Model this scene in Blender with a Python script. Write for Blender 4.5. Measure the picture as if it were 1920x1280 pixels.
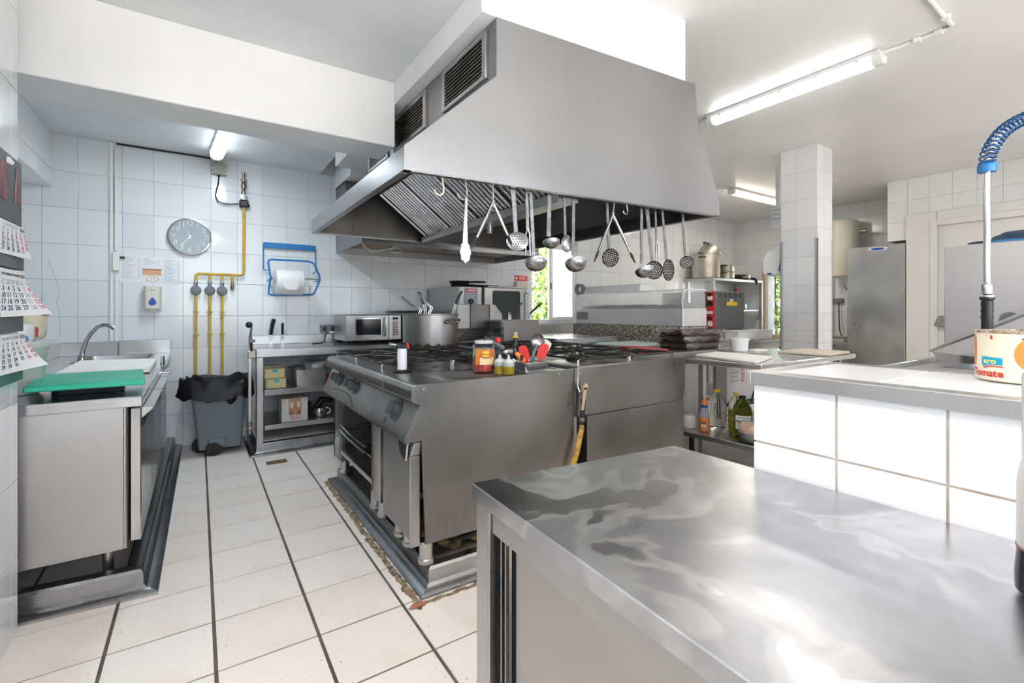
import bpy, bmesh, math, random
from mathutils import Vector, Matrix, Euler
random.seed(7)
for o in list(bpy.data.objects): bpy.data.objects.remove(o)
SC = bpy.context.scene
COL = SC.collection
R = math.radians
PI = math.pi

# ------------------------------------------------------------------ camera
cam = bpy.data.cameras.new('camera'); camo = bpy.data.objects.new('camera', cam); COL.objects.link(camo)
cam.sensor_width = 36.0; cam.lens = 882/1920*36; cam.shift_y = -57/1920; cam.clip_start = 0.02
camo.location = (0, 0, 1.2); camo.rotation_euler = (R(90), 0, R(-33.68))
SC.camera = camo

# ------------------------------------------------------------------ world and light
SC.view_settings.view_transform = 'Standard'; SC.view_settings.look = 'None'
SC.view_settings.gamma = 1.0; SC.view_settings.use_curve_mapping = False
SC.view_settings.exposure = 1.2
W = bpy.data.worlds.new('sky'); SC.world = W; W.use_nodes = True
wn = W.node_tree.nodes; wl = W.node_tree.links
bg = wn['Background']; bg.inputs[1].default_value = 11.0
sky = wn.new('ShaderNodeTexSky'); sky.sky_type = 'HOSEK_WILKIE'; sky.turbidity = 4.0; sky.ground_albedo = 0.5
sky.sun_direction = Vector((-0.5, -0.4, 0.8)).normalized()
hs = wn.new('ShaderNodeHueSaturation'); hs.inputs['Saturation'].default_value = .55; wl.new(sky.outputs[0], hs.inputs['Color']); wl.new(hs.outputs[0], bg.inputs[0])
def sun(name, d, e, ang=2.0):
    l = bpy.data.lights.new(name, 'SUN'); l.energy = e; l.angle = R(ang); l.color = (1, .95, .85)
    o = bpy.data.objects.new(name, l); COL.objects.link(o); o.rotation_euler = Vector(d).to_track_quat('-Z', 'Y').to_euler(); return o
sun('sun', (0.5, 0.4, -0.8), 22.0)
def tube_light(name, loc, size, energy, color, along='x', rot=(0, 0, 0)):
    l = bpy.data.lights.new(name, 'AREA'); l.shape = 'RECTANGLE'; l.size = size[0]; l.size_y = size[1]; l.energy = energy; l.color = color
    o = bpy.data.objects.new(name, l); COL.objects.link(o); o.location = loc
    o.rotation_euler = (rot[0], rot[1], rot[2] + (0 if along == 'x' else R(90))); return o
def portal(name, loc, sx, sy, rot):
    l = bpy.data.lights.new(name, 'AREA'); l.shape = 'RECTANGLE'; l.size = sx; l.size_y = sy; l.cycles.is_portal = True
    o = bpy.data.objects.new(name, l); COL.objects.link(o); o.location = loc; o.rotation_euler = rot
portal('window portal', (1.47, -1.79, 1.66), 3.76, 1.56, (R(90), 0, 0))  # at the added window, out of view behind the camera
portal('window portal', (4.10, 5.22, 1.59), .84, 1.12, (R(-90), 0, 0))
portal('window portal', (8.65, 3.985, 1.34), .87, 1.12, (R(90), 0, R(90)))
LAMPS = {}   # each lamp's light is made with its fixture, energies here
E_MAIN, E_ALCOVE, E_FAR, E_NEAR, E_SIDE = 1.2, 6.3, 8, 8.5, 12.5

# ------------------------------------------------------------------ helpers
ORG = {}
def org(p): return ORG.get(p.name, Vector((0, 0, 0))) if p is not None else Vector((0, 0, 0))
class MB:
    """collects geometry (world or local metres) for ONE mesh object"""
    def __init__(s): s.v = []; s.f = []
    def add(s, vs, fs):
        n = len(s.v); s.v += [tuple(v) for v in vs]; s.f += [tuple(n+i for i in f) for f in fs]; return s
    def bm(s, b):
        b.verts.ensure_lookup_table(); b.verts.index_update()
        s.add([v.co for v in b.verts], [[v.index for v in f.verts] for f in b.faces]); b.free(); return s
    def box(s, x0, x1, y0, y1, z0, z1, bev=0, seg=1):
        b = bmesh.new(); bmesh.ops.create_cube(b, size=1)
        for v in b.verts: v.co = ((x0+x1)/2+v.co.x*(x1-x0), (y0+y1)/2+v.co.y*(y1-y0), (z0+z1)/2+v.co.z*(z1-z0))
        if bev > 0: bmesh.ops.bevel(b, geom=b.edges[:], offset=bev, segments=seg, profile=.5, affect='EDGES')
        return s.bm(b)
    def hexa(s, p, bev=0):   # p: 4 bottom (ccw) + 4 top
        if bev:
            b = bmesh.new(); vs = [b.verts.new(q) for q in p]
            for f in ((3,2,1,0),(4,5,6,7),(0,1,5,4),(1,2,6,5),(2,3,7,6),(3,0,4,7)): b.faces.new([vs[i] for i in f])
            bmesh.ops.bevel(b, geom=b.edges[:], offset=bev, segments=1, profile=.5, affect='EDGES'); return s.bm(b)
        return s.add(p, [(3,2,1,0),(4,5,6,7),(0,1,5,4),(1,2,6,5),(2,3,7,6),(3,0,4,7)])
    def quad(s, a, b, c, d): return s.add([a, b, c, d], [(0,1,2,3)])
    def prism(s, pts, ax, a, b, bev=0):   # polygon pts in the plane normal to ax, extruded a..b
        def P(q, t):
            return {'x': (t, q[0], q[1]), 'y': (q[0], t, q[1]), 'z': (q[0], q[1], t)}[ax]
        n = len(pts)
        if bev:
            bm = bmesh.new(); lo = [bm.verts.new(P(q, a)) for q in pts]; hi = [bm.verts.new(P(q, b)) for q in pts]
            bm.faces.new(lo[::-1]); bm.faces.new(hi)
            for i in range(n): bm.faces.new((lo[i], lo[(i+1)%n], hi[(i+1)%n], hi[i]))
            bmesh.ops.recalc_face_normals(bm, faces=bm.faces[:])
            bmesh.ops.bevel(bm, geom=bm.edges[:], offset=bev, segments=1, profile=.5, affect='EDGES'); return s.bm(bm)
        return s.add([P(q, a) for q in pts]+[P(q, b) for q in pts], [tuple(range(n))[::-1], tuple(range(n, 2*n))]+[(i, (i+1)%n, n+(i+1)%n, n+i) for i in range(n)])
    def cyl(s, p0, p1, r, seg=16, r2=None, cap=True):
        p0, p1 = Vector(p0), Vector(p1); d = (p1-p0).normalized(); r2 = r if r2 is None else r2
        u = d.orthogonal().normalized(); w = d.cross(u)
        a = [p0+(u*math.cos(t)+w*math.sin(t))*r for t in [2*PI*i/seg for i in range(seg)]]
        b = [p1+(u*math.cos(t)+w*math.sin(t))*r2 for t in [2*PI*i/seg for i in range(seg)]]
        f = [(i, (i+1)%seg, seg+(i+1)%seg, seg+i) for i in range(seg)]
        if cap: f += [tuple(range(seg))[::-1], tuple(range(seg, 2*seg))]
        return s.add(a+b, f)
    def tube(s, pts, r, seg=8, closed=False, flat=None):
        P = [Vector(p) for p in pts]; n = len(P); rings = []; pu = None
        rr = r if isinstance(r, (list, tuple)) else [r]*n
        for i in range(n):
            a = P[(i-1)%n] if (closed or i > 0) else P[i]; b = P[(i+1)%n] if (closed or i < n-1) else P[i]
            d = (b-a).normalized()
            if pu is None: u = d.orthogonal().normalized()
            else:
                u = pu-d*pu.dot(d); u = u.normalized() if u.length > 1e-6 else d.orthogonal().normalized()
            pu = u; w = d.cross(u)
            rings.append([P[i]+(u*math.cos(t)+w*math.sin(t))*rr[i] for t in [2*PI*k/seg for k in range(seg)]])
        vs = [v for g in rings for v in g]; fs = []
        for i in range(n if closed else n-1):
            for k in range(seg):
                j = (i+1)%n; fs.append((i*seg+k, i*seg+(k+1)%seg, j*seg+(k+1)%seg, j*seg+k))
        if not closed: fs += [tuple(range(seg))[::-1], tuple(range((n-1)*seg, n*seg))]
        return s.add(vs, fs)
    def lathe(s, prof, c=(0,0,0), seg=24, ax='z', a0=0, a1=2*PI, sx=1, sy=1):   # prof [(r,h)]
        c = Vector(c); full = abs(a1-a0-2*PI) < 1e-6; m = seg if full else seg+1; vs = []; fs = []
        for r, h in prof:
            for k in range(m):
                t = a0+(a1-a0)*k/seg; x, y = r*math.cos(t)*sx, r*math.sin(t)*sy
                vs.append(c+Vector({'z': (x, y, h), 'x': (h, x, y), 'y': (y, h, x)}[ax]))
        for i in range(len(prof)-1):
            for k in range(seg):
                k2 = (k+1)%m; fs.append((i*m+k, i*m+k2, (i+1)*m+k2, (i+1)*m+k))
        s.add(vs, fs)
        return s
    def ball(s, c, rx, ry=None, rz=None, u=16, v=10):
        ry = rx if ry is None else ry; rz = rx if rz is None else rz
        b = bmesh.new(); bmesh.ops.create_uvsphere(b, u_segments=u, v_segments=v, radius=1)
        for q in b.verts: q.co = (c[0]+q.co.x*rx, c[1]+q.co.y*ry, c[2]+q.co.z*rz)
        return s.bm(b)
    def xform(s, m, start=0):
        for i in range(start, len(s.v)): s.v[i] = tuple(m @ Vector(s.v[i]))
        return s
    def build(s, name, mat, parent=None, smooth=35, label=None, clean=True):
        o0 = org(parent); me = bpy.data.meshes.new(name)
        me.from_pydata([(v[0]-o0.x, v[1]-o0.y, v[2]-o0.z) for v in s.v], [], s.f)
        if clean:
            b = bmesh.new(); b.from_mesh(me); bmesh.ops.remove_doubles(b, verts=b.verts[:], dist=1e-5)
            bmesh.ops.recalc_face_normals(b, faces=b.faces[:]); b.to_mesh(me); b.free()
        if smooth:
            for p in me.polygons: p.use_smooth = True
            me.set_sharp_from_angle(angle=R(smooth))
        me.materials.append(mat if not isinstance(mat, str) else M(mat))
        o = bpy.data.objects.new(name, me); COL.objects.link(o)
        if parent is not None: o.parent = parent
        ORG[o.name] = o0
        if label: o['label'] = label
        return o
def tag(o, label=None, cat=None, group=None, kind=None):
    if label: o['label'] = label
    if cat: o['category'] = cat
    if group: o['group'] = group
    if kind: o['kind'] = kind
    return o
def thing(name, label, cat, loc=(0,0,0), group=None, local=False):
    """Empty at a thing's base; parts are given in world metres unless local=True"""
    o = bpy.data.objects.new(name, None); COL.objects.link(o); o.empty_display_size = .05
    o.location = loc; ORG[o.name] = Vector((0,0,0)) if local else Vector(loc)
    return tag(o, label, cat, group)
def solo(name, mb, mat, label, cat, group=None, smooth=35, base=None):
    """a thing that is a single mesh; its origin goes to base"""
    if base is not None:
        b = Vector(base); mb.v = [tuple(Vector(v)-b) for v in mb.v]
    o = mb.build(name, mat, None, smooth)
    if base is not None: o.location = base; ORG[o.name] = Vector(base)
    return tag(o, label, cat, group)
def struct(name, mb, mat, label=None, smooth=0, parent=None):
    o = mb.build(name, mat, parent, smooth)
    if parent is None: o['kind'] = 'structure'
    if label: o['label'] = label
    return o
def copy_tree(o, parent=None):
    c = o.copy(); COL.objects.link(c); c.parent = parent
    for ch in list(o.children): copy_tree(ch, c)
    return c
def text_mb(txt, size, align='CENTER', shear=0, space=1.0, line=1.0, bold=0, extrude=0):
    cu = bpy.data.curves.new('lettering', 'FONT'); cu.body = txt; cu.size = size; cu.align_x = align; cu.align_y = 'CENTER'
    cu.resolution_u = 3; cu.shear = shear; cu.space_character = space; cu.space_line = line; cu.offset = bold; cu.extrude = extrude
    o = bpy.data.objects.new('lettering', cu); COL.objects.link(o)
    dg = bpy.context.evaluated_depsgraph_get(); me = bpy.data.meshes.new_from_object(o.evaluated_get(dg))
    m = MB(); m.add([v.co for v in me.vertices], [tuple(p.vertices) for p in me.polygons])
    bpy.data.objects.remove(o); bpy.data.curves.remove(cu); bpy.data.meshes.remove(me); return m
def frame(o, ux, uy):
    ux = Vector(ux).normalized(); uy = Vector(uy).normalized(); uz = ux.cross(uy)
    m = Matrix((ux, uy, uz)).transposed().to_4x4(); m.translation = Vector(o); return m

# ------------------------------------------------------------------ materials
MATS = {}
def nodes(name):
    m = bpy.data.materials.new(name); m.use_nodes = True; MATS[name] = m
    n = m.node_tree.nodes; return m, n, m.node_tree.links, n['Principled BSDF']
def setp(b, col=None, rough=None, metal=None, **k):
    if col is not None: b.inputs['Base Color'].default_value = (*col, 1)
    if rough is not None: b.inputs['Roughness'].default_value = rough
    if metal is not None: b.inputs['Metallic'].default_value = metal
    for a, v in k.items(): b.inputs[a.replace('_', ' ')].default_value = v
def noise(n, l, scale, detail=3, vec=None, stretch=None, obj=True):
    t = n.new('ShaderNodeTexNoise'); t.inputs['Scale'].default_value = scale; t.inputs['Detail'].default_value = detail
    tc = n.new('ShaderNodeTexCoord'); mp = n.new('ShaderNodeMapping')
    if stretch: mp.inputs['Scale'].default_value = stretch
    l.new(tc.outputs['Object'], mp.inputs[0]); l.new(mp.outputs[0], t.inputs['Vector']); return t
def ramp(n, l, src, stops):
    r = n.new('ShaderNodeValToRGB'); e = r.color_ramp.elements
    while len(e) < len(stops): e.new(.5)
    for q, (p, c) in zip(e, stops): q.position = p; q.color = (*c, 1) if len(c) == 3 else c
    l.new(src, r.inputs[0]); return r
def bump(n, l, b, src, strength, dist=.002):
    u = n.new('ShaderNodeBump'); u.inputs['Strength'].default_value = strength; u.inputs['Distance'].default_value = dist
    l.new(src, u.inputs['Height']); l.new(u.outputs[0], b.inputs['Normal']); return u
def pm(name, col, rough=.5, metal=0, **k):
    m, n, l, b = nodes(name); setp(b, col, rough, metal, **k); return m
def varied(name, c1, c2, scale=4, rough=.5, metal=0, stretch=None, bmp=0, bscale=None, r2=None, lo=.35, hi=.65, **k):
    m, n, l, b = nodes(name); setp(b, c1, rough, metal, **k)
    t = noise(n, l, scale, 5, stretch=stretch); r = ramp(n, l, t.outputs[0], [(lo, c1), (hi, c2)]); l.new(r.outputs[0], b.inputs['Base Color'])
    if r2 is not None:
        rr = ramp(n, l, t.outputs[0], [(lo, (rough,)*3), (hi, (r2,)*3)]); l.new(rr.outputs[0], b.inputs['Roughness'])
    if bmp:
        t2 = noise(n, l, bscale or scale*10, 4); bump(n, l, b, t2.outputs[0], bmp)
    return m
def steel(name, c1, c2, r1, r2, grain='x', gs=1.0, blotch=3.0, gb=.06, gm=.3):
    """brushed stainless sheet: grain along one axis, cloudy wear in colour and gloss"""
    m, n, l, b = nodes(name); setp(b, c1, r1, 1.0)
    st = {'x': (1.5, 60, 60), 'y': (60, 1.5, 60), 'z': (60, 60, 1.5)}[grain]
    t = noise(n, l, blotch, 6); g = noise(n, l, 6*gs, 3, stretch=st)
    mx = n.new('ShaderNodeMix'); mx.data_type = 'FLOAT'; mx.inputs[0].default_value = gm
    l.new(t.outputs[0], mx.inputs[2]); l.new(g.outputs[0], mx.inputs[3])
    rc = ramp(n, l, mx.outputs[0], [(.34, c1), (.66, c2)]); l.new(rc.outputs[0], b.inputs['Base Color'])
    rr = ramp(n, l, mx.outputs[0], [(.34, (r1,)*3), (.66, (r2,)*3)]); l.new(rr.outputs[0], b.inputs['Roughness'])
    bump(n, l, b, g.outputs[0], gb, .001); return m
def tilemat(name, c1, c2, rough, wav=.02, spots=None):
    m, n, l, b = nodes(name); setp(b, c1, rough, 0)
    oi = n.new('ShaderNodeObjectInfo'); r = ramp(n, l, oi.outputs['Random'], [(0, c1), (1, c2)])
    out = r.outputs[0]
    if spots:
        t = noise(n, l, spots[0], 6); rs = ramp(n, l, t.outputs[0], [(spots[1], (0,0,0)), (spots[2], (1,1,1))])
        mx = n.new('ShaderNodeMix'); mx.data_type = 'RGBA'; l.new(rs.outputs[0], mx.inputs[0]); l.new(out, mx.inputs[6]); mx.inputs[7].default_value = (*spots[3], 1); out = mx.outputs[2]
        t3 = noise(n, l, 90, 2); r3 = ramp(n, l, t3.outputs[0], [(.70, (0,0,0)), (.74, (1,1,1))])
        m3 = n.new('ShaderNodeMix'); m3.data_type = 'RGBA'; l.new(r3.outputs[0], m3.inputs[0]); l.new(out, m3.inputs[6]); m3.inputs[7].default_value = (.30, .26, .22, 1); out = m3.outputs[2]
    l.new(out, b.inputs['Base Color'])
    t2 = noise(n, l, 9, 2); bump(n, l, b, t2.outputs[0], wav, .02); return m
def glass(name, col=(1,1,1), rough=.0, ior=1.45):
    m, n, l, b = nodes(name); setp(b, col, rough, 0); b.inputs['Transmission Weight'].default_value = 1; b.inputs['IOR'].default_value = ior; return m
def emit(name, col, s):
    m, n, l, b = nodes(name); setp(b, (0,0,0), .5); b.inputs['Emission Color'].default_value = (*col, 1); b.inputs['Emission Strength'].default_value = s; return m
def M(n): return MATS[n]
tilemat('wall tile', (.76,.785,.82), (.84,.86,.885), .10, .03)
tilemat('column tile', (.78,.78,.80), (.84,.84,.85), .14, .02)
tilemat('half wall tile', (.90,.90,.92), (.93,.93,.94), .18, .01)
tilemat('floor tile', (.90,.82,.755), (.94,.88,.83), .42, .02, spots=(2.2, .58, .78, (.84,.70,.55)))
varied('grout', (.42,.43,.45), (.52,.52,.52), 8, .9)
varied('dark grout', (.10,.075,.06), (.20,.15,.11), 9, .95)
varied('half wall grout', (.55,.42,.32), (.75,.70,.64), 14, .9)
varied('plaster', (.86,.86,.88), (.90,.90,.91), 3, .75, bmp=.5, bscale=70)
varied('stucco', (.80,.82,.84), (.86,.87,.89), 3, .6, bmp=.9, bscale=55)
varied('smooth plaster', (.80,.80,.81), (.86,.85,.85), 1.5, .35, bmp=.12, bscale=30)
steel('steel', (.44,.435,.43), (.56,.555,.55), .28, .40, 'x')
steel('steel upright', (.44,.435,.43), (.56,.555,.55), .27, .40, 'z')
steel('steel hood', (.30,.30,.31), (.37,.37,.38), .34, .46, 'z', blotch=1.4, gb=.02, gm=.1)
steel('steel range', (.24,.23,.22), (.36,.35,.335), .27, .42, 'z', blotch=2.2, gb=.025, gm=.14)
steel('steel worktop', (.58,.585,.61), (.80,.80,.81), .10, .34, 'x', blotch=2.2, gb=.03)
steel('steel dull', (.34,.34,.34), (.50,.49,.48), .30, .45, 'x', blotch=5)
steel('steel cabinet', (.46,.445,.43), (.54,.525,.51), .30, .42, 'z', blotch=2, gm=.12)
steel('utensil steel', (.34,.34,.345), (.48,.48,.485), .20, .34, 'z', blotch=14)
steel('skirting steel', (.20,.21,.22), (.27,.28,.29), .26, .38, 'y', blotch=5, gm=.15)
steel('skirting steel lit', (.42,.425,.435), (.50,.50,.51), .24, .34, 'x', blotch=5, gm=.15)  # paler copy for runs along x; the brighter light is put into the colour
pm('chrome', (.58,.58,.59), .16, 1); pm('wire', (.70,.69,.66), .25, 1)
pm('black plastic', (.012,.012,.013), .35); pm('dark', (.02,.02,.02), .6); pm('rubber', (.03,.03,.032), .7)
pm('grey plastic', (.18,.20,.23), .45); pm('white plastic', (.85,.85,.83), .35); pm('cream plastic', (.74,.71,.62), .35)
pm('blue', (.02,.20,.52), .35); pm('deep blue', (.01,.09,.42), .2); pm('red', (.72,.03,.035), .4); pm('red board', (.62,.04,.06), .45)
pm('yellow', (.85,.55,.02), .4); pm('orange', (.85,.25,.03), .4)

def counter_steel(name):
    """worn worktop: smeared dull and polished patches with pale tide lines, all in gloss and reflectance"""
    m, n, l, b = nodes(name); setp(b, (.6,.6,.62), .2, 1.0)
    big = noise(n, l, 3.2, 3); fine = noise(n, l, 14, 6); gr = noise(n, l, 9, 3, stretch=(40, 1.2, 40))
    for t in (big,): t.inputs['Distortion'].default_value = .9
    rc = ramp(n, l, big.outputs[0], [(.36, (.46,.47,.50)), (.465, (.52,.525,.55)), (.505, (.72,.72,.73)), (.545, (.62,.62,.63)), (.66, (.70,.70,.71))]); rc.color_ramp.interpolation = 'EASE'
    mx = n.new('ShaderNodeMix'); mx.data_type = 'RGBA'; mx.inputs[0].default_value = .25; l.new(rc.outputs[0], mx.inputs[6]); rf = ramp(n, l, fine.outputs[0], [(.3, (.42,.42,.45)), (.7, (.80,.80,.81))]); l.new(rf.outputs[0], mx.inputs[7]); l.new(mx.outputs[2], b.inputs['Base Color'])
    rr = ramp(n, l, big.outputs[0], [(.36, (.30,)*3), (.465, (.26,)*3), (.505, (.32,)*3), (.55, (.18,)*3), (.68, (.13,)*3)])
    ma = n.new('ShaderNodeMath'); ma.operation = 'MULTIPLY_ADD'; l.new(gr.outputs[0], ma.inputs[0]); ma.inputs[1].default_value = .08; l.new(rr.outputs[0], ma.inputs[2]); l.new(ma.outputs[0], b.inputs['Roughness'])
    bump(n, l, b, gr.outputs[0], .03, .001)
counter_steel('counter steel')
# ------------------------------------------------------------------ the setting
def tile_mesh(name, w, h, t, ch, mat):
    m = MB(); a, b = w/2, h/2; c, d = a-ch, b-ch
    m.add([(-a,-b,-.004),(a,-b,-.004),(a,b,-.004),(-a,b,-.004),(-a,-b,t-ch*.5),(a,-b,t-ch*.5),(a,b,t-ch*.5),(-a,b,t-ch*.5),(-c,-d,t),(c,-d,t),(c,d,t),(-c,d,t)],
          [(0,1,5,4),(1,2,6,5),(2,3,7,6),(3,0,4,7),(4,5,9,8),(5,6,10,9),(6,7,11,10),(7,4,8,11),(8,9,10,11)])
    me = bpy.data.meshes.new(name); me.from_pydata(m.v, [], m.f); me.materials.append(M(mat)); return me
TM = {}
def tiles(parent, o, ux, uy, us, vs, gap, mat, pick=None, t=.003, ch=.0015, name='tile', jit=0.0):
    """one tile object per cell between the grid lines us x vs; cells where pick() is 2 are joined into one stuff mesh, 0 left out"""
    fm = frame(o, ux, uy); rest = MB(); gu, gv = gap if isinstance(gap, tuple) else (gap, gap)
    for i in range(len(us)-1):
        for j in range(len(vs)-1):
            w, h = us[i+1]-us[i]-gu, vs[j+1]-vs[j]-gv; cu, cv = (us[i]+us[i+1])/2, (vs[j]+vs[j+1])/2
            if w < .008 or h < .008: continue
            k = pick(cu, cv) if pick else 1
            if k == 0: continue
            if k == 2:
                n = len(rest.v); rest.box(cu-w/2, cu+w/2, cv-h/2, cv+h/2, -.004, t); rest.xform(fm, n); continue
            key = (round(w, 3), round(h, 3), mat)
            if key not in TM: TM[key] = tile_mesh(name, w, h, t, ch, mat)
            ob = bpy.data.objects.new(name, TM[key]); COL.objects.link(ob); ob.parent = parent
            q = fm @ Matrix.Translation((cu, cv, random.uniform(-jit, jit)))
            if jit: q = q @ Euler((random.uniform(-1, 1)*jit*3, random.uniform(-1, 1)*jit*3, 0)).to_matrix().to_4x4()
            ob.matrix_local = q
    if rest.v:
        ro = rest.build(name+'_field', mat, parent, 0, clean=False); ro['kind'] = 'stuff'
def lines(a, b, p, phase=0):
    """grid lines a..b with pitch p that pass through phase"""
    k = math.ceil((a-phase)/p-1e-6); L = [a]; x = phase+k*p
    while x < b-1e-6:
        if x-L[-1] > .012: L.append(x)
        x += p
    L.append(b); return L
YB = 5.1; ZL = 2.60; ZH = 2.87; XS = 1.03
# floor
fl = struct('floor', MB().box(-1.5, 8.75, -1.7, 5.3, -.12, -.0035), 'dark grout')
fx = lines(-1.3, 8.5, .323, .049); fy = lines(-1.6, 5.1, .3053, 1.846)
def pick_floor(x, y):
    if y > 5.1 or (x < -.55 and y < 2.45): return 0
    if -.62 < x < .95 and .8 < y: return 1
    if .9 < x < 1.4 and 3.3 < y < 4.5: return 1
    if 2.4 < x < 4.4 and 1.2 < y < 3.2: return 1
    return 2
tiles(fl, (0,0,0), (1,0,0), (0,1,0), fx, fy, (.012, .0085), 'floor tile', pick_floor, t=.001, ch=.0015, name='floor_tile', jit=.0006)
# back wall with the window opening
WX0, WX1, WZ0, WZ1 = 3.68, 4.52, 1.03, 2.15
wb = MB().box(-1.5, WX0, YB, YB+.2, 0, 2.95).box(WX1, 8.75, YB, YB+.2, 0, 2.95).box(WX0, WX1, YB, YB+.2, 0, WZ0).box(WX0, WX1, YB, YB+.2, WZ1, 2.95)
wall_back = struct('wall_back', wb, 'grout')
bx = [-1.25,-1.02,-.81,-.60]+[-.532+.209*k for k in range(20)]+[3.68]; bz = [0,.29,.58,.87,1.155,1.45,1.735,2.025,2.315,2.605]
def pick_back(x, z):
    if x < 1.2: return 1 if (x > -1.1 or z < 2.2) else 2
    return 1 if .87 < z < 1.9 else 2
tiles(wall_back, (0,YB,0), (1,0,0), (0,0,1), bx, bz, .0035, 'wall tile', pick_back)
rx = [4.52]+[4.565+.2115*k for k in range(1, 19)]+[8.5]; rz = [0,.04,.33,.62,.91,1.2,1.49,1.78,2.07,2.36,2.65,2.87]
tiles(wall_back, (0,YB,0), (1,0,0), (0,0,1), rx, rz, .0035, 'wall tile', lambda x, z: 1 if z > 1.2 else 2)
tiles(wall_back, (0,YB,0), (1,0,0), (0,0,1), [1.03+.209*k for k in range(13)], [2.61,2.87], .0035, 'wall tile', lambda x, z: 2)
# left side: near wall, alcove wall, tiled ledge and tiled box under the ceiling
wl_ = struct('wall_left', MB().box(-.80, -.568, -1.7, 2.5, 0, 2.95), 'grout')
ly = lines(-1.6, 2.5, .209, 2.425); lz = [0,.28,.57,.86,1.15,1.44,1.73,2.02,2.31,2.60]
tiles(wl_, (-.568,0,0), (0,1,0), (0,0,1), ly, lz, .0035, 'wall tile', lambda y, z: 1 if y > 1.9 else 2)
tiles(wl_, (0,2.5,0), (-1,0,0), (0,0,1), [.57,.80], lz, .0035, 'wall tile', lambda y, z: 2)
wa = struct('wall_alcove', MB().box(-1.5, -1.27, 2.3, 5.3, 0, 2.95).box(-1.3, -.80, 2.3, 2.5, 0, 2.95), 'grout')
tiles(wa, (-1.27,0,0), (0,1,0), (0,0,1), lines(2.5, 5.1, .209, 5.1), bz, .0035, 'wall tile', lambda y, z: 2)
lg = struct('wall_ledge', MB().box(-1.268, -.93, 2.5, 5.098, .3, .978), 'grout')
tiles(lg, (-.93,0,0), (0,1,0), (0,0,1), lines(2.5, 5.1, .209, 5.1), [.66,.93,.978], .0035, 'wall tile', lambda y, z: 1 if y > 4.0 and z > .9 else 2)
tiles(lg, (0,0,.978), (1,0,0), (0,1,0), [-1.26,-.93], lines(2.5, 5.1, .209, 5.1), .0035, 'wall tile', lambda x, y: 1 if y > 4.2 else 2)
bxs = struct('wall_boxing', MB().box(-1.268, -.962, 2.5, 5.098, 2.183, 2.6), 'grout')
tiles(bxs, (-.962,0,0), (0,1,0), (0,0,1), lines(2.5, 5.1, .209, 5.1), [2.183,2.315,2.6], .0035, 'wall tile', lambda y, z: 1 if y > 3.4 else 2)
tiles(bxs, (0,0,2.183), (1,0,0), (0,-1,0), [-1.26,-.962], [-q for q in lines(2.5, 5.1, .209, 5.1)[::-1]], .0035, 'wall tile', lambda x, y: 1 if y < -3.6 else 2)
# ceilings, beam, soffit over the hood
struct('ceiling', MB().box(-1.5, XS, -1.7, 5.3, ZL, 3.05), 'stucco')
struct('ceiling', MB().box(XS, 8.75, -1.7, 5.3, ZH, 3.05), 'smooth plaster')
struct('ceiling_beam', MB().box(-1.27, 1.003, 2.8, 3.09, 2.205, ZL, .004), 'plaster')
struct('ceiling_soffit', MB().hexa([(1.0,1.727,2.47),(2.335,1.70,2.47),(2.335,4.3,2.47),(1.0,4.3,2.47),(1.0,1.727,2.9),(2.335,1.70,2.9),(2.335,4.3,2.9),(1.0,4.3,2.9)], .004), 'plaster')
# right side: door wall, far right wall with window, column
wr = struct('wall_right', MB().box(8.5, 8.75, 2.15, 3.55, 0, 2.95).box(8.5, 8.75, 4.50, 5.3, 0, 2.95).box(8.5, 8.75, 3.55, 4.50, 0, .78).box(8.5, 8.75, 3.55, 4.50, 1.9, 2.95), 'grout')
def pick_right(y, z):
    if 3.5 < y < 4.55 and .7 < z < 1.93: return 0
    return 1 if z > 1.2 else 2
tiles(wr, (8.5,0,0), (0,-1,0), (0,0,1), [-q for q in lines(2.4, 5.1, .212, 5.1)[::-1]], rz, .0035, 'column tile', lambda y, z: pick_right(-y, z))
wd = struct('wall_door', MB().box(7.47, 8.5, -1.7, 2.178, 0, 2.95), 'grout')
wn_ = struct('wall_niche', MB().box(7.47, 8.5, 2.178, 2.387, 2.10, 2.95), 'grout')
def pick_door(y, z):
    y = -y
    if (.3 < y < 2.1 and z < 2.42) or (y > 2.1 and z < 2.03): return 0
    return 1 if z > 1.9 and y > .3 else 2
tiles(wd, (7.47,0,0), (0,-1,0), (0,0,1), [-q for q in lines(-1.6, 2.175, .212, 2.387)[::-1]], [0,.29,.58,.87,1.16,1.45,1.74,2.03,2.33,2.60,2.87], .0035, 'column tile', pick_door)
FX0, FX1, FZ0, FZ1 = -.42, 3.36, .87, 2.31  # opening in the unseen front wall, added for the assumed window
wf = struct('wall_front', MB().box(-.8, FX0, -1.9, -1.6, 0, 2.95).box(FX1, 8.75, -1.9, -1.6, 0, 2.95).box(FX0, FX1, -1.9, -1.6, 0, FZ0).box(FX0, FX1, -1.9, -1.6, FZ1+.14, 2.95), 'grout')
tiles(wf, (0,-1.6,0), (-1,0,0), (0,0,1), [-q for q in lines(-.57, 7.47, .21, 0)[::-1]], [0,.29,.58,.87,1.155,1.45,1.735,2.025,2.31,2.6], .0035, 'wall tile', lambda x, z: 0 if FX0-.02 < -x < FX1+.02 and FZ0 < z < FZ1+.14 else 2)
tiles(wn_, (7.47,0,0), (0,-1,0), (0,0,1), [-2.387,-2.178], [2.10,2.33,2.60,2.87], .0035, 'column tile')
co = struct('column', MB().box(5.126, 5.45, 2.213, 2.563, 0, ZH), 'grout')
cz = [0,.30,.59,.88,1.0,1.18,1.46,1.75,2.04,2.335,2.62,ZH]
tiles(co, (5.126,0,0), (0,-1,0), (0,0,1), [-2.563,-2.414,-2.213], cz, .003, 'column tile', lambda y, z: 1 if z > .8 else 2)
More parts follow.
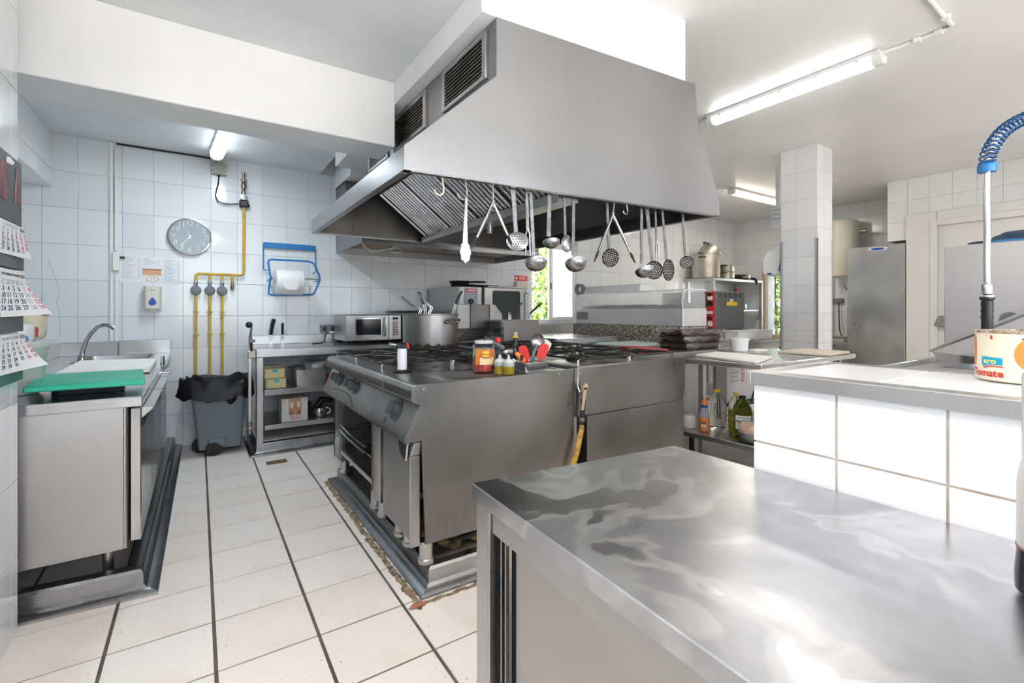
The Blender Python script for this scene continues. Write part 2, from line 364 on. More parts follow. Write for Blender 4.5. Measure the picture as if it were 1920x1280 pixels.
tiles(co, (0,2.213,0), (1,0,0), (0,0,1), [5.126,5.262,5.45], cz, .003, 'column tile', lambda y, z: 1 if z > .8 else 2)
for (x, y) in ((5.126, 2.213), (5.126, 2.563), (5.45, 2.213)):
    sx = -1 if x < 5.2 else 1; sy = -1 if y < 2.4 else 1
    struct('corner_guard', MB().box(min(x+sx*.005, x-sx*.025), max(x+sx*.005, x-sx*.025), min(y+sy*.005, y), max(y+sy*.005, y), .05, 1.93).box(min(x+sx*.005, x), max(x+sx*.005, x), min(y+sy*.005, y-sy*.025), max(y+sy*.005, y-sy*.025), .05, 1.93), 'guard metal' if 'guard metal' in MATS else pm('guard metal', (.62,.63,.65), .4, .5), parent=co)
# half wall beside the near worktop, capped with steel angle and a tiled top
HX0, HX1 = 1.157, 1.56
hw = struct('wall_half', MB().box(HX0+.003, HX1-.003, -1.6, .640, 0, 1.045), 'half wall grout')
hy = [-.646,-.461,-.278,-.095,.088,.271]
tiles(hw, (HX0+.003,0,0), (0,-1,0), (0,0,1), hy, [.30,.585,.876,1.02], .005, 'half wall tile', name='tile', t=.004)
tiles(hw, (HX1-.003,0,0), (0,1,0), (0,0,1), [-.27,-.09,.09,.278,.461,.646], [.30,.585,.876,1.02], .005, 'half wall tile', lambda y, z: 2, t=.004)
tiles(hw, (0,.640,0), (-1,0,0), (0,0,1), [-1.555,-1.16], [0,.30,.585,.876,1.02], .005, 'half wall tile', lambda y, z: 1, t=.004)
tiles(hw, (0,0,1.045), (1,0,0), (0,1,0), [HX0+.042,HX1-.03], [-.27,-.02,.22,.40,.615], .004, 'half wall tile', t=.003)
struct('cap_edge', MB().prism([(HX0-.012,1.018),(HX0+.003,1.018),(HX0+.003,1.043),(HX0+.040,1.043),(HX0+.040,1.0495),(HX0-.012,1.0495)], 'y', -1.6, .6445, .0015), 'steel', parent=hw)
struct('cap_edge', MB().box(HX0-.012, HX1+.010, .645, .657, 1.018, 1.0495, .0015).box(HX0+.041, HX1-.031, .613, .6445, 1.0455, 1.0495), 'steel', parent=hw)
struct('cap_edge', MB().prism([(HX1-.0,1.018),(HX1+.01,1.018),(HX1+.01,1.0495),(HX1-.03,1.0495),(HX1-.03,1.0455),(HX1,1.0455)], 'y', -1.6, .6445, .0015), 'steel', parent=hw)
# steel skirtings on the floor around the units
PROF = [(0,0),(0,.012),(-.012,.020),(-.040,.024),(-.052,.034),(-.056,.085),(-.066,.095),(-.11,.098),(-.11,0)]
def skirting(name, path, label):
    """profile swept round a path of floor points (outer edge), mitred"""
    P = [Vector((p[0], p[1], 0)) for p in path]; n = len(P); m = MB(); rings = []
    for i in range(n):
        d0 = (P[i]-P[i-1]).normalized() if i else (P[1]-P[0]).normalized(); d1 = (P[i+1]-P[i]).normalized() if i < n-1 else d0
        n0 = Vector((-d0.y, d0.x, 0)); n1 = Vector((-d1.y, d1.x, 0)); b = (n0+n1); b = b/(b.dot(n0))
        rings.append([P[i]+b*o+Vector((0,0,z)) for o, z in PROF])
    k = len(PROF)
    for i in range(n-1):
        seg = MB(); seg.add(rings[i]+rings[i+1], [(a, (a+1)%k, k+(a+1)%k, k+a) for a in range(k)]+[tuple(range(k))[::-1], tuple(range(k, 2*k))]); yield seg, abs((P[i+1]-P[i]).x) > abs((P[i+1]-P[i]).y)
def trim(name, path):
    e = bpy.data.objects.new(name, None); COL.objects.link(e); e['kind'] = 'structure'; e.location = (path[0][0], path[0][1], 0); ORG[e.name] = Vector(e.location)
    for sg, cross in skirting(name, path, ''): sg.build('skirting', 'skirting steel lit' if cross else 'skirting steel', e, 30)
    return e
trim('trim_1', [(-.118,5.09),(-.143,2.491),(-.60,2.531)])
trim('trim_2', [(2.66,1.80),(.768,1.826),(.762,3.50),(2.60,3.52)])
trim('trim_3', [(1.70,4.40),(.345,4.352),(.345,5.09)])
# crumbling mortar along the island skirting
mo = MB()
for i in range(60):
    t = i/59; y = 1.80+1.66*t; x = .752-.010*random.random(); mo.ball((x, y, .001), .012+.010*random.random(), .03, .005, 7, 5)
for i in range(30):
    x = .76+.6*i/29; mo.ball((x, 1.812-.012*random.random(), .001), .03, .010, .005, 7, 5)
mb_ = mo.build('mortar', varied('mortar', (.16,.11,.06), (.46,.36,.24), 40, .95, bmp=.6), fl); mb_['kind'] = 'stuff'; mb_['label'] = 'crumbled sandy mortar along the island skirting'
dr = MB().box(.445, .59, 4.10, 4.19, -.002, .0035)
for k in range(6):
    dr.box(.452+.024*k, .462+.024*k, 4.105, 4.185, .001, .007)
dr.build('floor_drain', varied('rust', (.10,.05,.02), (.36,.22,.10), 35, .8, bmp=.5), fl)
# window in the back wall: reveal, frame, sliding sash
w1 = bpy.data.objects.new('window_1', None); COL.objects.link(w1); w1.location = (WX0, YB, WZ0); ORG[w1.name] = Vector(w1.location); w1['kind'] = 'structure'
pm('white frame', (.86,.86,.87), .3)
m_, n_, l_, b_ = nodes('window glass'); o_ = n_['Material Output']; tr_n = n_.new('ShaderNodeBsdfTransparent'); gl_n = n_.new('ShaderNodeBsdfGlossy'); gl_n.inputs['Roughness'].default_value = .02; mx_n = n_.new('ShaderNodeMixShader'); mx_n.inputs[0].default_value = .07
l_.new(tr_n.outputs[0], mx_n.inputs[1]); l_.new(gl_n.outputs[0], mx_n.inputs[2]); l_.new(mx_n.outputs[0], o_.inputs[0])
def rect_frame(m, ax, a0, a1, t0, t1, z0, z1, w, bev=.004, sill=None):
    """four bars of width w round a rectangle; ax is the axis the rectangle runs along"""
    sill = w if sill is None else sill
    def B(p, q, r, s): m.box(p, q, t0, t1, r, s, bev) if ax == 'x' else m.box(t0, t1, p, q, r, s, bev)
    B(a0, a0+w, z0, z1); B(a1-w, a1, z0, z1); B(a0+w, a1-w, z0, z0+sill); B(a0+w, a1-w, z1-w, z1); return m
fr = rect_frame(MB(), 'x', WX0+.005, WX1-.005, YB+.02, YB+.10, WZ0+.005, WZ1, .05)
fr.build('frame', 'white frame', w1)
sa = rect_frame(MB(), 'x', 4.0, 4.465, YB-.02, YB+.019, WZ0+.04, WZ1-.05, .05)
sb = sa.build('sash', 'white frame', w1)
MB().box(4.018, 4.038, YB-.026, YB-.02, 1.50, 1.59, .003).build('latch', 'dark', sb)
MB().box(4.05, 4.415, YB-.003, YB+.003, WZ0+.09, WZ1-.10).build('pane', 'window glass', sb)
MB().box(4.09, 4.14, YB+.06, YB+.1, WZ0+.04, WZ1-.05, .004).build('mullion', 'white frame', w1)
MB().box(WX0+.05, 4.09, YB+.075, YB+.081, WZ0+.04, WZ1-.05).build('pane', 'window glass', w1)
struct('reveal', MB().box(WX1-.004, WX1+.0, YB, YB+.2, WZ0, WZ1).box(WX0, WX0+.004, YB, YB+.2, WZ0, WZ1).box(WX0, WX1, YB, YB+.2, WZ0, WZ0+.004), 'plaster', parent=w1)
# window in the right wall
w2 = bpy.data.objects.new('window_2', None); COL.objects.link(w2); w2.location = (8.5, 3.55, .78); ORG[w2.name] = Vector(w2.location); w2['kind'] = 'structure'
pm('wood frame', (.52,.40,.28), .5)
rect_frame(MB(), 'y', 3.49, 4.555, 8.46, 8.56, .72, 1.96, .06, .006).build('frame', 'wood frame', w2)
MB().box(8.62, 8.626, 3.55, 4.50, .78, 1.9).build('pane', 'window glass', w2)
# assumed long window behind the camera, unseen, added to let in daylight
w3 = bpy.data.objects.new('added_window', None); COL.objects.link(w3); w3.location = (FX0, -1.6, FZ0); ORG[w3.name] = Vector(w3.location); w3['kind'] = 'structure'
rect_frame(MB(), 'x', FX0+.002, FX1-.002, -1.78, -1.70, FZ0+.002, FZ1+.138, .06).build('frame', 'white frame', w3)
for k in range(3):
    x = FX0+(FX1-FX0)*(k+1)/4; MB().box(x-.03, x+.03, -1.775, -1.705, FZ0+.064, FZ1+.076, .004).build('mullion', 'white frame', w3)
for k in range(4):
    x0 = FX0+(FX1-FX0)*k/4+.05; x1 = FX0+(FX1-FX0)*(k+1)/4-.05; MB().box(x0, x1, -1.743, -1.738, FZ0+.06, FZ1+.08).build('pane', 'window glass', w3)
# outside: ground and hedges seen through the windows
struct('ground', MB().box(-30, 40, -30, 40, -.4, -.2), varied('pale paving', (.62,.60,.56), (.70,.68,.64), 1, .9))
struct('white_backdrop', MB().box(4.80, 5.9, 5.9, 6.1, -.2, 3.0), pm('backdrop white', (.93,.93,.92), .8))  # white panel added outside so the right half of the window looks overexposed
m, n, l, b = nodes('leaves'); setp(b, (.2,.4,.08), .5); oi = n.new('ShaderNodeNewGeometry')
rp = ramp(n, l, oi.outputs['Random Per Island'], [(0, (.05,.16,.015)), (.45, (.20,.40,.04)), (.8, (.42,.58,.10)), (1, (.75,.62,.16))]); l.new(rp.outputs[0], b.inputs['Base Color']); b.inputs['Transmission Weight'].default_value = .0
b.inputs['Subsurface Weight'].default_value = 0
def hedge(name, label, x0, x1, y0, y1, z1, n, sz):
    t = thing(name, label, 'hedge', ((x0+x1)/2, (y0+y1)/2, -.2)); m = MB()
    for i in range(n):
        c = Vector((random.uniform(x0, x1), random.uniform(y0, y1), random.uniform(-.2, z1)))
        e = Euler((random.uniform(0, 6.3), random.uniform(0, 6.3), random.uniform(0, 6.3))).to_matrix(); s_ = sz*random.uniform(.6, 1.3)
        m.add([c+e @ Vector(q) for q in ((-s_,0,0),(0,-s_*.45,0),(s_,0,s_*.2),(0,s_*.45,0))], [(0,1,2,3)])
    q = m.build('foliage', 'leaves', t, 0, clean=False); q['kind'] = 'stuff'
    tr = MB()
    for k in range(7):
        x = x0+(x1-x0)*(k+.5)/7; y = y0+(y1-y0)*random.random(); tr.tube([(x,y,-.2),(x+.05,y+.03,.8),(x-.04,y,1.7),(x+.03,y+.04,z1-.2)], [.03,.025,.018,.008], 6)
    tr.build('stems', varied('bark', (.10,.07,.04), (.2,.14,.09), 12, .9), t)
hedge('hedge', 'sunlit leafy green hedge outside the window behind the oven', 4.2, 6.4, 6.6, 7.3, 3.2, 9000, .055)
hedge('hedge', 'bright green bush outside the far right window beside the column', 9.3, 10.2, 3.4, 6.2, 2.9, 8000, .06)
# door in the door wall
d1 = bpy.data.objects.new('door_1', None); COL.objects.link(d1); d1.location = (7.47, 1.2, 0); ORG[d1.name] = Vector(d1.location); d1['kind'] = 'structure'
varied('door paint', (.72,.71,.68), (.64,.60,.53), 1.3, .45, lo=.5, hi=.8)
MB().box(7.40, 7.52, 1.88, 2.178, 0, 2.41, .01).box(7.40, 7.52, .30, .48, 0, 2.41, .01).box(7.40, 7.52, .48, 1.88, 2.25, 2.41, .01).build('frame', 'door paint', d1)
MB().box(7.385, 7.399, 1.87, 1.94, 0, 2.30, .004).box(7.385, 7.399, .42, 1.87, 2.23, 2.30, .004).build('stop_moulding', 'door paint', d1)
MB().box(7.425, 7.49, .48, 1.88, .01, 2.25, .006).build('leaf', 'door paint', d1)
h = MB().hexa([(7.36,1.62,1.00),(7.425,1.62,1.00),(7.425,1.90,1.02),(7.36,1.90,1.02),(7.37,1.60,1.13),(7.425,1.60,1.13),(7.425,1.86,1.145),(7.37,1.86,1.145)], .01)
h.build('handle', varied('worn grey', (.22,.23,.24), (.30,.26,.20), 9, .6), d1)

MB().tube([(-.983,YB-.0032,1.613),(-.966,YB-.0032,1.537),(-.934,YB-.0032,1.443),(-.916,YB-.0032,1.348),(-.934,YB-.0032,1.272),(-.918,YB-.0032,1.159),(-.912,YB-.0032,.99)], .0011, 5).build('crack', pm('crack grey', (.35,.36,.38), .9), wall_back)
lf = MB(); lf.add([(.700,1.800,.004),(.735,1.782,.010),(.775,1.792,.005),(.785,1.803,.012),(.750,1.815,.007),(.722,1.812,.012)], [(0,1,5),(1,4,5),(1,2,4),(2,3,4)]); solo('dry_leaf', lf, pm('leaf brown', (.42,.17,.09), .7), 'small curled brown leaf on the floor by the island corner', 'leaf', base=(.74,1.80,.002))
# ------------------------------------------------------------------ left run: refrigerated counter, worktop with sink, boards
ZW = .838
cab = thing('refrigerated_counter', 'stainless refrigerated counter with three doors below the green board', 'cabinet', (-.55, 3.4, 0))
MB().box(-.925, -.252, 2.56, 4.28, .195, .795, .004).build('body', 'steel cabinet', cab)
MB().box(-.30, -.248, 2.566, 4.28, .20, .79).build('gasket', 'dark', cab)
MB().box(-.925, -.262, 2.552, 2.5595, .198, .793, .002).build('side_panel', 'steel cabinet', cab)
for k in range(3):
    y0 = 2.575+.565*k; y1 = y0+.555
    d = MB().box(-.244, -.205, y0, y1, .215, .785, .004).build('door', 'chrome door' if 'chrome door' in MATS else steel('chrome door', (.50,.50,.50), (.60,.60,.60), .10, .2, 'z'), cab)
    MB().prism([(-.206,.735),(-.165,.775),(-.160,.785),(-.206,.785)], 'y', y0+.01, y1-.01, .002).build('handle', 'steel', d)
    MB().box(-.2035, -.2015, y0+.015, y1-.015, .70, .732).build('handle_recess', 'dark', d)
for x, y in ((-.33,2.70),(-.33,4.15),(-.85,2.70),(-.85,4.15)):
    MB().lathe([(0,.0),(.028,.0),(.03,.015),(.02,.02),(.02,.20),(0,.20)], (x, y, .0), 16).build('leg', 'steel', cab)
wt = thing('worktop', 'stainless worktop with sunk basin and raised back edge along the alcove', 'worktop', (-.55, 3.8, ZW))
sx0, sx1, sy0, sy1 = -.74, -.30, 4.38, 4.98
t = MB()
t.box(-.925, -.200, 2.552, sy0, ZW-.045, ZW, .003).box(-.925, sx0, sy0, sy1, ZW-.045, ZW).box(sx1, -.200, sy0, sy1, ZW-.045, ZW).box(-.925, -.200, sy1, 5.085, ZW-.045, ZW)
t.build('top', 'steel worktop', wt)
b = MB(); r_ = .05
def rrect(x0, x1, y0, y1, r, n=5):
    P = []
    for cx_, cy_, a in ((x1-r,y1-r,0),(x0+r,y1-r,90),(x0+r,y0+r,180),(x1-r,y0+r,270)):
        for i in range(n+1): P.append((cx_+r*math.cos(R(a+90*i/n)), cy_+r*math.sin(R(a+90*i/n))))
    return P
def basin(m, x0, x1, y0, y1, z1, z0, r=.05, rim=.012, lip=.0):
    A = rrect(x0-rim, x1+rim, y0-rim, y1+rim, r+rim); B_ = rrect(x0, x1, y0, y1, r); C = rrect(x0+.012, x1-.012, y0+.012, y1-.012, r); n = len(A)
    v = [(p[0], p[1], z1+.002) for p in A]+[(p[0], p[1], z1+.003) for p in B_]+[(p[0], p[1], z0+.02) for p in C]+[(p[0]*.94+(x0+x1)*.03, p[1]*.94+(y0+y1)*.03, z0) for p in C]
    f = []
    for q in range(3):
        for i in range(n): f.append((q*n+i, q*n+(i+1)%n, (q+1)*n+(i+1)%n, (q+1)*n+i))
    f.append(tuple(range(3*n, 4*n))); m.add(v, f); return m
basin(MB(), sx0+.013, sx1-.013, sy0+.013, sy1-.013, ZW, ZW-.18).build('basin', 'steel', wt)
MB().box(-.915, -.558, 5.068, 5.09, ZW, .948, .002).box(-.550, -.202, 5.068, 5.09, ZW, .955, .002).build('backsplash', 'steel', wt)
MB().box(-.924, -.910, 2.6, 5.066, ZW, .945, .002).build('side_splash', 'steel', wt)
su = thing('sink_cabinet', 'plain stainless cabinet under the sink basin with short legs', 'cabinet', (-.5, 4.7, 0))
MB().box(-.92, -.235, 4.80, 5.07, .15, ZW-.05, .003).build('side_panel', 'steel cabinet', su)
MB().box(-.245, -.225, 4.30, 4.80, .17, ZW-.05, .003).build('front_panel', 'steel cabinet', su)
for x, y in ((-.27,4.33),(-.27,5.02),(-.88,5.02)): MB().cyl((x,y,0), (x,y,.17), .02, 12).build('leg', 'steel', su)
kv = thing('knee_valve', 'small chrome valve on the front edge of the alcove worktop', 'valve', (-.19, 3.9, .76))
MB().cyl((-.20,3.9,.84), (-.20,3.9,.90), .012, 12).cyl((-.20,3.9,.74), (-.20,3.9,.85), .008, 10).build('body', 'chrome', kv)
MB().cyl((-.215,3.9,.79), (-.155,3.9,.79), .010, 12).build('handle', 'chrome', kv)
fa = thing('faucet', 'curved steel faucet beside the alcove sink', 'faucet', (-.68, 4.42, ZW))
MB().lathe([(0,0),(.026,0),(.026,.012),(.022,.05),(.014,.06),(0,.06)], (-.68,4.42,ZW), 16).build('base', 'faucet metal' if 'faucet metal' in MATS else pm('faucet metal', (.42,.41,.39), .25, 1), fa)
MB().tube([(-.68,4.42,ZW+.05),(-.675,4.42,.93),(-.66,4.42,.985),(-.635,4.42,1.04),(-.60,4.42,1.085),(-.565,4.42,1.102),(-.53,4.42,1.097),(-.505,4.42,1.075)], [.014,.013,.0125,.0125,.0125,.013,.014,.016], 14).build('spout', 'faucet metal', fa)
varied('green board', (.02,.42,.27), (.10,.50,.36), 5, .55, lo=.45, hi=.75)
varied('white board', (.84,.82,.75), (.89,.88,.84), 4, .5)
def slab(name, q, z0, z1, mat, label, cat='cutting board', bev=.004, group=None):
    q = [Vector((a, b, 0)) for a, b in q]; c = sum(q, Vector())/4; c.z = min(z0) if isinstance(z0, tuple) else z0
    z0 = z0 if isinstance(z0, tuple) else (z0,)*4; z1 = z1 if isinstance(z1, tuple) else (z1,)*4
    m = MB().hexa([(p.x, p.y, z) for p, z in zip(q, z0)]+[(p.x, p.y, z) for p, z in zip(q, z1)], bev); return solo(name, m, mat, label, cat, group, base=c)
slab('cutting_board', [(-.563,2.546),(-.189,2.550),(-.237,3.053),(-.613,3.036)], (.884,.884,.880,.880), (.908,.908,.904,.904), 'green board', 'thick green cutting board lying at the near end of the alcove worktop')
slab('cutting_board', [(-.640,3.47),(-.235,3.44),(-.245,4.15),(-.666,4.25)], .845, .868, 'white board', 'white cutting board behind the green one on the alcove worktop')
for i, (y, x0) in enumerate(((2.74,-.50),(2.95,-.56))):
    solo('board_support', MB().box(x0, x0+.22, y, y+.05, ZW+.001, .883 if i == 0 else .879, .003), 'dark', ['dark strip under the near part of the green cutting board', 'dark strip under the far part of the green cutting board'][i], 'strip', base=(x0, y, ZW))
bu = thing('plastic_tub', 'translucent white plastic tub behind the hanging calendar', 'tub', (-.66, 2.9, ZW))
pm('milky plastic', (.78,.80,.76), .4, Transmission_Weight=.25)
MB().lathe([(0,.002),(.07,.002),(.085,.02),(.10,.19),(.108,.20),(.108,.21),(.096,.21),(.08,.025),(0,.015)], (-.66,2.9,ZW), 24).build('body', 'milky plastic', bu)
MB().lathe([(.09,.205),(.112,.205),(.112,.222),(.0,.228)], (-.66,2.9,ZW), 24).build('lid', 'milky plastic', bu)
# packages on the ledge
pk = thing('bread_bag', 'creased paper bread bag with red print on the tiled ledge', 'bag', (-1.0, 4.75, .982))
def crumple(m, c, s, seed, amp=.12, u=18, v=12):
    rnd = random.Random(seed); b = bmesh.new(); bmesh.ops.create_uvsphere(b, u_segments=u, v_segments=v, radius=1)
    ks = [(Vector((rnd.uniform(-1,1), rnd.uniform(-1,1), rnd.uniform(-1,1)))*4, rnd.uniform(0,6)) for _ in range(6)]
    for q in b.verts:
        k = sum(math.sin(q.co.dot(a)+p) for a, p in ks)/6; d = q.co*(1+amp*k*2); sgn = lambda t: math.copysign(abs(t)**.6, t)
        q.co = (c[0]+sgn(d.x)*s[0], c[1]+sgn(d.y)*s[1], c[2]+sgn(d.z)*s[2])
    return m.bm(b)
crumple(MB(), (-1.0,4.72,1.105), (.075,.13,.12), 3).build('bag', varied('bread paper', (.72,.60,.36), (.80,.74,.58), 7, .6, bmp=.5, bscale=20), pk)
MB().hexa([(-.925,4.66,1.18),(-.92,4.80,1.165),(-.922,4.80,1.18),(-.926,4.66,1.19),(-.95,4.66,1.20),(-.945,4.80,1.185),(-.955,4.80,1.20),(-.96,4.66,1.21)]).build('print', 'red', pk)
p2 = thing('flour_packet', 'white packet with a red corner leaning on the bread bag', 'packet', (-.95, 4.5, .982))
crumple(MB(), (-.975,4.45,1.05), (.035,.12,.065), 8, .05).build('packet', 'white plastic', p2)
MB().prism([(4.57,1.02),(4.60,1.07),(4.57,1.09)], 'x', -.945, -.935).build('corner_print', 'red', p2)
p3 = thing('roll_box', 'yellow and blue carton on the tiled ledge behind the calendar', 'carton', (-.96, 4.15, .982))
MB().box(-1.02, -.945, 4.02, 4.33, .983, 1.048, .004).build('carton', 'yellow', p3)
MB().box(-1.018, -.9435, 4.05, 4.30, 1.000, 1.026).build('band', 'blue', p3)
crumple(MB(), (-.975,4.365,1.012), (.035,.045,.028), 12, .1).build('wrap_end', 'blue', p3)
# ------------------------------------------------------------------ wall calendar on the near wall
ca = thing('wall_calendar', 'three-month wall calendar with a meat picture hanging on the near wall', 'calendar', (-.56, 2.3, 1.7))
pm('calendar board', (.055,.065,.072), .45); pm('calendar strip', (.10,.105,.115), .5); pm('calendar paper', (.84,.85,.88), .6); pm('print black', (.03,.035,.05), .6); pm('print red', (.75,.06,.09), .6); pm('print navy', (.03,.03,.14), .6); pm('print pale', (.50,.53,.57), .6); pm('calendar foot', (.05,.17,.16), .5)
cx = -.553
MB().box(-.564, cx, 2.02, 2.493, 1.515, 1.752, .002).build('picture_board', 'calendar board', ca)
varied('raw meat', (.07,.018,.018), (.26,.07,.06), 18, .5, stretch=(1,1,.4)); varied('meat fat', (.40,.28,.22), (.24,.08,.07), 22, .5)
pic = MB().prism([(2.405,1.590),(2.445,1.60),(2.478,1.575),(2.486,1.595),(2.472,1.66),(2.445,1.70),(2.437,1.725),(2.425,1.70),(2.415,1.64)], 'x', cx, cx+.0012); pic.build('picture', 'raw meat', ca)
MB().prism([(2.405,1.590),(2.412,1.60),(2.420,1.64),(2.437,1.725),(2.428,1.72),(2.412,1.65)], 'x', cx+.001, cx+.002).build('picture', 'meat fat', ca)
MB().prism([(2.25,1.585),(2.33,1.58),(2.345,1.64),(2.34,1.70),(2.31,1.73),(2.26,1.70)], 'x', cx, cx+.0012).build('picture', 'raw meat', ca)
MB().prism([(2.32,1.715),(2.385,1.720),(2.405,1.735),(2.36,1.742),(2.33,1.738)], 'x', cx, cx+.0014).build('picture', 'white plastic', ca)
def month(z1, z0, title, curl, faint, mat_days, start, zc):
    """a page hanging off its strip: the free lower corner curls away from the wall"""
    N, K = 12, 10; y0, y1 = 2.03, 2.500
    def P(a, b):   # a 0..1 along Y, b 0..1 downwards
        c_ = curl*max(0, a-.45)**1.5*max(0, b-.1)**1.4
        return Vector((cx+.006+c_*1.0, y0+(y1-y0)*a+c_*.55, z1+(z0-z1)*b+c_*.12))
    m = MB(); vs = [P(i/N, j/K) for j in range(K+1) for i in range(N+1)]; fs = [(j*(N+1)+i, j*(N+1)+i+1, (j+1)*(N+1)+i+1, (j+1)*(N+1)+i) for j in range(K) for i in range(N)]
    m.add(vs, fs); pg = m.build('page', 'calendar paper', ca, 60, clean=False)
    def put(txt, a, b, s, mat, wide=1.5):
        tm = text_mb(txt, s, bold=.0003); tm.v = [(v[0]*wide, v[1], v[2]) for v in tm.v]; e = 1e-3; p = P(a, b); ux = (P(a+e, b)-P(a-e, b)).normalized(); uy = (P(a, b-e)-P(a, b+e)).normalized()
        tm.xform(frame(p+ux.cross(uy)*.0012, ux, uy)); return tm
    groups = {}
    def acc(txt, a, b, s, mat):
        g = groups.setdefault(mat, MB()); t_ = put(txt, a, b, s, mat); g.add(t_.v, t_.f)
    acc(title, .66, .11, .012, 'print black' if not faint else 'print pale'); acc('2024', .93, .11, .018, 'print black')
    d = start
    for r_i in range(6):
        for c_i in range(7):
            n_ = r_i*7+c_i-start+1
            if n_ < 1: n_ += 31; mt = 'print pale'
            elif n_ > zc: continue
            else: mt = mat_days if c_i < 5 else ('print pale' if c_i == 5 and not faint else 'print red')
            acc(str(n_), .40+.565*c_i/6, .27+.138*r_i, .0235 if not faint else .0175, mt)
    for k_, g in groups.items(): g.build('lettering', k_, pg, 0, clean=False)['kind'] = 'stuff'
    return pg
month(1.510, 1.395, "AGOSTO AUGUST", .05, True, "print black", 3, 31)
MB().box(-.562, cx+.004, 2.02, 2.502, 1.352, 1.398, .001).build('strip', 'calendar strip', ca)
month(1.345, 1.180, 'SEPTIEMBRE SEPTEMBER', .20, False, 'print navy', 6, 30)
MB().box(-.562, cx+.003, 2.02, 2.500, 1.125, 1.185, .001).build('strip', 'calendar strip', ca)
month(1.120, .985, 'OCTUBRE OCTOBER', .17, True, 'print black', 1, 31)
MB().box(-.562, cx+.004, 2.02, 2.490, .945, .992, .001).build('foot_strip', 'calendar foot', ca)
# ------------------------------------------------------------------ things on the alcove's back wall
YW = YB-.003
ck = thing('wall_clock', 'round silver wall clock with outlined numerals', 'clock', (-.065, YW, 1.862))
cc = (-.065, YW, 1.862)
def onwall(m, c, ry=0): return m.xform(frame(c, (1,0,0), (0,0,1)))      # local x right, y up, z towards the room
onwall(MB().lathe([(0,0),(.162,0),(.166,.012),(.162,.034),(.152,.036),(.150,.022)], seg=48), cc).build('rim', pm('silver rim', (.62,.63,.64), .2, 1), ck)
onwall(MB().lathe([(0,.021),(.1505,.021)], seg=48), cc).build('dial', pm('dial', (.50,.565,.61), .4, .15), ck)
num = MB()
for h in range(12):
    a = R(90-30*h); tm = text_mb(str(h if h else 12), .060, bold=.0008, extrude=.003); tm.xform(Matrix.Translation((math.cos(a)*.118, math.sin(a)*.118, .026))); num.add(tm.v, tm.f)
onwall(num, cc).build('numerals', pm('numeral white', (.95,.95,.96), .3), ck, 0)
def hand(ang, L, w):
    a = R(ang); d = Vector((math.cos(a), math.sin(a), 0)); s = Vector((-d.y, d.x, 0))*w
    z = Vector((0,0,.024)); return onwall(MB().add([-d*.02+s+z, -d*.02-s+z, d*L-s*.4+z, d*L+s*.4+z], [(0,1,2,3)]), cc)
hand(104, .072, .004).build('hour_hand', 'silver rim', ck, 0); hand(232, .115, .003).build('minute_hand', 'silver rim', ck, 0)
onwall(MB().lathe([(.006,.021),(.006,.03),(0,.031)], seg=12), cc).build('hub', 'silver rim', ck)
onwall(MB().lathe([(.1505,.0335),(0,.0345)], seg=48), cc).build('glass', glass('clock glass', (.97,.99,1), 0, 1.02), ck)
# notices
varied('paper', (.82,.83,.86), (.86,.87,.89), 6, .5); pm('grey print', (.45,.47,.52), .7); pm('peach print', (.72,.42,.25), .7); pm('brown print', (.35,.14,.08), .7)
pm('gold print', (.62,.52,.28), .6)
for i, (x0, x1, z0, z1, lab) in enumerate(((-.548,-.405,1.445,1.672,'left sheet of fine print taped under the switch box'), (-.403,-.265,1.44,1.668,'middle notice with a peach coloured band and a gold badge'), (-.262,-.130,1.425,1.66,'right sheet of fine print taped beside the soap dispenser'))):
    n_ = thing('notice', lab, 'paper', ((x0+x1)/2, YW, z0), 'notices taped to the tiles')
    MB().box(x0, x1, YW-.0015, YW, z0, z1).build('sheet', 'paper', n_)
    tx = MB(); rnd = random.Random(i); z = z1-.02
    while z > z0+.02:
        if not (i == 1 and z < z1-.075):
            w = (x1-x0-.03)*rnd.uniform(.35, .85)
            x = x0+.012
            while x < x0+.012+w:
                ww = rnd.uniform(.006, .016); tx.box(x, min(x+ww, x1-.01), YW-.0022, YW-.0014, z, z+.0035); x += ww+.003
            tx.box(x1-.025, x1-.012, YW-.0022, YW-.0014, z, z+.0035)
        z -= .0125
    tx.build('text_lines', 'grey print', n_, 0, clean=False)['kind'] = 'stuff'
    if i == 1:
        MB().box(x0+.004, x1-.004, YW-.0025, YW-.001, 1.508, 1.56).build('band', 'peach print', n_); MB().box(x0+.004, x1-.004, YW-.0028, YW-.001, 1.553, 1.562).build('band_edge', 'brown print', n_)
        mm = MB(); mm.tube([(x0+.072+.042*math.cos(a), YW-.002, 1.476+.024*math.sin(a)) for a in [2*PI*k/24 for k in range(24)]], .003, 6, True); mm.build('badge_ring', 'gold print', n_)
        tm = text_mb('21', .034); tm.xform(frame((x0+.072, YW-.0028, 1.476), (1,0,0), (0,0,1))); tm.build('badge_number', 'gold print', n_, 0)
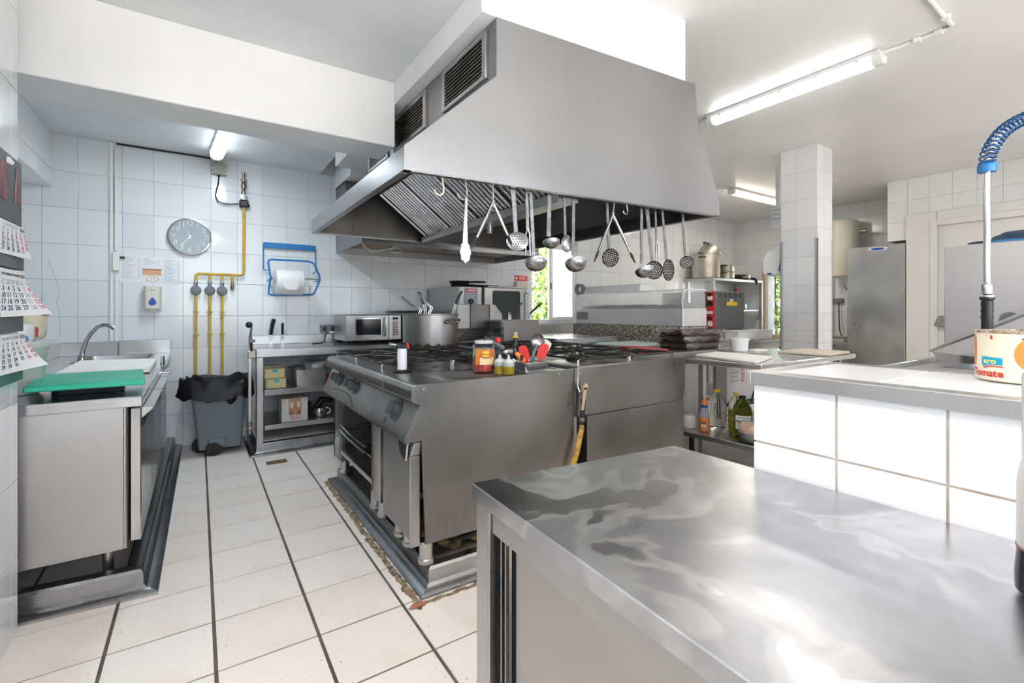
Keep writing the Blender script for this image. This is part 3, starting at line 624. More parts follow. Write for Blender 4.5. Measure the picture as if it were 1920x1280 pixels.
# soap dispenser
so = thing('soap_dispenser', 'cream soap dispenser with a blue drop window', 'dispenser', (-.325, YW, 1.21))
m = MB(); m.prism(rrect(-.385, -.265, YW-.09, YW+.02, .028), 'z', 1.215, 1.415, .006); m.build('housing', 'cream plastic', so)
m = MB(); P = []
for k in range(24):
    a = 2*PI*k/24; r_ = .027*(1 if math.sin(a) < 0 else 1); y_ = math.sin(a); P.append((math.cos(a)*r_*(1-.55*max(0, y_)), y_*r_*(1.0 if y_ < 0 else 1.55)))
m.prism([(-.325+p[0], 1.275+p[1]) for p in P], 'y', YW-.0935, YW-.088); m.build('window', 'deep blue', so)
MB().box(-.345, -.305, YW-.07, YW-.03, 1.195, 1.216, .005).build('nozzle', 'white plastic', so)
tm = text_mb('soap', .012); tm.v = []; tm.f = []
MB().box(-.34, -.333, YW-.0915, YW-.089, 1.375, 1.383).box(-.330, -.308, YW-.0915, YW-.089, 1.377, 1.381).build('mark', 'grey plastic', so)
# trunking, switch box
cd = thing('cable_trunking', 'white vertical cable trunking from ceiling to worktop in the alcove', 'trunking', (-.58, YW, .95))
MB().box(-.612, -.590, YW-.018, YW, .95, 2.595, .003).build('trunk', 'white plastic', cd); MB().box(-.580, -.560, YW-.022, YW, 1.70, 2.55, .003).box(-.578, -.560, YW-.012, YW, .95, 1.50, .002).build('trunk', 'white plastic', cd)
MB().tube([(-.590,YW-.008,2.33),(-.585,YW-.012,2.30),(-.585,YW-.012,2.02),(-.580,YW-.008,1.99)], .004, 6).build('loose_cable', 'wire', cd)
sw = thing('switch_box', 'white switch box at the end of the cable trunking', 'switch', (-.565, YW, 1.60))
MB().box(-.592, -.548, YW-.045, YW, 1.535, 1.69, .006).build('box', 'white plastic', sw); MB().box(-.546, -.515, YW-.022, YW-.004, 1.640, 1.656, .002).build('tab', 'black plastic', sw)
# junction box and its cable
jb = thing('junction_box', 'yellowed junction box under the alcove ceiling', 'junction box', (.155, YW, 2.43))
MB().box(.095, .215, YW-.05, YW, 2.445, 2.555, .008).build('box', pm('yellowed plastic', (.50,.49,.37), .45), jb)
for x in (.104, .206):
    for z in (2.456, 2.5, 2.544): MB().cyl((x,YW-.056,z), (x,YW-.05,z), .008, 8).build('screw', 'cream plastic', jb)
MB().cyl((.135,YW-.025,2.555), (.135,YW-.025,2.585), .012, 10).cyl((.155,YW-.025,2.43), (.155,YW-.025,2.446), .01, 10).build('gland', 'black plastic', jb)
solo('cable', MB().tube([(.155,YW-.025,2.43),(.150,YW-.03,2.36),(.135,YW-.03,2.30),(.128,YW-.03,2.25),(.150,YW-.03,2.20),(.20,YW-.03,2.185),(.26,YW-.03,2.19),(.31,YW-.03,2.20)], .006, 8), 'black plastic', 'thin black cable curving from the junction box to the gas valve', 'cable', base=(.155,YW,2.43))
solo('cable', MB().tube([(-.57,YW-.01,2.592),(-.3,YW-.012,2.59),(0,YW-.012,2.592),(.10,YW-.012,2.588),(.135,YW-.02,2.58)], .007, 8), 'black plastic', 'black cable along the top of the alcove tiles', 'cable', base=(-.57,YW,2.59))
# gas line
gp = thing('gas_line', 'yellow gas pipe with three drops to the floor and regulators', 'pipe', (.30, YW, .3))
varied('yellow paint', (.68,.44,.04), (.50,.33,.06), 14, .45, lo=.5, hi=.75)
yp = YW-.035
varied('brass', (.30,.27,.22), (.46,.40,.30), 30, .4, 1)
MB().tube([(.352,yp,2.17),(.352,yp,1.58),(.348,yp,1.548),(.33,yp,1.535),(.0,yp,1.535),(-.012,yp,1.53),(-.02,yp,1.51),(-.02,yp,1.46)], .0125, 10).build('main_pipe', 'yellow paint', gp)
drops = (-.02, .085, .180)
for x in drops[1:]+(.262,): MB().tube([(x,yp,1.535),(x,yp,1.47)], .011, 10).build('branch', 'yellow paint', gp)
for x in drops:
    MB().tube([(x,yp,1.37),(x,yp,.30)], .0115, 10).build('drop_pipe', 'yellow paint', gp)
    for z in (1.19, .99):
        MB().lathe([(.022,-.006),(.022,.006),(.012,.008)], (x,yp,z), 12).build('clamp', 'yellow paint', gp)
    MB().lathe([(.0,-.06),(.010,-.06),(.012,-.03),(.018,-.026),(.018,-.012),(.014,0),(.018,.012),(.018,.026),(.012,.03),(.010,.05),(0,.05)], (x,yp,1.44), 12).build('valve', 'chrome', gp)
    rg = MB().lathe([(0,-.022),(.034,-.02),(.042,-.01),(.042,.006),(.030,.014),(0,.016)], (x,yp-.01,1.385), 24, 'y').build('regulator', 'grey plastic', gp)
    MB().lathe([(0,-.024),(.012,-.024),(.013,-.018)], (x,yp-.012,1.385), 12, 'y').build('regulator_cap', 'worn grey', rg)
MB().lathe([(.0,-.05),(.010,-.045),(.016,-.03),(.012,0),(.016,.01),(.010,.03),(0,.03)], (.262,yp,1.44), 12).cyl((.235,yp,1.435), (.29,yp,1.435), .006, 8).build('stop_valve', 'brass', gp)
MB().box(.315, .390, yp-.035, yp+.02, 2.17, 2.235, .01).cyl((.385,yp,2.19), (.402,yp,2.19), .013, 10).build('solenoid', 'black plastic', gp)
MB().lathe([(0,-.03),(.028,-.028),(.032,-.01),(.030,.012),(0,.014)], (.352,yp-.015,2.26), 20, 'y').build('gauge', 'silver rim', gp)
MB().lathe([(.013,-.09),(.018,-.085),(.018,-.06),(.010,-.05),(.022,-.03),(.024,0),(.016,.02),(.022,.03),(.022,.05),(.012,.06),(.012,.085),(.016,.09),(.016,.115),(.0,.12)], (.352,yp,2.38), 14).build('filter_body', 'brass', gp)
MB().cyl((.325,yp,2.43), (.38,yp,2.43), .007, 8).build('lever', 'chrome', gp)
# paper roll holder and roll
ph = thing('paper_roll_holder', 'blue wire wall holder with a cutter bar for paper roll', 'holder', (.79, YW, 1.42))
yh = YW-.02
MB().box(.517, .985, yh-.012, yh+.004, 1.808, 1.862, .003).build('cutter_bar', 'blue', ph)
MB().tube([(.518,yh,1.855),(.517,yh,1.60),(.535,yh-.01,1.595),(.565,yh-.02,1.59)], .005, 8).tube([(.984,yh,1.82),(.992,yh,1.60),(.975,yh-.01,1.585),(.955,yh-.02,1.58)], .005, 8).build('side_rod', 'blue', ph)
yf = YW-.15
loop = [(.545,yf,1.625),(.55,yf,1.655),(.575,yf,1.665),(.90,yf,1.665),(.945,yf,1.645),(.965,yf,1.60),(1.0,yf,1.50),(.998,yf,1.44),(.97,yf,1.36),(.95,yf,1.30),(.92,yf,1.285),(.57,yf,1.275),(.548,yf,1.29),(.55,yf,1.35),(.565,yf,1.46)]
loop = [(x, yf, 1.352+(z-1.275)*.86) for x, y, z in loop]
MB().tube(loop, .0095, 10, True).build('roll_frame', 'blue', ph)
MB().tube([(.563,yf,1.50),(.56,YW,1.50)], .007, 8).tube([(.997,yf,1.50),(.99,YW,1.50)], .007, 8).build('wall_arm', 'blue', ph)
MB().tube([(.563,yf+.002,1.515),(.64,yf+.002,1.515)], .005, 8).tube([(.82,yf+.002,1.515),(.995,yf+.002,1.515)], .005, 8).build('spindle', 'wire', ph)
for x in (.566, .997): MB().ball((x,yf-.005,1.51), .014, .014, .02, 10, 8).build('knuckle', 'blue', ph)
rl = thing('paper_roll', 'large white paper towel roll hanging in the blue holder', 'paper roll', (.725, yf, 1.385))
pm('tissue', (.88,.88,.88), .9)
MB().lathe([(.022,-.118),(.118,-.118),(.12,-.115),(.12,.115),(.118,.118),(.022,.118),(.022,-.118)], (.725,yf+.005,1.475), 40, 'x').build('roll', 'tissue', rl)
MB().add([(.66,yf-.117,1.50),(.79,yf-.117,1.50),(.79,yf-.122,1.43),(.77,yf-.124,1.40),(.69,yf-.124,1.40),(.66,yf-.122,1.435)], [(0,1,2,3,4,5)]).build('loose_end', 'tissue', rl, 0)
MB().lathe([(.019,-.12),(.022,-.12),(.022,.12),(.019,.12)], (.725,yf+.005,1.475), 20, 'x').build('core', pm('card', (.45,.33,.2), .8), rl)
# bin with a black bag
bi = thing('waste_bin', 'grey wheeled waste bin with a black bag against the tiles', 'bin', (.13, 4.78, 0))
pm('bin grey', (.20,.235,.27), .5)
def taper(m, x0, x1, y0, y1, z0, a0, a1, b0, b1, z1, r=.03):
    A = rrect(x0, x1, y0, y1, r); B_ = rrect(a0, a1, b0, b1, r); n = len(A)
    m.add([(p[0], p[1], z0) for p in A]+[(p[0], p[1], z1) for p in B_], [(i, (i+1)%n, n+(i+1)%n, n+i) for i in range(n)]+[tuple(range(n))[::-1]]); return m
taper(MB(), -.0, .31, 4.63, 4.97, .055, -.055, .335, 4.59, 5.01, .565).build('body', 'bin grey', bi)
MB().box(.06, .20, 4.612, 4.64, .06, .15, .02).build('wheel_cover', 'bin grey', bi)
for (x, y) in ((.075, 4.66), (-.02, 4.83)):
    wh = MB().cyl((x-.02,y-.0,.06), (x+.03,y-.0,.06), .06, 24); wh.v = wh.v
    w_ = MB().lathe([(0,-.022),(.045,-.022),(.06,-.012),(.06,.012),(.045,.022),(0,.022)], (x+.03, y-.03, .060), 24, 'y'); w_.build('wheel', 'rubber', bi)
    MB().lathe([(0,-.026),(.014,-.026),(.014,-.02)], (x+.03,y-.03,.06), 12, 'y').build('hub', 'dark', bi)
bg_ = thing('bin_bag', 'shiny black bin bag folded over the grey bin rim', 'bag', (.14, 4.8, .5))
m = MB(); N = 64; rnd = random.Random(4); ph_ = [rnd.uniform(0, 6) for _ in range(8)]
def bagpt(a, lev):
    cxb, cyb = .145, 4.80; ca_, sa_ = math.cos(a), math.sin(a); ex = lambda t: math.copysign(abs(t)**.55, t)
    w = sum(math.sin((k+2)*a*1.7+ph_[k]+lev*1.3) for k in range(6))/6
    R_ = [(.12,.18,.35),(.185,.205,.45),(.215,.235,.60),(.235,.255,.628),(.245,.265,.60),(.255,.275,.53),(.262,.282,.475)][lev]
    x = cxb+ex(ca_)*(R_[0]+.022*w*(lev > 0)); y = cyb+ex(sa_)*(R_[1]+.02*w*(lev > 0)); z = R_[2]+.030*w*(1 if lev in (2,3,4) else 1.3 if lev > 4 else .3)
    if x < .0 and y < 4.8 and lev >= 3: x -= .035; z += .02
    return (x, min(y, YB-.012), z)
vs = [bagpt(2*PI*i/N, L) for L in range(7) for i in range(N)]
m.add(vs, [(L*N+i, L*N+(i+1)%N, (L+1)*N+(i+1)%N, (L+1)*N+i) for L in range(6) for i in range(N)]+[tuple(range(N))[::-1]])
m.build('bag', varied('bag black', (.006,.006,.007), (.010,.010,.011), 8, .38, bmp=1.0, bscale=14, Specular_IOR_Level=.3), bg_, 50)
# ------------------------------------------------------------------ cooking island: two ranges back to back under the hood
ZS = .885
pm('knob grey', (.055,.065,.078), .45); varied('cast iron', (.012,.012,.012), (.03,.026,.022), 20, .5); varied('burnt', (.015,.010,.008), (.09,.05,.03), 18, .8, bmp=.8, bscale=40)
varied('rust iron', (.10,.045,.02), (.28,.17,.10), 22, .8)
rg = thing('gas_range', 'stainless gas range with sloped control panel facing the aisle', 'range', (1.2, 2.7, 0))
prof = [(.771,.884),(.760,.878),(.750,.860),(.749,.824),(.756,.812),(.789,.798),(.792,.79),(.95,.79),(.95,.884)]
top_prof = prof
MB().prism(prof, 'y', 2.268, 3.475, .002).build('front_nose', 'steel range', rg)
MB().prism(prof, 'y', 1.903, 2.262, .002).build('front_nose', 'steel range', rg)
pan = [(.789,.795),(.722,.646),(.722,.640),(.80,.640),(.80,.795)]
MB().prism(pan, 'y', 1.903, 3.475, .002).build('control_panel', 'steel range', rg)
arc = [(.7345,2.70+.20*math.cos(R(a)),.61+.0) for a in range(0, 1)]
sl = Vector((.722-.789, 0, .646-.795)).normalized(); nrm = Vector((sl.z, 0, -sl.x)); nrm = nrm if nrm.x < 0 else -nrm
def on_panel(y, t): return Vector((.789, y, .795))+sl*t      # t metres down the sloped panel
def knob(y, t, r=.024):
    p = on_panel(y, t); k = MB().cyl(p, p+nrm*.006, r*1.55, 24).build('dial_plate', 'knob grey', rg)
    kb = MB().cyl(p+nrm*.006, p+nrm*.028, r, 20, r*.9).build('knob', 'knob grey', rg)
    u = Vector((0,1,0)).cross(nrm).normalized(); g = MB(); c = p+nrm*.036
    f = frame(c, (0,1,0), u); g.box(-.009, .009, -r*.95, r*.95, -.016, .016, .004); g.xform(f); g.build('grip', 'knob grey', kb)
for y, t in ((3.235,.040),(3.165,.043),(2.905,.040),(2.80,.045),(2.11,.055)): knob(y, t, .026 if y > 2.2 else .034)
for y, t in ((3.29,.12),(2.46,.125),(2.20,.125)):
    p = on_panel(y, t); q = MB(); q.box(-.018, .018, -.014, .014, 0, .002); q.xform(frame(p, (0,1,0), Vector((0,1,0)).cross(nrm))); q.build('badge', 'chrome', rg)
    q = MB(); q.box(-.013, .004, -.009, .009, .002, .003); q.xform(frame(p, (0,1,0), Vector((0,1,0)).cross(nrm))); q.build('badge_sign', 'dark', rg)
line = MB().tube([on_panel(3.24-.0, .118)+nrm*.001, on_panel(3.1, .105)+nrm*.001, on_panel(2.95, .100)+nrm*.001, on_panel(2.82, .112)+nrm*.001, on_panel(2.72, .15)+nrm*.001], .0025, 6); line.build('panel_line', 'dark', rg)
# hob plates and body
MB().box(.93, 1.70, 2.268, 3.475, .865, .8845, .002).build('hob_plate', steel('hob steel', (.16,.15,.145), (.34,.33,.32), .18, .4, 'x', blotch=6), rg)
MB().box(.93, 1.66, 1.93, 2.262, .80, .8845, .002).build('grill_plate', 'steel', rg)
body = MB().box(.80, .82, 3.30, 3.475, .18, .64).box(.80, 1.70, 3.455, 3.475, .18, .79).box(1.66, 1.70, 1.92, 3.455, .18, .79).box(.82, 1.66, 2.30, 3.45, .225, .255).box(.80, .83, 2.52, 2.60, .18, .64)
body.build('body', 'steel dull', rg)
MB().box(.80, .825, 2.60, 3.30, .235, .262, .002).build('bay_sill', 'steel', rg)
MB().box(.797, .83, 2.575, 2.60, .215, .64, .002).build('bay_post', 'rust iron', rg)
MB().box(.80, .83, 3.285, 3.32, .18, .64, .002).build('bay_post', 'steel', rg)
MB().box(.80, .83, 2.46, 2.52, .18, .64, .002).build('bay_post', 'steel', rg)
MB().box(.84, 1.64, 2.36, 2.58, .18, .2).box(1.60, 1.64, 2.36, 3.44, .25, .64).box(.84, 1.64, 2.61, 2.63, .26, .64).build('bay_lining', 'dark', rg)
for z in (.45, .42, .41): pass
rk = MB()
for z, x0 in ((.435, .79), (.405, .785)):
    rk.tube([(x0,3.26,z),(x0-.01,3.0,z),(x0,2.68,z-.01)], .006, 8); rk.tube([(x0+.01,3.26,z-.012),(1.3,3.26,z-.012)], .005, 6); rk.tube([(x0+.01,2.70,z-.012),(1.3,2.70,z-.012)], .005, 6)
rk.build('oven_rack', 'chrome', rg)
sr = MB()
for k in range(8): sr.tube([(.90+.05*k,3.20,.285),(.90+.05*k,2.70,.285)], .004, 6)
sr.tube([(.88,3.2,.285),(1.28,3.2,.285)], .004, 6).tube([(.88,2.7,.285),(1.28,2.7,.285)], .004, 6); sr.build('shelf_rack', 'wire', rg)
# door of the near module
dd = MB(); dd.prism([(1.93,.185),(2.345,.185),(2.345,.60),(2.30,.595),(2.18,.55),(2.05,.635),(1.93,.635)], 'x', .775, .803); dd = MB()
dd.box(.777, .80, 1.962, 2.345, .182, .632, .004)
door = dd.build('door', 'steel range', rg)
MB().hexa([(.752,1.915,.182),(.800,1.915,.182),(.800,1.958,.182),(.765,1.958,.182),(.752,1.915,.575),(.800,1.915,.575),(.800,1.958,.575),(.765,1.958,.575)], .004).build('edge_grip', 'steel', door)
MB().hexa([(.752,1.915,.577),(.800,1.915,.577),(.800,1.958,.577),(.765,1.958,.577),(.770,1.905,.638),(.800,1.905,.638),(.800,1.958,.638),(.780,1.958,.638)], .004).build('edge_grip', 'steel', door)
hp = MB()
for k in range(9):
    a = R(180+180*k/8); hp.v.append((.7745, 2.04+.085*math.cos(a), .628+.10*math.sin(a)))
hp.f.append(tuple(range(9))); hp.build('handle_recess', 'dark', door, 0)
MB().tube([(.772,1.962,.62),(.770,1.985,.61),(.770,1.995,.565),(.772,2.01,.535)], .006, 8).build('recess_edge', 'chrome', door)
# side panel towards the camera: left and right sheets
sp = MB(); side = [(.771,.886),(.760,.880),(.749,.862),(.748,.822),(.757,.810),(.790,.797),(.722,.642),(.798,.646),(.812,.195),(1.652,.195),(1.652,.895),(1.30,.889)]
sp.prism(side, 'y', 1.888, 1.903, .0015); sp.build('side_panel', 'steel range', rg)
for x, z in ((.805,.865),(1.185,.872),(1.55,.876),(1.69,.868)):
    MB().lathe([(0,-.003),(.006,-.002),(.007,0)], (x,1.888,z), 10, 'y').build('screw', 'steel dull', rg)
for (x, y) in ((.835,1.935),(.835,2.12),(.835,2.24),(.835,2.50),(.835,2.63),(.835,3.32),(1.6,1.96),(1.6,3.4)):
    MB().lathe([(0,.098),(.036,.098),(.037,.115),(.031,.12),(.031,.195),(0,.195)], (x,y,0), 20).build('foot', 'steel upright', rg)
# grill pan in the near module
gpn = basin(MB(), 1.02, 1.30, 1.975, 2.215, ZS, ZS-.02, .03, .02); gpn.build('grill_pan', 'steel', rg)
gr = MB()
for i in range(6):
    for j in range(5): gr.box(1.04+.043*i, 1.068+.043*i, 1.995+.044*j, 2.006+.044*j, ZS-.0195, ZS-.016)
gr.build('drain_slots', 'dark', rg)['kind'] = 'stuff'
basin(MB(), 1.35, 1.62, 1.975, 2.215, ZS, ZS-.03, .03, .02).build('drip_pan', 'steel', rg)
# pan supports
def grate(rt, x0, x1, y0, y1, z, mat='cast iron', n=2, wire_mat='wire'):
    g = MB(); r_ = .006; zt = z+.038
    for (xa, ya, xb, yb) in ((x0,y0,x1,y0),(x0,y1,x1,y1),(x0,y0,x0,y1),(x1,y0,x1,y1)):
        g.tube([(xa,ya,zt),(xb,yb,zt)], r_, 8)
    gb = g.build('grate_frame', mat, rt)
    for x in (x0, x1):
        for y in (y0, y1): MB().tube([(x+(.03 if x == x0 else -.03),y,zt),(x+(.008 if x == x0 else -.008),y,zt),(x,y,zt-.01),(x,y,z)], .0058, 8).build('grate_leg', wire_mat, gb)
    cx_, cy_ = (x0+x1)/2, (y0+y1)/2; rad = min(x1-x0, y1-y0)/2
    for k in range(8):
        a = 2*PI*k/8+PI/8; tx, ty = math.cos(a), math.sin(a); s_ = min((x1-x0)/2/abs(tx), (y1-y0)/2/abs(ty))
        MB().tube([(cx_+tx*s_,cy_+ty*s_,zt),(cx_+tx*rad*.6,cy_+ty*rad*.6,zt+.006),(cx_+tx*rad*.28,cy_+ty*rad*.28,zt+.006)], .0055, 6).build('grate_finger', mat, gb)
    b_ = MB().lathe([(0,.0),(.06,.0),(.062,.012),(.05,.018),(.05,.026),(.042,.032),(0,.034)], (cx_,cy_,z), 20).build('burner', 'burnt', rt)
for (x0, x1) in ((.80,1.20),(1.215,1.64)):
    for (y0, y1) in ((2.43,2.90),(2.915,3.38)): grate(rg, x0, x1, y0, y1, ZS)
# second range, facing away
r2 = thing('gas_range', 'gas range with open burners at the back half of the island', 'range', (2.15, 2.7, 0))
ZR = .897
MB().box(1.705, 2.58, 1.905, 3.475, .60, ZR-.002, .003).build('body', 'steel dull', r2)
MB().box(1.72, 2.56, 1.93, 3.45, ZR-.012, ZR, .002).build('hob_plate', 'hob steel', r2)
MB().prism([(1.656,.640),(2.562,.636),(2.59,.70),(2.585,.85),(2.60,.90),(2.597,.910),(2.30,.905),(1.656,.895)], 'y', 1.888, 1.903, .0015).build('side_panel', 'steel range', r2)
MB().box(1.748, 2.575, 1.890, 1.904, .19, .633, .0015).build('lower_panel', 'steel range', r2)
MB().box(1.76, 2.56, 1.91, 3.46, .19, .60).build('cabinet', 'steel dull', r2)
MB().box(1.66, 1.748, 2.02, 2.03, .19, .64).build('gap_back', 'dark', r2)
MB().box(2.5755, 2.585, 1.91, 3.45, .22, .72, .003).build('oven_door', 'steel', r2)
for x, y in ((1.80,1.94),(2.52,1.94),(2.52,3.4)): MB().cyl((x,y,.1), (x,y,.20), .03, 16).build('foot', 'steel', r2)
for (x0, x1) in ((1.735,2.13),(2.145,2.545)):
    for (y0, y1) in ((1.95,2.42),(2.44,2.92),(2.94,3.42)): grate(r2, x0, x1, y0, y1, ZR, 'cast iron')
# gas hose with lever valve at the seam
gh = thing('gas_hose', 'yellow flexible gas hose with brass lever valve on the island side', 'hose', (1.66, 1.86, .4))
MB().tube([(1.665,1.868,.905),(1.664,1.872,.86),(1.660,1.868,.80),(1.668,1.862,.775),(1.69,1.86,.78),(1.70,1.862,.815)], .005, 8).build('hook', 'wire', gh)
MB().lathe([(0,-.05),(.014,-.05),(.016,-.02),(.022,-.012),(.022,.02),(.012,.03),(0,.03)], (1.695,1.86,.79), 14).build('valve', 'brass', gh)
MB().box(1.672, 1.700, 1.832, 1.838, .79, .815).hexa([(1.655,1.832,.685),(1.672,1.832,.685),(1.672,1.838,.685),(1.655,1.838,.685),(1.676,1.832,.80),(1.694,1.832,.80),(1.694,1.838,.80),(1.676,1.838,.80)]).build('lever', pm('worn lever', (.55,.40,.25), .5), gh)
MB().tube([(1.692,1.86,.745),(1.690,1.86,.69),(1.682,1.86,.63),(1.680,1.86,.595)], [.013,.013,.013,.012], 12).build('black_section', 'rubber', gh)
for z, x in ((.745,1.692),(.63,1.682),(.585,1.68)): MB().lathe([(.015,-.009),(.016,0),(.015,.009)], (x,1.86,z), 14).build('clamp', 'brass', gh)
MB().tube([(1.680,1.86,.60),(1.676,1.858,.57),(1.664,1.855,.545),(1.638,1.85,.47),(1.61,1.85,.40),(1.59,1.86,.33),(1.58,1.88,.25)], [.013,.014,.015,.0155,.015,.013,.012], 12).build('yellow_section', varied('hose yellow', (.62,.36,.05), (.30,.15,.06), 24, .5, lo=.45, hi=.7), gh)
# grime below the range
gm = MB()
rnd = random.Random(2)
for k in range(90):
    x = rnd.uniform(.90, 1.5); y = rnd.uniform(1.95, 2.3); gm.ball((x, y, .115+rnd.uniform(0, .03)), .03, .03, .02, 7, 5)
g_ = solo('grease_lumps', gm, varied('grease', (.05,.03,.02), (.34,.20,.07), 25, .6, bmp=.8, bscale=50), 'brown greasy dirt under the near corner of the gas range', 'dirt', base=(1.2,2.1,.1)); g_['kind'] = 'stuff'
solo('under_plate', MB().box(.88, 2.55, 1.93, 3.42, .02, .1), 'dark grout', 'dark masonry plinth below the cooking island', 'plinth', base=(1.7,2.7,.02))
solo('pipe', MB().tube([(.92,1.98,.13),(1.05,1.96,.14),(1.15,1.95,.17),(1.22,1.96,.21)], .012, 8), 'rubber', 'black hose under the near corner of the gas range', 'hose', base=(.92,1.98,.12))
# ---- things on the range
pt = thing('stock_pot', 'wide steel stock pot with scorched base and three basket handles', 'pot', (1.46, 3.30, .93))
varied('pot steel', (.28,.27,.255), (.42,.41,.395), 7, .32, 1, stretch=(1,1,.3)); MB().lathe([(0,.004),(.195,.004),(.205,.015),(.208,.24),(.213,.244),(.213,.25),(.203,.25),(.2,.24),(.196,.02),(0,.015)], (1.46,3.30,.93), 48).build('body', 'pot steel', pt)
sc = MB()
for k in range(70):
    a = 2*PI*k/70; h_ = .012+.022*abs(math.sin(k*2.3)*math.sin(k*.7)); sc.box(-.011, .011, -.002, .002, -.004, h_); n0 = len(sc.v)-8
    sc.xform(Matrix.Translation((1.46+.2075*math.cos(a), 3.30+.2075*math.sin(a), .935)) @ Matrix.Rotation(a+PI/2, 4, 'Z'), n0)
sc.build('scorch_ring', 'burnt', pt)
hd = R(-68); hx, hy_ = math.cos(hd), math.sin(hd)
def ph2(s, o, z): return (1.46+hx*(.21+o)-hy_*s, 3.30+hy_*(.21+o)+hx*s, z)
MB().tube([ph2(-.06,0,1.125),ph2(-.055,.03,1.128),ph2(-.03,.05,1.14),ph2(.03,.05,1.14),ph2(.055,.03,1.128),ph2(.06,0,1.125)], .007, 8).tube([ph2(-.06,.005,1.115),ph2(.06,.005,1.115)], .006, 8).build('handle', 'wire', pt)
for s in (-.055, .055): MB().ball(ph2(s,.006,1.12), .014).build('handle_boss', 'pot steel', pt)
MB().lathe([(0,.235),(.198,.235)], (1.46,3.30,.93), 32).build('water', pm('broth', (.25,.23,.2), .05), pt)
def basket_handle(name, label, pts, grip, mat='wire'):
    t_ = thing(name, label, 'basket handle', pts[0], 'pasta basket handles in the stock pot')
    a, b = pts[0], pts[-1]; w = Vector((.02, .012, 0))
    MB().tube([Vector(p)+w*.5 for p in pts], .0035, 6).tube([Vector(p)-w*.5 for p in pts], .0035, 6).build('wire', mat, t_)
    if grip: MB().tube(grip, [.009,.011,.011,.009], 8).build('grip', 'black plastic', t_)
    else: MB().tube([Vector(b)+w*.5, Vector(b)+(Vector(b)-Vector(pts[-2])).normalized()*.012, Vector(b)-w*.5], .0035, 6).build('loop', mat, t_)
basket_handle('basket_handle', 'wire basket handle leaning left out of the stock pot', [(1.34,3.25,1.16),(1.36,3.24,1.215),(1.30,3.27,1.24),(1.24,3.30,1.30)], None)
basket_handle('basket_handle', 'taller wire basket handle in the middle of the stock pot', [(1.40,3.22,1.16),(1.43,3.21,1.225),(1.385,3.23,1.27),(1.34,3.25,1.33)], None)
basket_handle('basket_handle', 'basket handle with black grip at the back of the stock pot', [(1.45,3.38,1.16),(1.45,3.38,1.22),(1.44,3.38,1.255)], [(1.44,3.38,1.25),(1.43,3.385,1.28),(1.415,3.39,1.32),(1.405,3.39,1.345)])
basket_handle('basket_handle', 'basket handle with black grip rising right of the stock pot', [(1.62,3.26,1.17),(1.635,3.25,1.22),(1.645,3.245,1.26)], [(1.643,3.245,1.25),(1.655,3.24,1.29),(1.675,3.235,1.33),(1.69,3.23,1.355)])
bt = thing('blowtorch', 'white kitchen blowtorch with black head on the range', 'blowtorch', (.878, 2.344, ZS))
MB().lathe([(0,.0),(.050,.0),(.052,.006),(.042,.012),(.022,.014),(0,.014)], (.878,2.344,ZS), 24).build('base', 'black plastic', bt)
MB().lathe([(0,.012),(.024,.012),(.0245,.018),(.0245,.115),(.022,.121),(0,.121)], (.878,2.344,ZS), 24).build('canister', pm('torch white', (.72,.74,.77), .35), bt)
MB().box(.865, .902, 2.330, 2.358, ZS+.120, ZS+.150, .007).hexa([(.842,2.334,ZS+.128),(.87,2.334,ZS+.122),(.87,2.354,ZS+.122),(.842,2.354,ZS+.128),(.842,2.334,ZS+.150),(.87,2.334,ZS+.152),(.87,2.354,ZS+.152),(.842,2.354,ZS+.150)], .004).build('head', 'black plastic', bt)
MB().cyl((.812,2.344,ZS+.146), (.848,2.344,ZS+.140), .0095, 12).build('nozzle', 'steel', bt)
MB().box(.899, .912, 2.328, 2.360, ZS+.118, ZS+.148, .005).build('trigger', 'red', bt)
sj = thing('spice_jar', 'clear plastic jar of red chillies with an orange label', 'jar', (1.225, 2.10, ZS))
jl = [(0,.004),(.052,.004),(.060,.01),(.062,.03),(.059,.04),(.059,.12),(.061,.132),(.052,.146),(.045,.150),(.045,.165)]
MB().lathe(jl+[(.043,.165),(.043,.149),(.050,.143),(.057,.13),(.057,.04),(.058,.02),(.05,.008),(0,.008)], (1.225,2.10,ZS), 32).build('glass', glass('clear plastic', (.96,.97,.98), .03, 1.25), sj)
varied('chilli', (.40,.025,.02), (.65,.09,.05), 55, .6, bmp=1, bscale=90); MB().lathe([(0,.010),(.050,.010),(.0555,.03),(.0555,.075),(.04,.085),(0,.08)], (1.225,2.10,ZS), 24).build('chillies', 'chilli', sj)
MB().lathe([(.0452,.150),(.0475,.150),(.0475,.165),(.0452,.165)], (1.225,2.10,ZS), 32).build('neck_ring', 'milky plastic', sj)
a0 = R(-100); varied('jar label', (.62,.10,.03), (.80,.36,.05), 14, .4); MB().lathe([(.0598,.042),(.0598,.122)], (1.225,2.10,ZS), 16, a0=R(-165), a1=R(-62)).build('label', 'jar label', sj, 40)
MB().lathe([(.0602,.045),(.0602,.080)], (1.225,2.10,ZS), 12, a0=R(-140), a1=R(-64)).build('label_panel', pm('label cream', (.80,.66,.36), .5), sj, 40)
def on_cyl(c, r, ang, z, txt, s, mat, par, name='lettering', sq=1.0):
    """letters wrapped round an upright cylinder"""
    tm = text_mb(txt, s, bold=.0006*s/.02)
    tm.v = [(c[0]+r*math.cos(ang+v[0]*sq/r), c[1]+r*math.sin(ang+v[0]*sq/r), c[2]+z+v[1]) for v in tm.v]
    return tm.build(name, mat, par, 0, clean=False)
MB().lathe([(.0606,.085),(.0606,.112)], (1.225,2.10,ZS), 10, a0=R(-128), a1=R(-95)).build('label_badge', 'yellow', sj, 40)
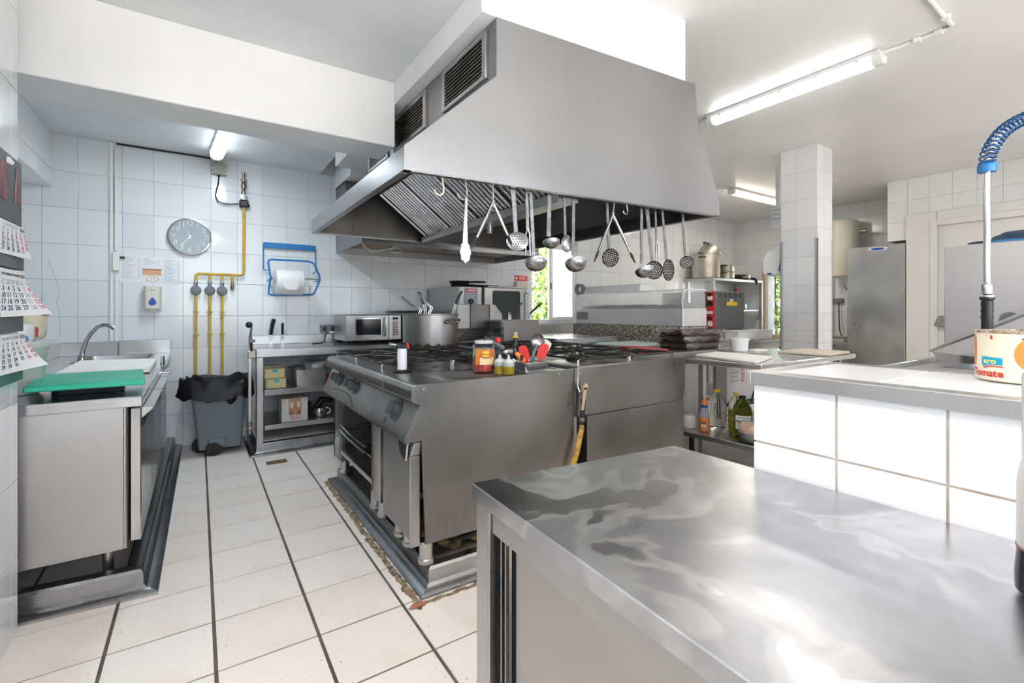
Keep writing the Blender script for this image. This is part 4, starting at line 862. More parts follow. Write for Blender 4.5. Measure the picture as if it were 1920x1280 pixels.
on_cyl((1.225,2.10,ZS), .0612, R(-112), .098, 'Gayo', .016, 'brown print', sj); on_cyl((1.225,2.10,ZS), .0612, R(-103), .077, 'GUINDILLA', .010, 'brown print', sj)
wb_ = thing('vinegar_bottle', 'clear glass bottle with a red cap behind the squeeze bottles', 'bottle', (1.330, 2.13, ZS))
MB().lathe([(0,.003),(.034,.003),(.036,.01),(.036,.07),(.033,.095),(.018,.135),(.013,.145),(.013,.165),(.011,.165),(.011,.143),(.016,.132),(.031,.093),(.034,.07),(.034,.012),(0,.008)], (1.330,2.13,ZS), 28).build('glass', 'clear plastic', wb_)
MB().lathe([(.0145,.148),(.0155,.15),(.0155,.168),(.012,.173),(0,.173)], (1.330,2.13,ZS), 20).build('cap', 'red', wb_)
glass('oil', (.80,.58,.06), 0, 1.2); pm('oil yellow', (.62,.44,.03), .15, Transmission_Weight=.3)
for i, (x, y, lab) in enumerate(((1.263, 2.005, 'short squeeze bottle of yellow oil half hidden behind its neighbour'), (1.283, 1.955, 'short squeeze bottle of yellow oil nearest the island edge'))):
    s_ = thing('squeeze_bottle', lab, 'bottle', (x, y, ZS), 'squeeze bottles of oil')
    MB().lathe([(0,.002),(.026,.002),(.0275,.006),(.0275,.040),(0,.040)], (x,y,ZS), 24).build('oil', 'oil yellow', s_)
    MB().lathe([(.0277,.002),(.0285,.006),(.0285,.060),(.026,.066)], (x,y,ZS), 24).build('wall', 'clear plastic', s_)
    MB().lathe([(.0285,.0405),(.0285,.062),(.024,.068),(.02,.074),(.008,.078),(.0065,.09),(.004,.097),(0,.097)], (x,y,ZS), 24).build('cap', 'milky plastic', s_)
ut = thing('utensil_tray', 'small steel tray holding spatulas and ladles on the island edge', 'tray', (1.455, 2.02, ZS))
def gastro(m, x0, x1, y0, y1, z0, z1, t=.003, r=.02, rim=.012):
    A = rrect(x0-rim, x1+rim, y0-rim, y1+rim, r+rim); B_ = rrect(x0, x1, y0, y1, r); C = rrect(x0+.01, x1-.01, y0+.01, y1-.01, r); D = rrect(x0+.013, x1-.013, y0+.013, y1-.013, r); n = len(A)
    L = [(A, z1-.003), (A, z1), (B_, z1), (D, z0+t), ]; Lo = [(A, z1-.003), (B_, z1-.003), (C, z0)]
    for LL in (L, Lo):
        v = [(p[0], p[1], z) for q, z in LL for p in q]; f = [(k*n+i, k*n+(i+1)%n, (k+1)*n+(i+1)%n, (k+1)*n+i) for k in range(len(LL)-1) for i in range(n)]
        f.append(tuple(range((len(LL)-1)*n, len(LL)*n))); m.add(v, f)
    return m
gastro(MB(), 1.375, 1.535, 1.94, 2.10, ZS+.001, ZS+.052).build('tray', 'steel', ut)
def spatula(name, label, base, tip, w, L, mat, hmat, rot=0):
    """silicone spatula standing in the tray: shaft from base to tip with a rounded blade at the tip, facing the camera"""
    t_ = thing(name, label, 'spatula', base, 'utensils in the small tray'); b_, p_ = Vector(base), Vector(tip); d = (p_-b_).normalized()
    side = d.cross(Vector((-.45,-.85,.1)).normalized()).normalized(); nn = side.cross(d)
    MB().tube([b_, p_-d*L*.8], .006, 8).build('handle', hmat, t_)
    P = [(-.30,0),(-.48,.12),(-.5,.45),(-.47,.82),(-.33,.97),(0,1.0),(.36,.97),(.49,.85),(.5,.45),(.46,.15),(.30,0)]
    bm_ = MB(); bm_.prism([(a*w, c*L) for a, c in P], 'z', -.005, .005, .002)
    bm_.xform(frame(p_-d*L*.85, side, d)); bm_.build('blade', mat, t_, 40); return t_
pm('silicone red', (.80,.05,.05), .45); pm('silicone white', (.78,.75,.69), .5)
spatula('spatula', 'red silicone spatula leaning left in the small tray', (1.455,2.0,ZS+.008), (1.385,1.985,ZS+.125), .045, .085, 'silicone red', 'silicone red')
spatula('spatula', 'red silicone spoon spatula upright in the small tray', (1.505,2.02,ZS+.008), (1.535,1.99,ZS+.130), .052, .085, 'silicone red', 'silicone red')
spatula('spatula', 'white plastic spatula leaning right in the small tray', (1.51,2.06,ZS+.008), (1.62,2.08,ZS+.140), .06, .095, 'silicone white', 'silicone white')
def ladle_in(name, label, base, tip, r, mat):
    t_ = thing(name, label, 'ladle', base, 'utensils in the small tray'); b_, p_ = Vector(base), Vector(tip); d = (p_-b_).normalized()
    MB().tube([b_, b_+d*.05, p_-d*r*.5], [.006,.009,.010], 8).build('handle', 'chrome', t_)
    m_ = MB(); m_.lathe([(r*math.sin(R(a)), -r*math.cos(R(a))*.6) for a in range(0, 91, 15)], (0,0,0), 24); m_.xform(frame(p_, d.cross(Vector((-.5,-.8,0))).normalized(), d)); m_.build('bowl', mat, t_, 60)
ladle_in('serving_spoon', 'steel ladle with dark bowl standing in the small tray', (1.475,2.05,ZS+.008), (1.520,2.03,ZS+.155), .038, 'utensil steel')
b_ = thing('serving_spoon', 'black handled steel spoon leaning far left in the small tray', 'spoon', (1.43,2.06,ZS), 'utensils in the small tray')
MB().tube([(1.43,2.07,ZS+.01),(1.40,2.09,ZS+.06)], .006, 8).build('shaft', 'chrome', b_)
MB().ball((1.375,2.10,ZS+.095), .036, .02, .026, 14, 10).build('bowl', 'utensil steel', b_); MB().tube([(1.355,2.11,ZS+.115),(1.32,2.13,ZS+.14),(1.29,2.15,ZS+.162)], [.011,.010,.007], 8).build('grip', 'grey plastic', b_)
MB().tube([(1.29,2.15,ZS+.160),(1.272,2.155,ZS+.166),(1.265,2.155,ZS+.178),(1.278,2.155,ZS+.178),(1.292,2.15,ZS+.166)], .003, 6).build('loop', 'wire', b_)
pe = thing('peeler', 'orange and red handled peeler leaning in the small tray', 'peeler', (1.40,2.0,ZS), 'utensils in the small tray')
MB().tube([(1.425,1.99,ZS+.03),(1.40,1.99,ZS+.055)], [.010,.012], 8).build('collar', 'red', pe); MB().tube([(1.40,1.99,ZS+.055),(1.372,1.995,ZS+.085),(1.355,2.0,ZS+.10)], [.013,.014,.010], 10).build('handle', 'orange', pe); MB().box(1.372, 1.386, 1.975, 1.982, ZS+.064, ZS+.090).build('grip_inset', 'dark', pe)
wh = thing('whisk', 'wire whisk standing at the back of the small tray', 'whisk', (1.46,2.08,ZS), 'utensils in the small tray')
wm = MB()
for k in range(5):
    a = PI*k/5; dx, dy = math.cos(a)*.022, math.sin(a)*.022
    wm.tube([(1.468,2.08,ZS+.02),(1.462+dx,2.08+dy,ZS+.07),(1.456+dx*1.1,2.08+dy*1.1,ZS+.10),(1.452,2.08,ZS+.125),(1.456-dx*1.1,2.08-dy*1.1,ZS+.10),(1.462-dx,2.08-dy,ZS+.07),(1.468,2.08,ZS+.02)], .0015, 5)
wm.build('wires', 'chrome', wh); MB().cyl((1.468,2.08,ZS+.006), (1.467,2.08,ZS+.03), .008, 10).build('handle', 'chrome', wh)
wi = thing('oil_bottle', 'dark bottle with a yellow collar and cork behind the utensil tray', 'bottle', (1.49, 2.20, ZS))
MB().lathe([(0,.002),(.034,.002),(.035,.09),(.016,.118),(.0135,.125),(.0135,.165),(0,.165)], (1.49,2.20,ZS), 24).build('glass', pm('dark bottle', (.01,.012,.01), .12), wi)
MB().lathe([(.0145,.163),(.0175,.165),(.0175,.172),(.0,.173)], (1.49,2.20,ZS), 20).build('collar', 'yellow', wi); MB().cyl((1.49,2.20,ZS+.172), (1.49,2.20,ZS+.197), .0105, 14, .0115).build('cork', varied('cork', (.62,.45,.28), (.72,.56,.40), 60, .8), wi)
# ------------------------------------------------------------------ central extraction hood with hanging utensils
ho = thing('extraction_hood', 'large stainless extraction hood above the cooking island', 'hood', (1.6, 2.6, 1.75))
def yn(x): return 1.758+(x-.67)*(1.605-1.758)/(2.51-.67)       # near plate
def pn(x, z, o=0): return (x, yn(x)+o, z)
hx0, hx1, hz0, hz1 = .667, 2.515, 1.752, 1.843
near = [(hx0,hz0),(hx1,hz0),(hx1,hz1),(2.335,2.25),(2.31,2.468),(1.07,2.468),(1.07,2.212),(hx0,hz1)]
m = MB(); n = len(near)
m.add([pn(x, z) for x, z in near]+[pn(x, z, .003) for x, z in near], [tuple(range(n)), tuple(range(n, 2*n))[::-1]]+[(i, (i+1)%n, n+(i+1)%n, n+i) for i in range(n)])
m.build('front_plate', 'steel hood', ho, 0)
yf0 = 3.57
def wallq(m, a, b, z0, z1, t):   # upright plate from a to b
    m.hexa([(a[0],a[1],z0),(b[0],b[1],z0),(b[0]+t[0],b[1]+t[1],z0),(a[0]+t[0],a[1]+t[1],z0),(a[0],a[1],z1),(b[0],b[1],z1),(b[0]+t[0],b[1]+t[1],z1),(a[0]+t[0],a[1]+t[1],z1)])
m = MB(); wallq(m, (hx0,yf0), (hx0,yn(hx0)+.003), hz0, hz1, (.003,0)); m.build('left_rim', 'steel hood', ho, 0)
m = MB(); wallq(m, (hx1,yn(hx1)+.003), (hx1,yf0), hz0, hz1, (-.003,0)); m.build('right_rim', 'steel hood', ho, 0)
m = MB(); wallq(m, (hx1,yf0), (hx0,yf0), hz0, hz1, (0,-.003)); m.build('back_rim', 'steel hood', ho, 0)
m = MB(); m.hexa([(hx0,yn(hx0)+.003,hz1),(hx0,yf0,hz1),(1.07,yf0,2.212),(1.07,yn(1.07)+.003,2.212),(hx0,yn(hx0)+.003,hz1+.003),(hx0,yf0,hz1+.003),(1.07,yf0,2.215),(1.07,yn(1.07)+.003,2.215)]); m.build('left_slope', 'steel hood', ho, 0)
m = MB(); m.hexa([(hx1,yn(hx1)+.003,hz1),(hx1,yf0,hz1),(2.335,yf0,2.25),(2.335,yn(2.335)+.003,2.25),(hx1,yn(hx1)+.003,hz1+.003),(hx1,yf0,hz1+.003),(2.335,yf0,2.253),(2.335,yn(2.335)+.003,2.253)]); m.build('right_slope', 'steel hood', ho, 0)
m = MB().box(1.072, 1.075, 1.73, 3.57, 2.212, 2.468).box(1.075, 2.33, 3.565, 3.57, 1.84, 2.468).box(2.308, 2.312, 1.66, 3.57, 2.25, 2.468); m.build('duct_box', 'steel hood', ho, 0)
MB().add([(hx0,yf0-.004,hz1),(hx1,yf0-.004,hz1),(2.335,yf0-.004,2.25),(1.07,yf0-.004,2.212)], [(0,1,2,3)]).build('back_plate', 'dark steel' if 'dark steel' in MATS else steel('dark steel', (.16,.15,.145), (.26,.25,.24), .30, .45, 'z', blotch=3), ho, 0)
# turned-in gutter rim
m = MB()
m.box(hx0+.003, hx0+.03, 1.80, yf0-.004, hz0-.002, hz0+.001).box(hx0+.03, hx1-.03, yf0-.03, yf0-.004, hz0-.002, hz0+.001).box(hx1-.03, hx1-.003, 1.70, yf0-.03, hz0-.002, hz0+.001)
m.hexa([pn(hx0+.03,hz0-.002,.004),pn(hx1-.03,hz0-.002,.004),pn(hx1-.03,hz0-.002,.03),pn(hx0+.03,hz0-.002,.03),pn(hx0+.03,hz0+.001,.004),pn(hx1-.03,hz0+.001,.004),pn(hx1-.03,hz0+.001,.03),pn(hx0+.03,hz0+.001,.03)]); m.build('gutter', 'steel', ho, 0)
# darker steel linings inside
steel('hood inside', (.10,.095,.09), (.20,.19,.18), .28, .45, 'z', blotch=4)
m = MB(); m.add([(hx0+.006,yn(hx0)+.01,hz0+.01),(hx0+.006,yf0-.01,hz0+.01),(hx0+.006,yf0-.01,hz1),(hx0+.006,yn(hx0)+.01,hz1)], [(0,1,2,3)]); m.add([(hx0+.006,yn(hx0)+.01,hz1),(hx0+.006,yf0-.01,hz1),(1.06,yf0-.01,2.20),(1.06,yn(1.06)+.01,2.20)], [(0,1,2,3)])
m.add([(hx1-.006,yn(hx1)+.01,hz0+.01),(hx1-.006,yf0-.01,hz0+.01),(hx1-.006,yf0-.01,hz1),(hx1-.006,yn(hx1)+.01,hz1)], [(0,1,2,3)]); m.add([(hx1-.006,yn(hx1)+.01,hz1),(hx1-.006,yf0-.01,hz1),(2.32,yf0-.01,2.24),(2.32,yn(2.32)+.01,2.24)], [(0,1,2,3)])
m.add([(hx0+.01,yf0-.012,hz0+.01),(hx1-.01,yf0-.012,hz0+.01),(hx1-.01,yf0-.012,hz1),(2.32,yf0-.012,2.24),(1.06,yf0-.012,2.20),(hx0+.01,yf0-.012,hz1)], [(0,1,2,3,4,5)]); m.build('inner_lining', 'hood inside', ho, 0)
MB().tube([(.80,yf0-.02,1.83),(.86,yf0-.02,1.90),(.93,yf0-.02,1.97)], .003, 6).build('grease_streak', 'rust iron', ho)
MB().box(.95, .958, yf0-.016, yf0-.012, 1.76, 1.97).build('grease_streak', 'rust iron', ho)
# grease filters: V bank running along the hood, ribs across
fx0, fz0, fx1, fz1 = 1.10, 2.08, 1.50, 1.775
sl_ = Vector((fx1-fx0, 0, fz1-fz0)); sn = Vector((-sl_.z, 0, sl_.x)).normalized(); sn = sn if sn.z < 0 else -sn
def bank(sign, nm):
    def X(x): return x if sign > 0 else 3.06-x
    y = 1.80
    while y < 3.44:
        y1 = min(y+.395, 3.46); f_ = MB()
        f_.hexa([(X(fx0),y,fz0),(X(fx0),y1,fz0),(X(fx1),y1,fz1),(X(fx1),y,fz1),(X(fx0),y,fz0+.02),(X(fx0),y1,fz0+.02),(X(fx1),y1,fz1+.02),(X(fx1),y,fz1+.02)])
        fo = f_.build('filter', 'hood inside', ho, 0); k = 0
        while y+.028+k*.0415 < y1-.02:
            yy = y+.028+k*.0415; a = Vector((X(fx0+.02),yy,fz0-.017)); b_ = Vector((X(fx1-.02),yy,fz1+.014)); o_ = Vector((sn.x*sign, 0, sn.z))*.012
            MB().hexa([a-Vector((0,.012,0)), a+Vector((0,.012,0)), b_+Vector((0,.012,0)), b_-Vector((0,.012,0)), a-Vector((0,.007,0))+o_, a+Vector((0,.007,0))+o_, b_+Vector((0,.007,0))+o_, b_-Vector((0,.007,0))+o_]).build('filter_rib', 'filter rib' if 'filter rib' in MATS else steel('filter rib', (.36,.35,.34), (.56,.55,.54), .22, .38, 'y', blotch=8), fo, 0); k += 1
        y = y1+.006
bank(1, 'a'); bank(-1, 'b')
MB().hexa([(1.475,1.80,1.74),(1.585,1.78,1.74),(1.585,3.50,1.74),(1.475,3.50,1.74),(1.465,1.80,1.785),(1.595,1.78,1.785),(1.595,3.50,1.785),(1.465,3.50,1.785)], .003).build('centre_gutter', 'steel dull', ho)
MB().box(1.08, 1.12, 1.80, 3.50, 2.075, 2.12).box(1.94, 1.98, 1.76, 3.50, 2.075, 2.12).build('filter_rail', 'hood inside', ho)
MB().cyl((1.53,2.55,1.69), (1.53,2.55,1.74), .018, 12).build('drain_cock', 'steel', ho)
# side grilles
def grille(y0, y1, z0, z1, par):
    g = MB(); w = .035; x0, x1 = 1.058, 1.072
    g.box(x0, x1, y0, y0+w, z0, z1, .002).box(x0, x1, y1-w, y1, z0, z1, .002).box(x0, x1, y0+w, y1-w, z0, z0+w*.6, .002).box(x0, x1, y0+w, y1-w, z1-w*.6, z1, .002)
    go = g.build('grille', 'steel', par); MB().box(1.0695, 1.0715, y0+w, y1-w, z0+w*.6, z1-w*.6).build('grille_back', 'dark', go)
    k = 0
    while z0+.026+k*.0175 < z1-.024:
        z = z0+.026+k*.0175; MB().hexa([(1.056,y0+w,z),(1.069,y0+w,z+.008),(1.069,y1-w,z+.008),(1.056,y1-w,z),(1.056,y0+w,z+.003),(1.069,y0+w,z+.011),(1.069,y1-w,z+.011),(1.056,y1-w,z+.003)]).build('slat', 'slat metal' if 'slat metal' in MATS else varied('slat metal', (.40,.33,.24), (.62,.58,.52), 9, .4, 1), go, 0); k += 1
grille(1.80, 2.255, 2.235, 2.45, ho); grille(2.47, 2.99, 2.235, 2.45, ho); grille(3.10, 3.54, 2.235, 2.45, ho)
# ---- utensils on the rail
rail = MB().tube([pn(hx0+.06, 1.775, .045), pn(hx1-.06, 1.768, .045)], .006, 8); rail.build('utensil_rail', 'steel dull', ho)
def U(x, off=.05): return Vector((x, yn(x)+off, 0))
ZR_ = 1.782
def hookpts(x, z, r=.018, drop=.09):
    p = U(x); P = []
    for k in range(7): a = R(200-180*k/6); P.append((p.x+r*.8*math.cos(a), p.y, z+r*math.sin(a)*.9))
    P += [(p.x+r*.9+.004, p.y, z-drop*.4), (p.x+r*1.4, p.y, z-drop*.65)]
    for k in range(8): a = R(10-190*k/7); P.append((p.x+.004+r*1.15*math.cos(a), p.y, z-drop*.82+r*1.1*math.sin(a)))
    return P
def hook(x, label, mat='cream plastic', drop=.09, r=.018, z=1.775):
    solo('s_hook', MB().tube(hookpts(x, z, r, drop), .0036, 8), mat, label, 'hook', 'hooks on the hood rail', base=(x, U(x).y, z))
pm('hook coat', (.70,.66,.55), .4); pm('string', (.55,.50,.40), .8)
hook(.828, 'empty cream coated hook at the left end of the hood rail', 'hook coat')
hook(.932, 'steel hook carrying the scalloped tongs', 'chrome', .095, .02)
hook(1.845, 'empty small steel hook between the two groups of ladles', 'chrome', .06, .014, 1.768)
def strip_handle(m, x0, z0, x1, z1, w, off=.05, t=.002, bend=0):
    a, b = U(x0, off), U(x1, off); N = 8; V = []
    for k in range(N+1):
        s = k/N; p = a.lerp(b, s); z = z0+(z1-z0)*s; p.y += bend*math.sin(PI*s); ww = w*(1-.25*math.sin(PI*s)) if isinstance(w, float) else w[0]+(w[1]-w[0])*s
        V.append([(p.x-ww/2,p.y-t,z),(p.x+ww/2,p.y-t,z),(p.x+ww/2,p.y+t,z),(p.x-ww/2,p.y+t,z)])
    m.add([q for r_ in V for q in r_], [(k*4+i, k*4+(i+1)%4, k*4+4+(i+1)%4, k*4+4+i) for k in range(N) for i in range(4)]+[(3,2,1,0), tuple(4*N+i for i in range(4))]); return m
def top_loop(t_, x, z, mat):
    p = U(x); MB().tube([(p.x,p.y+.004,z-.012),(p.x,p.y-.012,z+.002),(p.x,p.y-.010,z+.012),(p.x,p.y+.004,z+.012),(p.x,p.y+.012,z+.0),(p.x,p.y+.008,z-.012)], .004, 6).build('hanging_loop', mat, t_)
GRP = 'utensils hanging from the hood rail'
def ladle(x0, x1, zb, r, label, w=(.016,.020), depth=.75, tilt=24, yaw=0, mat='utensil steel'):
    """ladle: flat handle down to a hemispherical bowl; zb is the bowl's lowest point"""
    t_ = thing('ladle', label, 'ladle', U(x1)+Vector((0,0,zb)), GRP)
    ztop = zb+r*1.5
    strip_handle(MB(), x0, 1.765, x1, ztop, w).build('handle', mat, t_); top_loop(t_, x0, 1.768, mat)
    b_ = MB(); prof_ = [(r*math.sin(R(a)), -r*depth*math.cos(R(a))) for a in range(0, 91, 10)]; prof_ += [(r*1.03, .002), (r*.97, .001)]+[(r*.97*math.sin(R(a)), -r*depth*.97*math.cos(R(a))+.0) for a in range(80, -1, -10)]
    b_.lathe(prof_, (0,0,0), 32); p = U(x1); mm = Matrix.Translation((p.x, p.y+.0-.02, zb+r*depth)) @ Matrix.Rotation(R(yaw), 4, 'Z') @ Matrix.Rotation(R(-tilt), 4, 'X')
    b_.xform(mm); b_.build('bowl', mat, t_, 50); return t_
def skimmer(x0, x1, zc, rx, rz, label, holes=True, mat='utensil steel', w=(.015,.020), tiltz=0, name='skimmer', hr=.0042, pitch=.0125, bulge=.012):
    """perforated or plain blade hanging flat, facing the room"""
    t_ = thing(name, label, name.replace('_', ' '), U(x1)+Vector((0,0,zc-rz)), GRP)
    strip_handle(MB(), x0, 1.765, x1, zc+rz*.85, w).build('handle', 'utensil steel', t_); top_loop(t_, x0, 1.768, 'utensil steel')
    b_ = MB(); N, K = 32, 6; vs = [(0,bulge,0)]; fs = []
    for k in range(1, K+1):
        s = k/K
        for i in range(N):
            a = 2*PI*i/N; vs.append((rx*s*math.cos(a), bulge*(1-s*s), rz*s*math.sin(a)))
    for i in range(N): fs.append((0, 1+i, 1+(i+1)%N))
    for k in range(K-1):
        for i in range(N): fs.append((1+k*N+i, 1+(k+1)*N+i, 1+(k+1)*N+(i+1)%N, 1+k*N+(i+1)%N))
    m2 = len(vs); vs += [(v[0], v[1]+.0022, v[2]) for v in vs]; fs += [tuple(q+m2 for q in f[::-1]) for f in fs]
    fs += [(1+(K-1)*N+i, m2+1+(K-1)*N+i, m2+1+(K-1)*N+(i+1)%N, 1+(K-1)*N+(i+1)%N) for i in range(N)]
    b_.add(vs, fs); p = U(x1); mm = Matrix.Translation((p.x, p.y-.012, zc)) @ Matrix.Rotation(R(-28), 4, 'Z') @ Matrix.Rotation(R(tiltz), 4, 'Y')
    b_.xform(mm); bl = b_.build('blade', mat, t_, 50)
    if holes:
        h_ = MB(); j = -10
        while j <= 10:
            i = -10
            while i <= 10:
                px_, pz_ = (i+.5*(j%2))*pitch, j*pitch*.87; s2 = (px_/rx)**2+(pz_/rz)**2
                if s2 < .80:
                    yy = bulge*(1-s2)-.0012; h_.add([(px_+hr*math.cos(a), yy, pz_+hr*math.sin(a)) for a in [2*PI*q/8 for q in range(8)]], [tuple(range(8))])
                i += 1
            j += 1
        h_.xform(mm); h_.build('perforations', 'hole pale' if holes == 2 else 'hole dark', bl, 0)['kind'] = 'stuff'
    return t_
pm('hole pale', (.75,.72,.68), .6); pm('hole dark', (.10,.10,.10), .6); steel('aged utensil', (.03,.027,.025), (.065,.06,.055), .42, .55, 'z', blotch=16)
# scalloped tongs
tg = thing('tongs', 'scalloped steel tongs hanging closed from a hook', 'tongs', U(.953)+Vector((0,0,1.41)), GRP)
for s, o in ((-1, 0), (1, .014)):
    strip_handle(MB(), .955+s*.001, 1.685, .952+s*.006, 1.49, (.011,.020), .05+o).build('arm', 'utensil steel', tg)
    P = []
    for k in range(24):
        a = 2*PI*k/24; rr = 1+.10*math.cos(8*a); P.append((.024*rr*math.cos(a)+s*.004, .044*rr*math.sin(a)))
    q = MB().prism(P, 'z', -.002, .002); q.xform(frame(U(.953, .05+o)+Vector((0,0,1.452)), (1,-.08,0), (0,0,1))); q.build('scallop', 'tong steel' if 'tong steel' in MATS else pm('tong steel', (.30,.30,.31), .3, 1), tg)
def open_tongs(xa, za, legs, label, string_top):
    t_ = thing('tongs', label, 'tongs', U(xa)+Vector((0,0,za-.25)), GRP); a = U(xa)+Vector((0,0,za))
    for i, (xe, ze) in enumerate(legs):
        e = U(xe)+Vector((0,0,ze)); o = Vector((0, .004*(i*2-1), 0)); m_ = a.lerp(e, .78)
        MB().tube([a+o, a.lerp(e, .4)+o, m_+o], [.0065,.008,.0065], 8).build('arm', 'utensil steel', t_)
        MB().tube([m_+o, a.lerp(e, .86)+o, e+o], [.004,.0075,.003], 8).build('tip', 'aged utensil', t_)
    MB().ball(a, .009).build('rivet', 'utensil steel', t_); s = U(string_top)+Vector((0,0,1.772))
    MB().tube([s, (s+a)/2+Vector((.002,0,0)), a], .003, 6).tube([s+Vector((.004,0,0)), a+Vector((0,0,.005)), a+Vector((.001,-.006,-.03))], .0025, 6).build('string', 'string', t_)
open_tongs(1.082, 1.685, ((.978,1.470),(1.178,1.500)), 'spread steel tongs hanging open at the left of the hood rail', 1.079)
open_tongs(1.765, 1.700, ((1.640,1.445),(1.920,1.455)), 'spread steel tongs hanging open at the middle of the hood rail', 1.775)
skimmer(1.180, 1.197, 1.515, .050, .042, 'round perforated skimmer beside the open tongs', True, w=(.024,.020), hr=.0036)
fk = thing('carving_fork', 'two-pronged steel fork between the skimmer and the first ladle', 'fork', U(1.262)+Vector((0,0,1.45)), GRP)
strip_handle(MB(), 1.255, 1.765, 1.262, 1.575, (.014,.016), .055).build('handle', 'utensil steel', fk); top_loop(fk, 1.255, 1.768, 'utensil steel')
for s in (-1, 1): p = U(1.262, .055); MB().tube([(p.x,p.y,1.58),(p.x+s*.011,p.y,1.555),(p.x+s*.012,p.y,1.50),(p.x+s*.013,p.y-.004,1.455)], [.005,.0045,.004,.002], 6).build('prong', 'utensil steel', fk)
ladle(1.274, 1.290, 1.385, .050, 'large ladle hanging lowest on the left, over the red sign', tilt=28, yaw=-30)
ladle(1.377, 1.373, 1.492, .040, 'short ladle with a wide flat handle near the hood centre', (.020,.024), .85, 14, -20)
skimmer(1.462, 1.468, 1.522, .026, .043, 'plain oval serving spoon between two ladles', False, name='serving_spoon', w=(.013,.014), bulge=.016)
ladle(1.518, 1.514, 1.392, .052, 'large ladle hanging lowest in front of the window frame', (.017,.018), .75, 28, -30)
skimmer(1.726, 1.738, 1.470, .044, .048, 'dark oval skimmer with pale holes at the middle of the rail', 2, 'aged utensil', tiltz=18, hr=.0022, pitch=.0115)
ladle(1.960, 1.962, 1.378, .050, 'large ladle in front of a perforated ladle, right group', (.019,.020), .75, 26, -10)
skimmer(1.998, 2.040, 1.420, .050, .050, 'perforated ladle partly hidden behind the right large ladle', 2, 'aged utensil', w=(.026,.022), tiltz=-10, hr=.0022, pitch=.0105)
f2 = thing('carving_fork', 'two-pronged fork hanging in the right group of utensils', 'fork', U(2.08)+Vector((0,0,1.45)), GRP)
strip_handle(MB(), 2.072, 1.765, 2.082, 1.58, (.012,.014), .06).build('handle', 'utensil steel', f2); top_loop(f2, 2.072, 1.768, 'utensil steel')
for s in (-1, 1): p = U(2.082, .06); MB().tube([(p.x,p.y,1.585),(p.x+.004+s*.009,p.y,1.55),(p.x+.004+s*.011,p.y,1.50),(p.x+.002+s*.010,p.y-.004,1.455)], [.005,.0045,.004,.002], 6).build('prong', 'utensil steel', f2)
skimmer(2.112, 2.148, 1.425, .034, .060, 'long oval perforated spoon in the right group', 2, 'aged utensil', name='slotted_spoon', hr=.0019, pitch=.010)
skimmer(2.272, 2.292, 1.475, .042, .036, 'round perforated skimmer at the right end of the rail', 2, 'aged utensil', tiltz=-20, hr=.0020, pitch=.0095)
# ------------------------------------------------------------------ back wall run: steel table, microwave, fryers, oven, wall hood
tb = thing('steel_table', 'open stainless table with two shelves against the back wall', 'table', (1.2, 4.74, 0))
MB().box(.395, 2.14, 4.40, 5.08, .815, .882, .004).build('top', 'steel', tb)
MB().box(.395, 2.14, 5.062, 5.088, .882, .965, .003).build('backsplash', 'steel', tb)
MB().box(.46, 2.10, 4.44, 5.05, .485, .535, .003).build('shelf', 'steel dull', tb); MB().box(.46, 2.10, 4.44, 5.05, .195, .235, .003).build('shelf', 'steel dull', tb)
for x in (.40, 2.08):
    for y in (4.41, 5.02):
        l_ = MB().box(x, x+.05, y, y+.05, .03, .814, .003).build('leg', 'steel upright', tb); MB().cyl((x+.025,y+.025,0), (x+.025,y+.025,.03), .02, 10).build('foot', 'black plastic', l_)
solo('floor_step', MB().box(.462, 1.69, 4.52, 5.09, .001, .094, .003), 'floor tile', 'tiled floor step under the back table', 'step', base=(1.08, 4.8, 0))
op = thing('can_opener', 'tall bench can opener with a black ball crank on the back table', 'can opener', (.37, 4.42, .15))
MB().box(.338, .362, 4.40, 4.42, .20, .86, .003).build('shaft', 'steel upright', op); MB().box(.335, .392, 4.385, 4.415, .815, .875, .003).build('clamp', 'brass', op)
MB().tube([(.36,4.39,.87),(.358,4.385,.93),(.352,4.38,1.01),(.362,4.38,1.09)], [.010,.013,.010,.007], 8).build('crank_arm', 'chrome', op); MB().ball((.342,4.375,1.088), .026, .026, .026).build('crank_ball', 'black plastic', op); MB().cyl((.352,4.37,.955), (.385,4.36,.958), .013, 12).build('gear', 'chrome', op)
for z in (.27, .21): MB().lathe([(.016,-.02),(.018,0),(.016,.02)], (.35,4.41,z), 12).build('collar', 'brass', op)
for i, (x0, z1, x1, w, lab) in enumerate(((.577,1.125,.603,.02,'knife with a wide black handle behind the back table edge'), (.680,1.085,.680,.013,'sharpening steel with slim black handle behind the back table edge'))):
    k_ = thing('knife', lab, 'knife', (x0, 5.04, .885)); MB().tube([(x0,5.045,.972),((x0+x1)/2,5.045,(1.0+z1)/2),(x1,5.04,z1-.01),(x1+.004,5.04,z1)], [w*.8,w*.9,w,w*.7], 8).build('handle', 'black plastic', k_)
    MB().box(x0-.014, x0+.014, 5.050, 5.053, .884, .975).build('blade', 'chrome', k_)
sk = thing('socket_box', 'grey double socket box above the back table', 'socket', (1.11, 5.09, .97))
MB().box(1.03, 1.19, 5.04, 5.096, .985, 1.06, .006).build('box', 'grey plastic', sk)
for x in (1.07, 1.15): MB().lathe([(0,-.004),(.022,-.004),(.024,0)], (x,5.04,1.02), 16, 'y').build('outlet', 'black plastic', sk)
MB().tube([(1.09,5.035,.99),(1.07,5.02,.95),(1.05,4.95,.90),(1.0,4.85,.889),(.9,4.75,.889)], .006, 8).build('plug_cable', 'black plastic', sk); MB().box(1.11, 1.17, 5.02, 5.05, .972, .99, .004).build('plug', 'white plastic', sk)
mw = thing('microwave', 'stainless microwave oven with dark window on the back table', 'microwave', (1.42, 4.8, .883))
